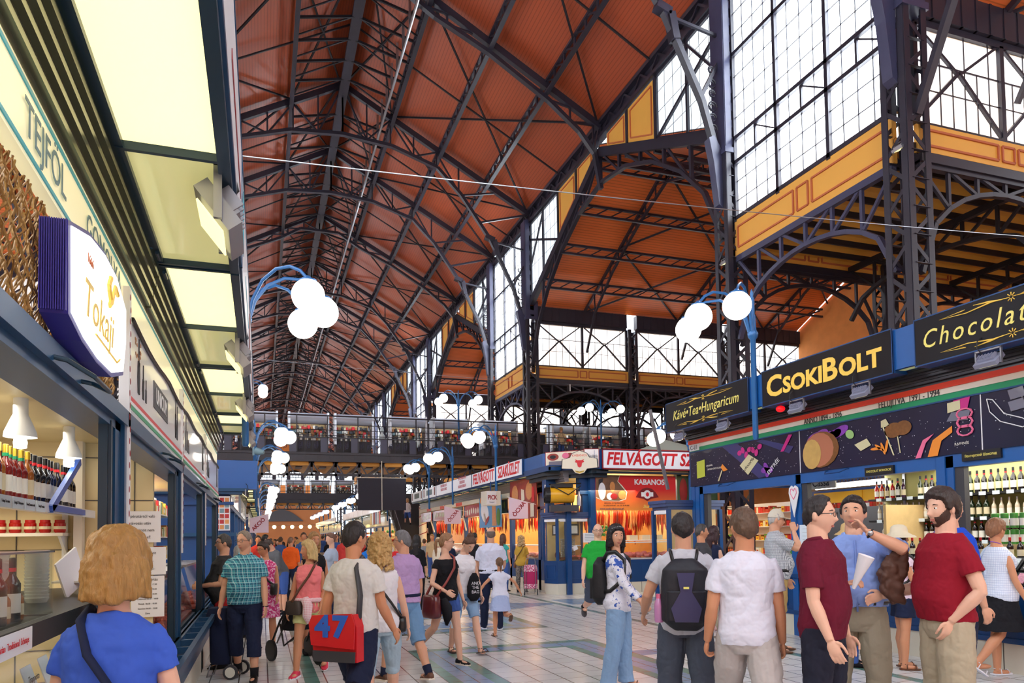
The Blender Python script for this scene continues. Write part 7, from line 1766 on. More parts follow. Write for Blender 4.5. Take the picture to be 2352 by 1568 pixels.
    for sx in (1, -1):
        a, k_ = ank[sx], knees[sx]; up_ = (k_-a).normalized(); pitch = max(-.5, min(1.0, math.atan2(-(k_.y-a.y)*-1, k_.z-a.z)*0)) ; lift = a.z-.075
        # foot points forward; a lifted foot hangs toe down
        fp = R(38)*sm(.01, .12, lift) if (legs[0 if sx == 1 else 1][0] < 0 or lift > .05) else (-R(12) if lift > .008 else 0)
        Mf = Matrix.Rotation(fp, 3, 'X') @ Matrix.Rotation(R(-sx*-7), 3, 'Z'); FT = lambda p: (a+Mf @ Vector(p))*s
        if shoes:
            sk, sc = shoes[0], shoes[1]
            if sk == 'sandal':
                m = MB(); m.prism([FT(p) for p in ((-.038, .06, -.072), (.038, .06, -.072), (.042, -.08, -.072), (.036, -.16, -.072), (0, -.185, -.072), (-.036, -.16, -.072), (-.042, -.08, -.072))], Vector((0, 0, .016*s))); so = m.build('sandal_sole', sc, root)
                m = MB()
                for yy, hh in ((-.02, -.005), (-.12, -.028)): m.tube([FT((-.042, yy, -.06)), FT((-.03, yy, hh)), FT((.0, yy-.005, hh+.012)), FT((.03, yy, hh)), FT((.042, yy, -.06))], .006*s, 6)
                m.tube([FT((-.036, .0, .0)), FT((0, .045, .0)), FT((.036, 0, .0)), FT((0, -.04, -.01)), FT((-.036, 0, 0))], .005*s, 6); m.build('sandal_straps', sc, root, True)
            else:
                m = MB(); rs_ = []
                for yy, w_, h0, h1 in ((.068, .018, -.06, -.03), (.058, .034, -.072, .0), (.02, .04, -.073, .022), (-.03, .041, -.073, .012 if sk != 'slip' else -.012), (-.08, .046, -.073, -.02), (-.13, .047, -.073, -.034), (-.165, .036, -.072, -.042), (-.188, .014, -.066, -.05)):
                    rs_.append([FT((w_*abs(math.cos(q))**.7*(1 if math.cos(q) > 0 else -1), yy, (h0+h1)/2+(h1-h0)/2*abs(math.sin(q))**.8*(1 if math.sin(q) > 0 else -1))) for q in [2*math.pi*i/14 for i in range(14)]])
                loft(m, rs_); m.build('shoe', sc, root, 50)
                if len(shoes) > 2:
                    m = MB(); m.prism([FT(p) for p in ((-.04, .066, -.076), (.04, .066, -.076), (.049, -.08, -.076), (.04, -.165, -.076), (0, -.195, -.076), (-.04, -.165, -.076), (-.049, -.08, -.076))], Vector((0, 0, .02*s))); m.build('shoe_sole', shoes[2], root)
        if socks: m = MB(); m.tube([(a+up_*d)*s for d in (-.02, .03, .09)], [.047*s, .047*s, .052*s], 12); m.build('sock', socks, root, True)
    r = P(); r.root, r.s, r.T, r.HD, r.wr, r.sh, r.el, r.hm, r.x, r.y, r.face, r.z = root, s, T, HD, wr, sh, el, hm, x, y, face, z
    r.W = lambda p: Matrix.Translation((x, y, z)) @ Matrix.Rotation(R(face), 4, 'Z') @ Vector(p); return r
def prop(pr, name, label, cat, group=None): return empty(name, (pr.x, pr.y, pr.z), R(pr.face), label, cat, group)
def backpack(pr, label, body_m, w=.17, h=.24, d=.085, zc=1.2, accent=None, rz=0.0, dy=0.0, straps=True):
    t = prop(pr, 'backpack', label, 'backpack'); s, T = pr.s, pr.T; m = MB()
    rings = []
    for u in (-1, -.93, -.7, -.2, .3, .7, .9, 1):
        k = 1-.55*max(0, abs(u)-.75)/.25 if abs(u) > .75 else 1; k *= 1.0 if u < .2 else 1-.18*(u-.2)
        rings.append([T(p) for p in oval((0, .135+dy+d*.6, zc+u*h), w*k, d*k*(1.1 if u < 0 else .95), 20, 3)])
    loft(m, rings); melt(m, 'bag_body', body_m, t, .009, 2, .006)
    m = MB(); rings = [[T(p) for p in oval((0, .135+dy+d*1.55, zc-.08+u*h*.42), w*.78, d*.35, 18, 3)] for u in (-1, -.9, 0, .9, 1)]; loft(m, rings); m.build('front_pocket', body_m, t, True)
    if accent: m = MB(); m.prism([T((x_*w, .135+dy+d*1.93, zc+z_*h)) for x_, z_ in ((-.35, .62), (.35, .62), (.22, .1), (.6, -.35), (.45, -.72), (-.45, -.72), (-.6, -.35), (-.22, .1))], T((0, .01, 0))-T((0, 0, 0))); m.build('accent_panel', accent, t)
    if straps:
        m = MB()
        for sx in (1, -1): m.tube([T((sx*.08, .15+dy, zc+h*.8)), T((sx*.1, .09, 1.455)), T((sx*.105, -.0, 1.468)), T((sx*.115, -.1, 1.38)), T((sx*.155, -.1, 1.18)), T((sx*.165, .05, 1.05)), T((sx*.12, .15, 1.03))], .012*s, 8, flat=1.9)
        m.build('shoulder_straps', M['black'], t, True)
    return t
def shoulder_bag(pr, label, bag_m, side=1, zc=.85, w=.14, h=.11, d=.05, y0=0.0, x0=.24, strap_m=None, cross=True, name='shoulder_bag', flap=None, rot=0.0):
    t = prop(pr, name, label, 'bag'); s, T = pr.s, pr.T; m = MB(); c = T((side*x0, y0, zc)); ca, sa = math.cos(rot), math.sin(rot)
    rings = []
    for u in (-1, -.85, -.4, .3, .85, 1):
        k = .8 if abs(u) == 1 else (.95 if abs(u) > .8 else 1); k *= (1 if u < .3 else .93)
        rings.append([c+Vector((q.x*ca-q.y*sa, q.x*sa+q.y*ca, 0))*s+Vector((0, 0, u*h*s)) for q in oval((0, 0, 0), d*k, w*k, 18, 3)])
    loft(m, rings); m.build('bag_body', bag_m, t, 50)
    if flap: m = MB(); rings = [[c+Vector((q.x*ca-q.y*sa, q.x*sa+q.y*ca, 0))*s+Vector((0, 0, u*h*s)) for q in oval((0, 0, 0), d*1.06, w*1.04, 18, 3)] for u in (-.15, -.1, .9, 1.02)]; loft(m, rings); m.build('flap', flap, t, 50)
    o = -side if cross else side; m = MB(); A = c+Vector((0, -w*.7*s, h*.9*s)); B = c+Vector((0, w*.7*s, h*.9*s)); sxx = o*.085
    m.tube([A, T((side*.1, -.155, 1.12)), T((o*.03 if cross else side*.12, -.15, 1.3)), T((sxx, -.075, 1.43)), T((sxx, .01, 1.476)), T((sxx, .095, 1.42)), T((o*.03 if cross else side*.12, .15, 1.3)), T((side*.1, .15, 1.12)), B], .011*s, 7, flat=1.7); m.build('strap', strap_m or bag_m, t, True)
    return t
WALK = ((22, 8, 0), (-20, 12, 0)); WALK2 = ((-18, 25, 0), (20, 6, 0)); STAND = ((2, 2, 3), (-2, 2, 3))
DENIM = cloth('light_denim', (136, 168, 204)); DENIM_D = cloth('blue_denim', (62, 92, 160)); NAVY = cloth('navy_cloth', (30, 38, 66)); BLACKC = cloth('black_cloth', (26, 26, 32)); WHITEC = cloth('white_cloth', (232, 232, 240)); GREYC = cloth('heather_grey_cloth', (196, 198, 208)); KHAKI = cloth('khaki_cloth', (176, 164, 140)); MAROON = cloth('maroon_pique', (104, 22, 46)); REDT = cloth('dark_red_jersey', (142, 20, 40))
LEA_BR = mat('brown_leather', (96, 60, 40), .45, bump=.2); LEA_BL = mat('black_leather', (28, 26, 28), .35); BURG = mat('burgundy_leather', (92, 28, 36), .28, coat=.4, bump=.3, bs=15)
SKIN_T = (206, 144, 108); SKIN_L = (226, 178, 152); SKIN_M = (216, 162, 132)
# woman in the blue tee, foreground left
p = person('woman in a blue tee seen from behind at the dairy counter, short blonde bob', -.5, 2.82, 168, 1.63, 'f', SKIN_L, ('bob', (158, 118, 62), .036), dict(mat=cloth('royal_blue_jersey', (62, 96, 200)), hem=.8, sleeve=.24, off=.012), dict(mat=NAVY), ('shoe', BLACKC.copy()), STAND, ((14, 14, 25, 0), (14, 14, 25, 0)), lean=8, head=(10, 12), b=1.06, det=3)
shoulder_bag(p, 'dark crossbody bag strap and small bag of the woman in the blue tee', NAVY, side=-1, zc=.82, strap_m=NAVY, x0=.2)
# man in dark grey with shopping cart
p = person('older man in a dark grey tee and glasses facing the left stalls', -.47, 10.0, -82, 1.68, 'm', SKIN_M, ('short', (70, 66, 64), .01), dict(mat=cloth('charcoal_jersey', (52, 52, 56)), hem=.82, sleeve=.3), dict(mat=cloth('red_cloth', (170, 30, 36)), len=.55), ('shoe', BLACKC), STAND, ((10, 6, 75, 25), (10, 6, 75, 25)), b=1.12, belly=.09, glasses=1, det=2)
def trolley(x, y, rz, body, label, w=.34, h=.62, dots=None):
    t = empty('shopping_trolley', (x, y, 0), R(rz), label, 'shopping trolley')
    m = MB(); loft(m, [oval((0, 0, z), w/2*k, .13*k, 18, 3.5) for z, k in ((.17, .9), (.2, 1), (.5, 1.03), (h+.1, 1), (h+.17, .9))]); b_ = m.build('bag_body', body, t, 50)
    m = MB(); loft(m, [oval((0, -.02, z), w/2*k, .15*k, 18, 3.5) for z, k in ((h+.02, 1.04), (h+.1, 1.06), (h+.2, .9))]); m.build('lid_flap', dots or body, t, 50)
    if dots: m = MB(); loft(m, [oval((0, 0, z), w/2*1.02, .133, 18, 3.5) for z in (.18, .3)]); m.build('hem_band', dots, t, 50)
    m = MB()
    for s_ in (-1, 1): m.tube([(s_*.13, .14, .08), (s_*.13, .15, .9), (s_*.11, .17, 1.0), (0, .18, 1.03)], .01, 8)
    m.tube([(-.16, .15, .085), (.16, .15, .085)], .008, 6); m.tube([(-.1, -.12, .16), (-.1, -.16, .02), (.1, -.16, .02), (.1, -.12, .16)], .008, 6); m.build('frame', M['alu'], t, True)
    for s_ in (-1, 1):
        m = MB(); m.lathe([(.03, -.018), (.085, -.016), (.085, .016), (.03, .018)], c=(s_*.18, .15, .085), axis=(1, 0, 0), n=20); wh = m.build('wheel', M['dark_grey'], t, 40); m = MB(); m.lathe([(.02, -.021), (.06, -.019), (.06, .019), (.02, .021)], c=(s_*.18, .15, .085), axis=(1, 0, 0), n=16); m.build('wheel_disc', M['offwhite'], wh, 40)
    return t
trolley(-.42, 9.25, -110, NAVY, 'navy blue shopping trolley with pale wheels beside the left stall rail')
PLAID = plaid_mat('teal_plaid', (56, 150, 168), [((28, 70, 110), 1.0, 0, .3), ((210, 232, 236), 1.0, .55, .1), ((120, 200, 210), .5, .2, .12)], .055)
p = person('man in a teal plaid shirt and navy cropped trousers walking this way', -.18, 8.95, -12, 1.72, 'm', SKIN_M, ('recede', (140, 128, 116), .009), dict(mat=PLAID, hem=.9, sleeve=.32, off=.02, collar=PLAID), dict(mat=NAVY, len=.74, wide=.012), ('shoe', LEA_BL), ((14, 10, 4), (-8, 16, 4)), ((8, 10, 12, 0), (2, 12, 8, 0)), head=(-25, 4), b=1.05, belly=.05, glasses=1, det=3, socks=BLACKC)
m = MB(); m.tube([p.wr[1]*p.s+Vector((.032*math.cos(a), .032*math.sin(a), .0)) for a in [i*.5 for i in range(14)]], .006, 6); t = prop(p, 'wristwatch', 'dark wristwatch on the arm of the man in teal plaid', 'watch'); m.build('band', M['black'], t)
PINKD = spots_mat('pink_patterned_cloth', (206, 44, 120), (236, 190, 214), 34, .52)
p = person('woman in a sleeveless pink patterned dress and dark sandals', .05, 11.36, -20, 1.58, 'f', SKIN_T, ('shorty', (40, 28, 26), .016), dict(mat=PINKD, hem=.8, sleeve=0, off=.012, name='dress_top'), dict(mat=PINKD, kind='skirt', len=.45, spread=.03, name='dress_skirt'), ('sandal', BLACKC), STAND, ((6, 10, 15, 0), (6, 10, 25, 10)), head=(-35, 12), b=1.14, belly=.04, glasses=1, det=2)
shoulder_bag(p, 'small black leather bag of the woman in the pink dress', LEA_BL, side=1, zc=.98, w=.1, h=.09, x0=.19, y0=-.12)
CORAL = cloth('coral_cloth', (250, 136, 140)); PALEY = cloth('pale_yellow_cloth', (222, 226, 160))
p = person('blonde woman in a coral tank top and pale yellow shorts walking', .54, 9.0, -18, 1.6, 'f', SKIN_T, ('bob', (206, 178, 122), .02), dict(mat=CORAL, hem=.82, sleeve=0, off=.01), dict(mat=PALEY, len=.27, waist=.98), ('shoe', mat('pink_running_shoe', (226, 50, 84), .5), WHITEC), ((-14, 20, 3), (16, 6, 3)), ((2, 8, 30, 15), (6, 12, 10, 0)), head=(-55, 2), det=3, b=1.05)
shoulder_bag(p, 'dark brown bag of the woman in the coral tank top', mat('dark_taupe_leather', (70, 60, 54), .5), side=-1, zc=.9, w=.12, h=.09, x0=.16, y0=-.16, rot=1.2, strap_m=LEA_BR)
m = MB(); rn = random.Random(4); m.tube([p.T((-.02, -.17, 1.02)), p.T((.03, -.19, .93)), p.T((.02, -.2, .8)), p.T((.05, -.19, .7))], [.05, .06, .055, .03], 9); m.tube([p.T(q) for q in oval((0, 0, .99), .18, .135, 16)], .03, 7); t = prop(p, 'tied_jacket', 'pink and white checked jacket tied at the waist of the coral top woman', 'jacket'); m.build('cloth', plaid_mat('pink_check', (236, 176, 186), [((250, 236, 240), 1, 0, .4)], .02), t, True)
person('tall woman with long blonde hair and a black top behind the coral top woman', .7, 10.6, 12, 1.7, 'f', SKIN_T, ('long', (168, 130, 84), .012, .25), dict(mat=BLACKC, hem=.9, sleeve=0), dict(mat=DENIM, len=.3), ('shoe', BLACKC), STAND, det=2, head=(10, 0))
# pushchair behind
t = empty('pushchair', (.5, 10.05, 0), R(25), 'black three wheeled pushchair partly hidden by the coral top woman', 'pushchair')
m = MB()
for s_ in (-1, 1): m.tube([(s_*.26, .35, .2), (s_*.25, .1, .55), (s_*.22, -.35, .95), (s_*.2, -.42, 1.0)], .014, 8); m.tube([(s_*.25, .1, .5), (0, -.5+1.0, .15)], .012, 6); m.tube([(s_*.25, -.1, .6), (s_*.1, .5, .2)], .012, 6)
m.tube([(-.2, -.42, 1.0), (.2, -.42, 1.0)], .016, 8); m.build('frame', M['black'], t, True)
m = MB(); loft(m, [oval((0, .05+dy_, z), .22, .2*k, 16, 3) for z, k, dy_ in ((.42, .8, 0), (.5, 1, 0), (.7, .9, -.1), (.95, .6, -.2))]); m.build('seat', BLACKC, t, 50)
for px_, py_ in ((-.28, .3), (.28, .3), (0, -.45)):
    m = MB(); m.lathe([(.1, -.02), (.14, -.018), (.14, .018), (.1, .02)], c=(px_, py_, .14), axis=(1, 0, 0), n=22); m.lathe([(.02, -.015), (.1, -.01), (.1, .01), (.02, .015)], c=(px_, py_, .14), axis=(1, 0, 0), n=12); m.build('wheel', M['black'], t, 40)
# man with the red bag
p = person('man in a pale grey tee and navy shorts striding past with a red bag', .71, 5.9, 140, 1.79, 'm', SKIN_T, ('short', (34, 28, 30), .014), dict(mat=cloth('pale_grey_jersey', (214, 214, 212)), hem=.9, sleeve=.3, off=.02), dict(mat=NAVY, len=.52, wide=.03), ('shoe', LEA_BR), ((26, 8, 6), (-26, 22, 6)), ((-10, 12, 18, 0), (12, 8, 22, 0)), head=(-18, 0), b=1.02, det=3)
t = prop(p, 'messenger_bag', 'red messenger bag with big blue numerals 47 on the striding man', 'bag'); s_, T_ = p.s, p.T; RB = mat('red_tarpaulin', (206, 26, 36), .35, var=.08)
m = MB(); m.prism([T_(q) for q in ((-.2, .2, .72), (.17, .2, .72), (.2, .2, .98), (.17, .2, 1.05), (-.17, .2, 1.07), (-.2, .2, .98))], (0, .1, 0)); m.build('bag_body', RB, t)
m = MB(); m.prism([T_(q) for q in ((-.195, .31, .72), (.165, .31, .72), (.17, .31, .8), (-.2, .31, .8))], (0, .008, 0)); m.build('grey_base', M['dark_grey'], t)
m = MB(); m.prism([T_(q) for q in ((-.19, .31, .82), (.18, .31, .84), (.2, .31, 1.0), (.17, .31, 1.06), (-.17, .31, 1.08), (-.2, .31, 1.0))], (0, .014, 0)); m.build('flap', RB, t)
text('47', t, mat('blue_numeral', (40, 96, 196), .4), T_((0, .328, .975)), (R(90), 0, R(180)), .22, ext=.002, bold=.01, ax=1.15, spacing=1.2)
m = MB(); m.tube([T_((-.17, .22, 1.02)), T_((-.14, .15, 1.2)), T_((-.09, .12, 1.4)), T_((-.08, .02, 1.478)), T_((-.06, -.085, 1.42)), T_((.1, -.15, 1.15)), T_((.19, .0, 1.0)), T_((.19, .2, .98))], .016*s_, 8, flat=1.9); m.build('strap', M['dark_grey'], t, True)
p = person('woman with curly blonde hair in a white sleeveless top seen from behind', 1.02, 6.64, 172, 1.66, 'f', SKIN_L, ('curly', (196, 160, 104), .03), dict(mat=WHITEC, hem=.84, sleeve=0, off=.012, flare=.02), dict(mat=cloth('pale_denim', (170, 196, 214)), len=.6), ('slip', NAVY, WHITEC), WALK2, ((4, 14, 8, 0), (4, 14, 8, 0)), det=3, b=1.08)
shoulder_bag(p, 'black crossbody strap and little bag of the curly haired woman', LEA_BL, side=-1, zc=.9, w=.1, h=.07, x0=.2)
LILAC = cloth('lilac_shirt_cloth', (186, 156, 206)); p = person('grey haired man in a lilac shirt and denim shorts walking away', 1.51, 8.15, -158, 1.7, 'm', SKIN_M, ('short', (112, 112, 116), .014), dict(mat=LILAC, hem=.93, sleeve=.34, off=.022, collar=LILAC, folds=.022), dict(mat=cloth('washed_denim', (112, 152, 194)), len=.54, wide=.02, belt=NAVY), ('shoe', LEA_BR, M['cream_white']), ((16, 6, 5), (-14, 14, 5)), ((4, 12, 18, 0), (4, 12, 18, 0)), head=(48, 2), b=1.1, belly=.07, glasses=1, det=3, socks=NAVY)
p = person('young woman in a black tee and denim shorts with a big burgundy bag', 2.22, 9.0, 22, 1.66, 'f', SKIN_L, ('pony', (150, 112, 80), .012), dict(mat=BLACKC, hem=.86, sleeve=.16, off=.012, neck=1.41), dict(mat=DENIM_D, len=.24, waist=.98), ('slip', BLACKC, M['cream_white']), ((12, 6, 3), (-18, 34, 3)), ((4, 10, 12, 0), (4, 20, 62, 30)), head=(48, 4), glasses=1, det=3)
shoulder_bag(p, 'large shiny burgundy shoulder bag of the young woman in black', BURG, side=-1, zc=.8, w=.17, h=.15, d=.08, x0=.27, y0=-.04, strap_m=mat('red_brown_strap', (140, 56, 50), .4))
m = MB(); m.tube([p.T((-.16, -.16, .9)), p.T((-.14, -.2, .78)), p.T((-.12, -.19, .66)), p.T((-.13, -.18, .55))], [.04, .07, .06, .015], 9); t = prop(p, 'black_scarf', 'black scarf hanging from the burgundy bag', 'scarf'); m.build('cloth', BLACKC, t, True)
p = person('young woman with a hair bun in a white vest top looking down while walking', 2.66, 9.78, 10, 1.68, 'f', SKIN_L, ('bun', (92, 62, 46), .016), dict(mat=WHITEC, hem=.88, sleeve=0, off=.012, flare=.02), dict(mat=DENIM, len=.45), ('sandal', mat('dark_brown_sandal', (60, 40, 36), .5)), ((20, 4, 4), (-8, 10, 4)), ((6, 12, 12, 0), (4, 8, 18, 0)), head=(10, 38), lean=6, det=3)
m = MB(); rr = [p.T((.0, -.17, z)) for z in ()]; m.cbox(p.T((.08, -.17, 1.02)), .14, .05, .3, rx=.05); t = prop(p, 'drawstring_bag', 'black drawstring bag with white letters held in front of the white vest woman', 'bag'); m = MB(); loft(m, [[p.T(q) for q in oval((.07, -.19, z), .1*k, .05*k, 14)] for z, k in ((.78, .5), (.84, 1), (1.0, 1.05), (1.14, .7), (1.2, .3))]); m.build('bag_body', BLACKC, t, True)
for i_, w_ in enumerate(('AND', 'THE', 'BAG')): text(w_, t, WHITEC, p.T((.07, -.25, 1.06-.075*i_)), FACE_NY, .06, ext=.001)
t = prop(p, 'paper_bag', 'flat white paper bag with red print carried beside her leg', 'bag'); m = MB(); m.cbox(p.wr[-1]*p.s+Vector((.02, -.03, -.24)), .05, .2, .34, ry=.1, rx=-.25); m.build('sheet', M['price'], t)
m = MB(); m.cbox(p.wr[-1]*p.s+Vector((-.008, .0, -.36)), .003, .08, .09, ry=.1, rx=-.25); m.build('red_print', M['red'], t)
WS = cloth('white_shirt_cloth', (214, 218, 240)); p = person('balding man in a white short sleeved shirt and navy trousers seen from behind', 3.8, 12.12, 165, 1.77, 'm', SKIN_M, ('bald', (110, 96, 88), .006), dict(mat=WS, hem=.96, sleeve=.36, off=.024, folds=.02), dict(mat=NAVY, belt=BLACKC), ('shoe', NAVY, WHITEC), ((8, 4, 3), (-6, 8, 3)), ((14, 10, 28, 20), (14, 10, 40, 20)), b=1.12, belly=.05, det=2)
person('little girl in a white dress top holding hands, pony tail, seen from behind', 3.64, 11.16, 176, 1.26, 'f', SKIN_T, ('pony', (110, 78, 56), .012, 1.1), dict(mat=cloth('white_cotton', (222, 226, 246)), hem=.62, sleeve=.2, off=.02, flare=.12, name='dress_top'), dict(mat=cloth('pale_blue_frill', (170, 186, 226)), kind='skirt', len=.38, spread=.05), ('sandal', LEA_BR), ((4, 2, 2), (-14, 82, 2)), ((10, 46, 12, 0), (10, 50, 6, 0)), det=2)
MUST = cloth('mustard_cloth', (190, 154, 64)); p = person('older woman in a mustard cardigan with a dark bag at the meat counter', 7.1, 19.7, 148, 1.62, 'f', SKIN_L, ('curly', (190, 160, 116), .02), dict(mat=MUST, hem=.82, sleeve=.35, off=.02), dict(mat=spots_mat('grey_pattern', (86, 82, 80), (140, 134, 128), 30, .5)), ('shoe', BLACKC), STAND, ((6, 8, 10, 0), (10, 10, 50, 20)), det=2, b=1.06)
shoulder_bag(p, 'dark brown bag of the woman in mustard', LEA_BR, side=1, zc=.85, w=.1, h=.09, x0=.2)
trolley(7.02, 18.75, 160, mat('magenta_cloth', (176, 22, 90), .7), 'magenta shopping trolley with spotted lid by the meat counter', w=.36, dots=spots_mat('magenta_spots', (190, 30, 100), (246, 220, 232), 40, .5))
person('woman with long brown hair in a teal top at the meat counter', 6.75, 20.3, 130, 1.68, 'f', SKIN_M, ('long', (84, 50, 40), .018, .3), dict(mat=cloth('teal_cloth', (60, 170, 170)), hem=.84, sleeve=.16), dict(mat=DENIM_D), ('shoe', BLACKC), STAND, det=1)
p = person('bald man in a bright green tee and dark shorts walking this way', 5.29, 10.9, -12, 1.81, 'm', SKIN_L, ('bald', (120, 100, 90), .004), dict(mat=cloth('bright_green_jersey', (36, 164, 60)), hem=.88, sleeve=.32, off=.02), dict(mat=cloth('slate_cloth', (72, 80, 100)), len=.5, wide=.02), ('shoe', mat('dark_trainer', (56, 54, 58), .6)), ((14, 4, 3), (-22, 50, 3)), ((2, 12, 14, 0), (2, 12, 14, 0)), head=(-6, 0), b=1.12, belly=.08, glasses=1, det=2, socks=BLACKC)
FLOR = spots_mat('blue_floral_cloth', (228, 228, 240), (52, 90, 180), 9, .55, col2=(206, 206, 216)); p = person('woman with long black hair in a blue floral blouse looking back at the camera', 3.57, 6.9, 50, 1.7, 'f', SKIN_M, ('long', (24, 20, 26), .02, .2), dict(mat=FLOR, hem=.82, sleeve=.9, off=.02, flare=.06, name='blouse'), dict(mat=DENIM, wide=.03), ('sandal', LEA_BR), ((4, 2, 2), (-4, 6, 2)), ((12, 12, 30, 0), (26, 10, 20, 0)), head=(-52, 2), det=3)
backpack(p, 'black backpack on the woman in the floral blouse', mat('black_nylon', (22, 22, 28), .6, bump=.15), w=.16, h=.26, zc=1.15)
m = MB(); 
for k in range(9): m.ell(p.HD((-.07+.0175*k, -.055-.03*math.sin(k*math.pi/8), .09+.02*math.sin(k*math.pi/8))), .006, .005, .006, 6, 4)
m.build('hair_band', M['chrome'], p.root, True)
NYL = mat('dark_nylon', (26, 28, 40), .55, bump=.15); p = person('man in a grey tee and slate shorts with a big black backpack', 3.14, 4.95, 150, 1.76, 'm', SKIN_M, ('short', (38, 32, 34), .014), dict(mat=GREYC, hem=.82, sleeve=.3, off=.018), dict(mat=cloth('slate_blue_cloth', (78, 86, 102)), len=.62, wide=.03), ('shoe', M['dark_grey']), ((8, 4, 4), (-6, 6, 4)), ((6, 22, 42, 6), (14, 26, 20, 0)), b=1.08, det=3, head=(4, 0))
bpk = backpack(p, 'big black and indigo laptop backpack on the man in the grey tee', NYL, w=.185, h=.27, d=.1, zc=1.14, accent=mat('indigo_panel', (58, 56, 96), .5))
m = MB(); m.box(-.02, .02, -.004, 0, -.008, .008); o_ = m.build('logo_tag', M['gold_pale'], bpk); o_.location = p.T((0, .37, 1.2))
t = prop(p, 'water_bottle', 'clear water bottle with pink cap in the left pocket of the big backpack', 'bottle'); c0 = p.T((.2, .2, .93)); m = MB(); m.lathe([(.03, 0), (.034, .01), (.034, .12), (.03, .15), (.014, .19)], c=c0, n=14); m.build('bottle', mat('clear_pink_water', (190, 130, 180), .1, coat=.5), t, 40); m = MB(); m.lathe([(.018, .18), (.018, .215)], c=c0, n=12); m.build('bottle_cap', pink_p, t)
t = prop(p, 'whistle_clip', 'bright orange plastic clip on the right of the big backpack', 'clip'); m = MB(); m.tube([p.T((-.2, .25, 1.0)), p.T((-.205, .25, 1.05)), p.T((-.2, .25, 1.1))], [.02, .013, .015], 10); m.build('clip', mat('orange_plastic', (244, 110, 30), .4), t, True)
m = MB(); w0 = p.wr[1]*p.s; m.tube([w0+Vector((.034*math.cos(a), .03*math.sin(a), .008*math.sin(a))) for a in [i*.5 for i in range(14)]], .006, 6); t = prop(p, 'bracelet', 'metal bracelet watch on the left wrist of the backpack man', 'watch'); m.build('band', M['chrome'], t, True)
person('man in a charcoal tee with a beige strap looking right at the shop corner', 6.45, 9.62, 55, 1.79, 'm', SKIN_T, ('short', (70, 66, 66), .008), dict(mat=cloth('charcoal_tee', (66, 66, 72)), hem=.86, sleeve=.3), dict(mat=KHAKI), ('shoe', mat('grey_trainer', (130, 128, 118), .6)), WALK, det=2, head=(12, 0))
p = person('man in a white tee and pale grey trousers walking away, brown hair', 3.15, 4.2, 150, 1.8, 'm', SKIN_T, ('short', (92, 70, 54), .018), dict(mat=cloth('bright_white_jersey', (222, 224, 240)), hem=.86, sleeve=.32, off=.014, folds=.018), dict(mat=cloth('pale_grey_trousers', (186, 180, 178)), wide=.02), ('shoe', LEA_BR), WALK, ((-4, 10, 22, 0), (4, 8, 8, 0)), head=(18, -2), b=1.05, det=3, curl=(45, 45))
person('woman with dark red long hair in a navy dress at the shop corner', 7.2, 10.38, 85, 1.72, 'f', SKIN_L, ('long', (52, 24, 32), .016, .3), dict(mat=NAVY, hem=.8, sleeve=0, name='dress_top'), dict(mat=cloth('cobalt_skirt', (34, 56, 140)), kind='skirt', len=.52, spread=.04), ('slip', mat('pink_shoe', (206, 160, 160), .5)), STAND, ((20, 10, 60, 0), (10, 8, 20, 0)), det=2)
CHK = plaid_mat('navy_check', (226, 230, 234), [((56, 72, 96), .3, 0, .42)], .05); p = person('older man in a cream cap and navy checked shirt raising a hand to his face', 6.6, 8.1, 55, 1.9, 'm', SKIN_M, ('short', (176, 174, 172), .006), dict(mat=CHK, hem=.9, sleeve=.34, off=.02, collar=CHK), dict(mat=cloth('tan_cloth', (180, 150, 96)), len=.5, wide=.03, belt=LEA_BL), ('shoe', LEA_BR), STAND, ((6, 8, 20, 0), ('ik', (-.06, -.2, 1.48), (-.4, -.7, -1), (.2, .1, .9))), head=(6, 4), b=1.05, belly=.05, glasses=1, det=2)
def cap(p, mt, label, visor=True):
    t = prop(p, 'cap', label, 'cap'); m = MB(); g = MB(); grid_closed(g, lambda az, ph: p.HD((1.12*HX*math.sin(ph)*math.sin(az), -1.08*HY*math.sin(ph)*math.cos(az)+.005, max(.03, .135*math.cos(ph)+.012))), 30, 16); g.build('crown', mt, t, True)
    if visor: g = MB(); g.prism([p.HD((.07*math.sin(a), -.07-.1*math.cos(a), .035-.02*math.cos(a))) for a in [R(-80+160*i/10) for i in range(11)]], (0, 0, .006)); g.build('visor', mt, t)
    return t
cap(p, cloth('cream_cotton', (206, 200, 184)), 'cream baseball cap on the man in the checked shirt')
# the group at right
p = person('balding man with glasses in a maroon polo shirt facing right', 3.51, 3.87, 28, 1.83, 'm', SKIN_L, ('recede', (40, 34, 36), .012), dict(mat=MAROON, hem=.86, sleeve=.36, off=.014, collar=MAROON, folds=.014), dict(mat=cloth('dark_denim', (36, 38, 54))), ('shoe', LEA_BL), STAND, ((4, 8, 8, 0), (6, 8, 18, 0)), head=(6, 2), b=1.0, belly=.035, glasses=1, det=3, curl=(16, 18))
p = person('dark haired man in a pale blue shirt eating from a paper cone', 4.26, 4.35, -42, 1.86, 'm', SKIN_M, ('short', (34, 26, 28), .014), dict(mat=cloth('pale_blue_shirt_cloth', (134, 160, 222)), hem=.98, sleeve=.38, off=.022, collar=cloth('pale_blue_collar', (140, 166, 226)), placket=cloth('pale_blue_placket', (122, 148, 212)), folds=.022), dict(mat=cloth('stone_chinos', (154, 146, 128)), belt=LEA_BL, wide=.012), ('shoe', LEA_BR), ((2, 2, 4), (-2, 2, 4)), (('ik', (.07, -.27, 1.5), (1, -.1, -.5), (-.32, .55, .5)), ('ik', (-.08, -.3, 1.14), (-1, .3, -1), (.5, -.3, .25))), head=(-14, -6), b=1.1, belly=.04, det=3, curl=(40, 38))
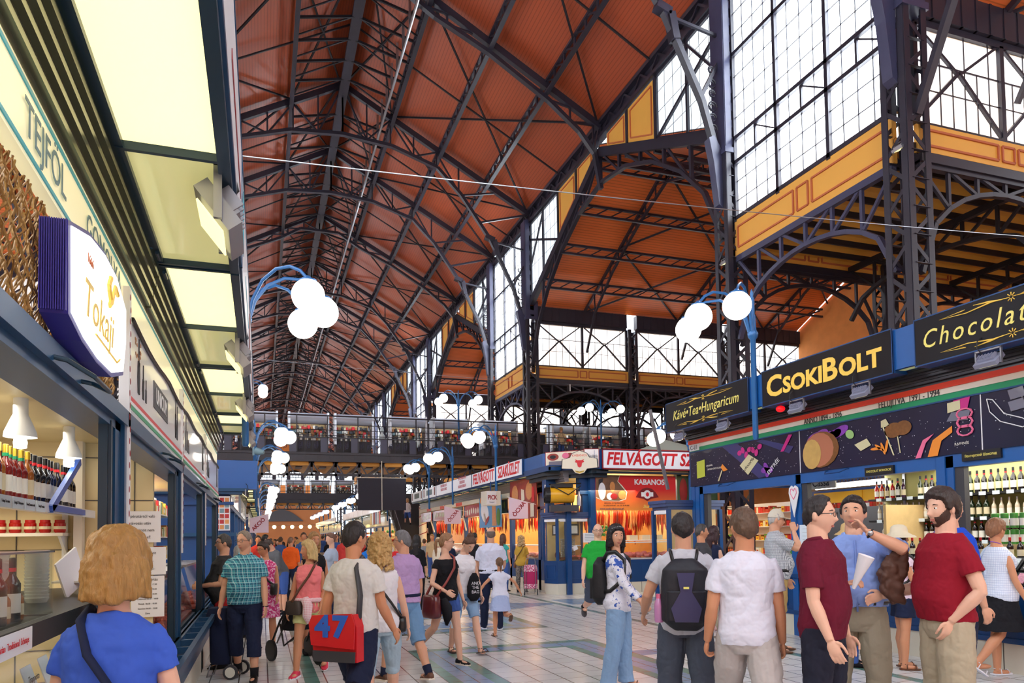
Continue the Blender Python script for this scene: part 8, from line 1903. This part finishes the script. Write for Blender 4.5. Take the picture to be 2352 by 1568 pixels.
t = prop(p, 'paper_cone', 'white paper cone of snacks in the hand of the man in pale blue', 'paper cone'); w0 = p.wr[-1]*p.s; m = MB(); ax_ = Vector((.35, -.1, .9)).normalized(); m.lathe([(.012, -.05), (.03, .06), (.055, .2), (.05, .19), (.02, .05)], c=w0+Vector((.07, -.1, .03)), axis=ax_, n=14, cap=False); m.build('cone', M['paper'], t, 50)
m = MB(); w0 = p.wr[1]*p.s; d_ = (p.wr[1]-p.el[1]).normalized(); _, u_, v_ = frame_of(d_); c_ = w0-d_*.02; m.tube([c_+u_*.034*math.cos(a)+v_*.034*math.sin(a) for a in [i*.5 for i in range(14)]], .009, 8, flat=.6); t = prop(p, 'wristwatch', 'black strapped wristwatch on the raised arm of the man in pale blue', 'watch'); m.build('band', M['black'], t, True)
m = MB(); q_ = c_+(-u_ if (-u_).y < u_.y else u_)*.036; m.ell(q_, .02, .012, .02, 12, 8); m.build('dial', M['chrome'], t, True)
p = person('bearded young man in a dark red tee and khaki shorts, hand in pocket', 4.45, 3.75, -108, 1.87, 'm', SKIN_L, ('short', (50, 38, 34), .026), dict(mat=REDT, hem=.92, sleeve=.3, off=.02, folds=.014), dict(mat=KHAKI, len=.55, wide=.035), ('shoe', NAVY, WHITEC), STAND, (('ik', (.16, -.07, .93), (.7, .8, -.2), (-.15, -.25, -1)), (6, 18, 70, 0)), head=(10, 4), b=1.03, belly=.04, beard=(70, 46, 36), det=3, socks=WHITEC)
t = prop(p, 'folded_jacket', 'brown jacket draped over the forearm of the man in dark red', 'jacket'); m = MB(); rs_ = []
for u in range(9): v = u/8; c_ = p.T((-.2-.02*math.sin(v*3), -.16-.07*math.sin(v*2.6), 1.4-.4*v)); rs_.append([c_+Vector((q.x, q.y, q.z)) for q in oval((0, 0, 0), .03+.03*math.sin(v*3.1), .05+.045*math.sin(v*3.1), 16)])
loft(m, rs_); melt(m, 'cloth', mat('brown_jacket_cloth', (78, 46, 32), .6, var=.2, vs=6), t, .01, 2, .05)
p = person('man in a blue top turned away behind the man in dark red', 5.75, 4.75, 78, 1.92, 'm', SKIN_M, ('short', (60, 54, 54), .008), dict(mat=cloth('cobalt_jersey', (30, 76, 200)), hem=.86, sleeve=.32), dict(mat=NAVY), ('shoe', NAVY), STAND, det=2)
p = person('woman in a wide cream hat, pink top and navy shorts at the chocolate shop', 7.1, 6.55, 62, 1.62, 'f', SKIN_T, ('long', (60, 36, 32), .014, .2), dict(mat=cloth('pale_pink_jersey', (226, 204, 222)), hem=.82, sleeve=.18, off=.018), dict(mat=NAVY, len=.3, wide=.03), ('sandal', LEA_BR), STAND, ((16, 10, 70, 10), (16, 10, 70, 10)), det=2, b=1.08)
def brim_hat(p, mt, label, rb=.19):
    t = prop(p, 'sun_hat', label, 'hat'); c = p.HD((0, .005, .05)); m = MB(); m.lathe([(rb, -.035), (rb*.85, -.01), (.098, .004), (.094, .05), (.085, .09), (.05, .115), (.004, .12), (.05, .108), (.09, .03), (rb*.85, -.018)], c=c, n=30, cap=False); m.build('hat_body', mt, t, True)
    m = MB(); m.lathe([(.099, .006), (.097, .024)], c=c, n=30, cap=False); m.build('hat_band', LEA_BR, t, True)
brim_hat(p, mat('cream_straw', (226, 216, 190), .7), 'wide cream sun hat with a brown band')
backpack(p, 'small dark navy backpack on the woman in the cream hat', mat('navy_nylon', (28, 34, 54), .5), w=.14, h=.19, d=.07, zc=1.13)
p = person('person in a straw hat mostly hidden behind the man in pale blue', 6.7, 6.9, 60, 1.66, 'f', SKIN_M, ('bob', (120, 90, 60), .01), dict(mat=cloth('sand_cloth', (190, 170, 140))), dict(mat=DENIM_D), ('shoe', BLACKC), STAND, det=1)
brim_hat(p, mat('tan_straw', (206, 176, 120), .7, bump=.3), 'tan straw hat behind the man in pale blue', .17)
LACE = plaid_mat('white_lace', (226, 234, 250), [((170, 186, 220), .5, 0, .2)], .05); p = person('woman in a white lace top and black skirt at the right edge', 7.62, 5.75, 72, 1.7, 'f', SKIN_T, ('shorty', (136, 92, 62), .024), dict(mat=LACE, hem=.84, sleeve=0, off=.02, flare=.1, name='lace_top'), dict(mat=BLACKC, kind='skirt', len=.44, spread=.07), ('sandal', WHITEC), ((2, 2, 2), (-12, 30, 2)), ((20, 10, 40, 0), (8, 12, 14, 0)), det=3, b=1.06, head=(14, 0), glasses=1)
m = MB(); m.tube([p.T((.05*math.sin(a), .02-.055*math.cos(a), 1.49-.02*math.cos(a))) for a in [i*.45 for i in range(15)]], .006, 6); t = prop(p, 'lanyard', 'violet lanyard on the woman in white lace', 'lanyard'); m.build('ribbon', violet, t, True)
shoulder_bag(p, 'pale blue cloth bag with a tassel beside the woman in white lace', cloth('pale_blue_bag_cloth', (190, 204, 220)), side=1, zc=.95, w=.1, h=.2, x0=.24, y0=.05, cross=False)
# people in the middle distance
D = dict(det=1)
person('man in an orange tee seen from behind in the crowd', .75, 20.5, 150, 1.68, 'm', SKIN_T, ('short', (120, 90, 70), .006), dict(mat=cloth('orange_jersey', (232, 96, 30))), dict(mat=NAVY), ('shoe', BLACKC), STAND, b=1.1, **D)
person('black haired man in a white tee in the crowd', .1, 19.5, 100, 1.74, 'm', SKIN_T, ('short', (24, 22, 24), .014), dict(mat=WHITEC), dict(mat=DENIM_D), ('shoe', BLACKC), STAND, **D)
person('person in a dark grey shirt bending forward in the crowd', .42, 16.6, -60, 1.7, 'm', SKIN_M, ('short', (60, 46, 40), .014), dict(mat=cloth('dark_grey_jersey', (92, 94, 98))), dict(mat=DENIM_D, len=.55), ('shoe', BLACKC), STAND, ((30, 6, 30, 10), (30, 6, 30, 10)), lean=28, head=(0, 20), **D)
person('young woman in a grey tee with tied up brown hair looking left', 1.27, 14.4, -62, 1.72, 'f', SKIN_L, ('updo', (110, 74, 56), .012), dict(mat=cloth('blue_grey_jersey', (164, 178, 200)), sleeve=.3), dict(mat=NAVY), ('shoe', BLACKC), STAND, head=(-10, 4), **D)
person('woman with long black hair farther down the aisle', 3.3, 16.1, 160, 1.66, 'f', SKIN_M, ('long', (18, 16, 20), .02, .3), dict(mat=BLACKC), dict(mat=BLACKC), ('shoe', BLACKC), STAND, **D)
person('person with silver hair in a navy top near the meat row', 4.4, 17.6, 150, 1.66, 'f', SKIN_L, ('bob', (196, 196, 196), .014), dict(mat=NAVY), dict(mat=NAVY), ('shoe', BLACKC), STAND, **D)
person('person in a red and black top beside the lilac shirt man', 2.75, 15.4, 170, 1.58, 'm', SKIN_T, ('short', (30, 26, 28), .014), dict(mat=cloth('red_jersey', (200, 40, 46))), dict(mat=BLACKC), ('shoe', BLACKC), STAND, **D)
person('grey haired person reading a white sheet beyond the man in dark grey', -.35, 12.9, 150, 1.52, 'f', SKIN_L, ('bob', (150, 148, 146), .014), dict(mat=cloth('beige_jersey', (190, 180, 164))), dict(mat=NAVY), ('shoe', BLACKC), STAND, **D)
person('dark haired shopper in a black tee near the meat row', 5.0, 17.3, 120, 1.7, 'm', SKIN_T, ('short', (28, 24, 26), .014), dict(mat=BLACKC), dict(mat=DENIM_D), ('shoe', BLACKC), STAND, **D)
person('fair haired shopper in cream near the meat row', 4.6, 19.5, 130, 1.6, 'f', SKIN_L, ('bob', (206, 190, 150), .014), dict(mat=cloth('cream_jersey', (220, 210, 190))), dict(mat=NAVY), ('shoe', BLACKC), STAND, **D)
person('man with a bright blue top beyond the lilac shirt man', 2.2, 15.6, 180, 1.62, 'm', SKIN_T, ('short', (60, 44, 36), .012), dict(mat=cloth('azure_jersey', (30, 110, 200))), dict(mat=NAVY), ('shoe', BLACKC), STAND, **D)
protos = []
for i, (c, hs, sx_) in enumerate((((196, 60, 56), 'short', 'm'), ((226, 226, 232), 'bob', 'f'), ((60, 90, 150), 'short', 'm'), ((40, 40, 46), 'long', 'f'), ((206, 180, 140), 'short', 'm'), ((150, 160, 170), 'updo', 'f'))):
    nm_ = ('red', 'white', 'blue', 'black', 'sand', 'grey')[i]; pr_ = person('distant shopper in a %s top in the crowded far aisle' % nm_, -.1+i*1.25, 23+i*1.1, (0, 170, 20, 190, 90, 160)[i], (1.74, 1.62, 1.78, 1.64, 1.7, 1.6)[i], sx_, (SKIN_T, SKIN_L)[i % 2], (hs, ((40, 30, 28), (170, 130, 80), (80, 60, 46))[i % 3], .014), dict(mat=cloth('crowd_'+nm_, c)), dict(mat=(NAVY, DENIM_D, KHAKI)[i % 3], len=(1, .55)[i % 2]), ('shoe', BLACKC), WALK if i % 2 else STAND, det=1)
    pr_.root['group'] = 'distant shoppers in %s' % nm_; protos.append(pr_.root)
bake_all()
rn = random.Random(11)
for k in range(66):
    o = protos[k % 6]; y = 21.5+k*.62+rn.uniform(0, .5); x = rn.uniform(.1, 6.6) if y > 24 else rn.uniform(-.1, 4.2)
    copy_tree(o, None, (x, y, 0), R(rn.choice((0, 180))+rn.uniform(-60, 60)), scale=rn.uniform(.94, 1.03))
# visitors up on the galleries and stairs
for (x, y, z, i, rz_, lb) in ((19.0, 33.95+.6, 5.5, 2, 180, 'visitor in blue standing at the right gallery kiosks'), (9.0, 41.5, 1.75, 3, 180, 'visitor in black climbing the dark staircase'), (8.2, 42.6, 2.4, 1, 180, 'visitor in white climbing the dark staircase'), (14.6, 34.2, 5.5, 4, 200, 'visitor in sand at the gallery railing right of the big column')):
    c = copy_tree(protos[i], None, (x, y, z), R(rz_), label=lb, group='gallery visitors'); del c['group']
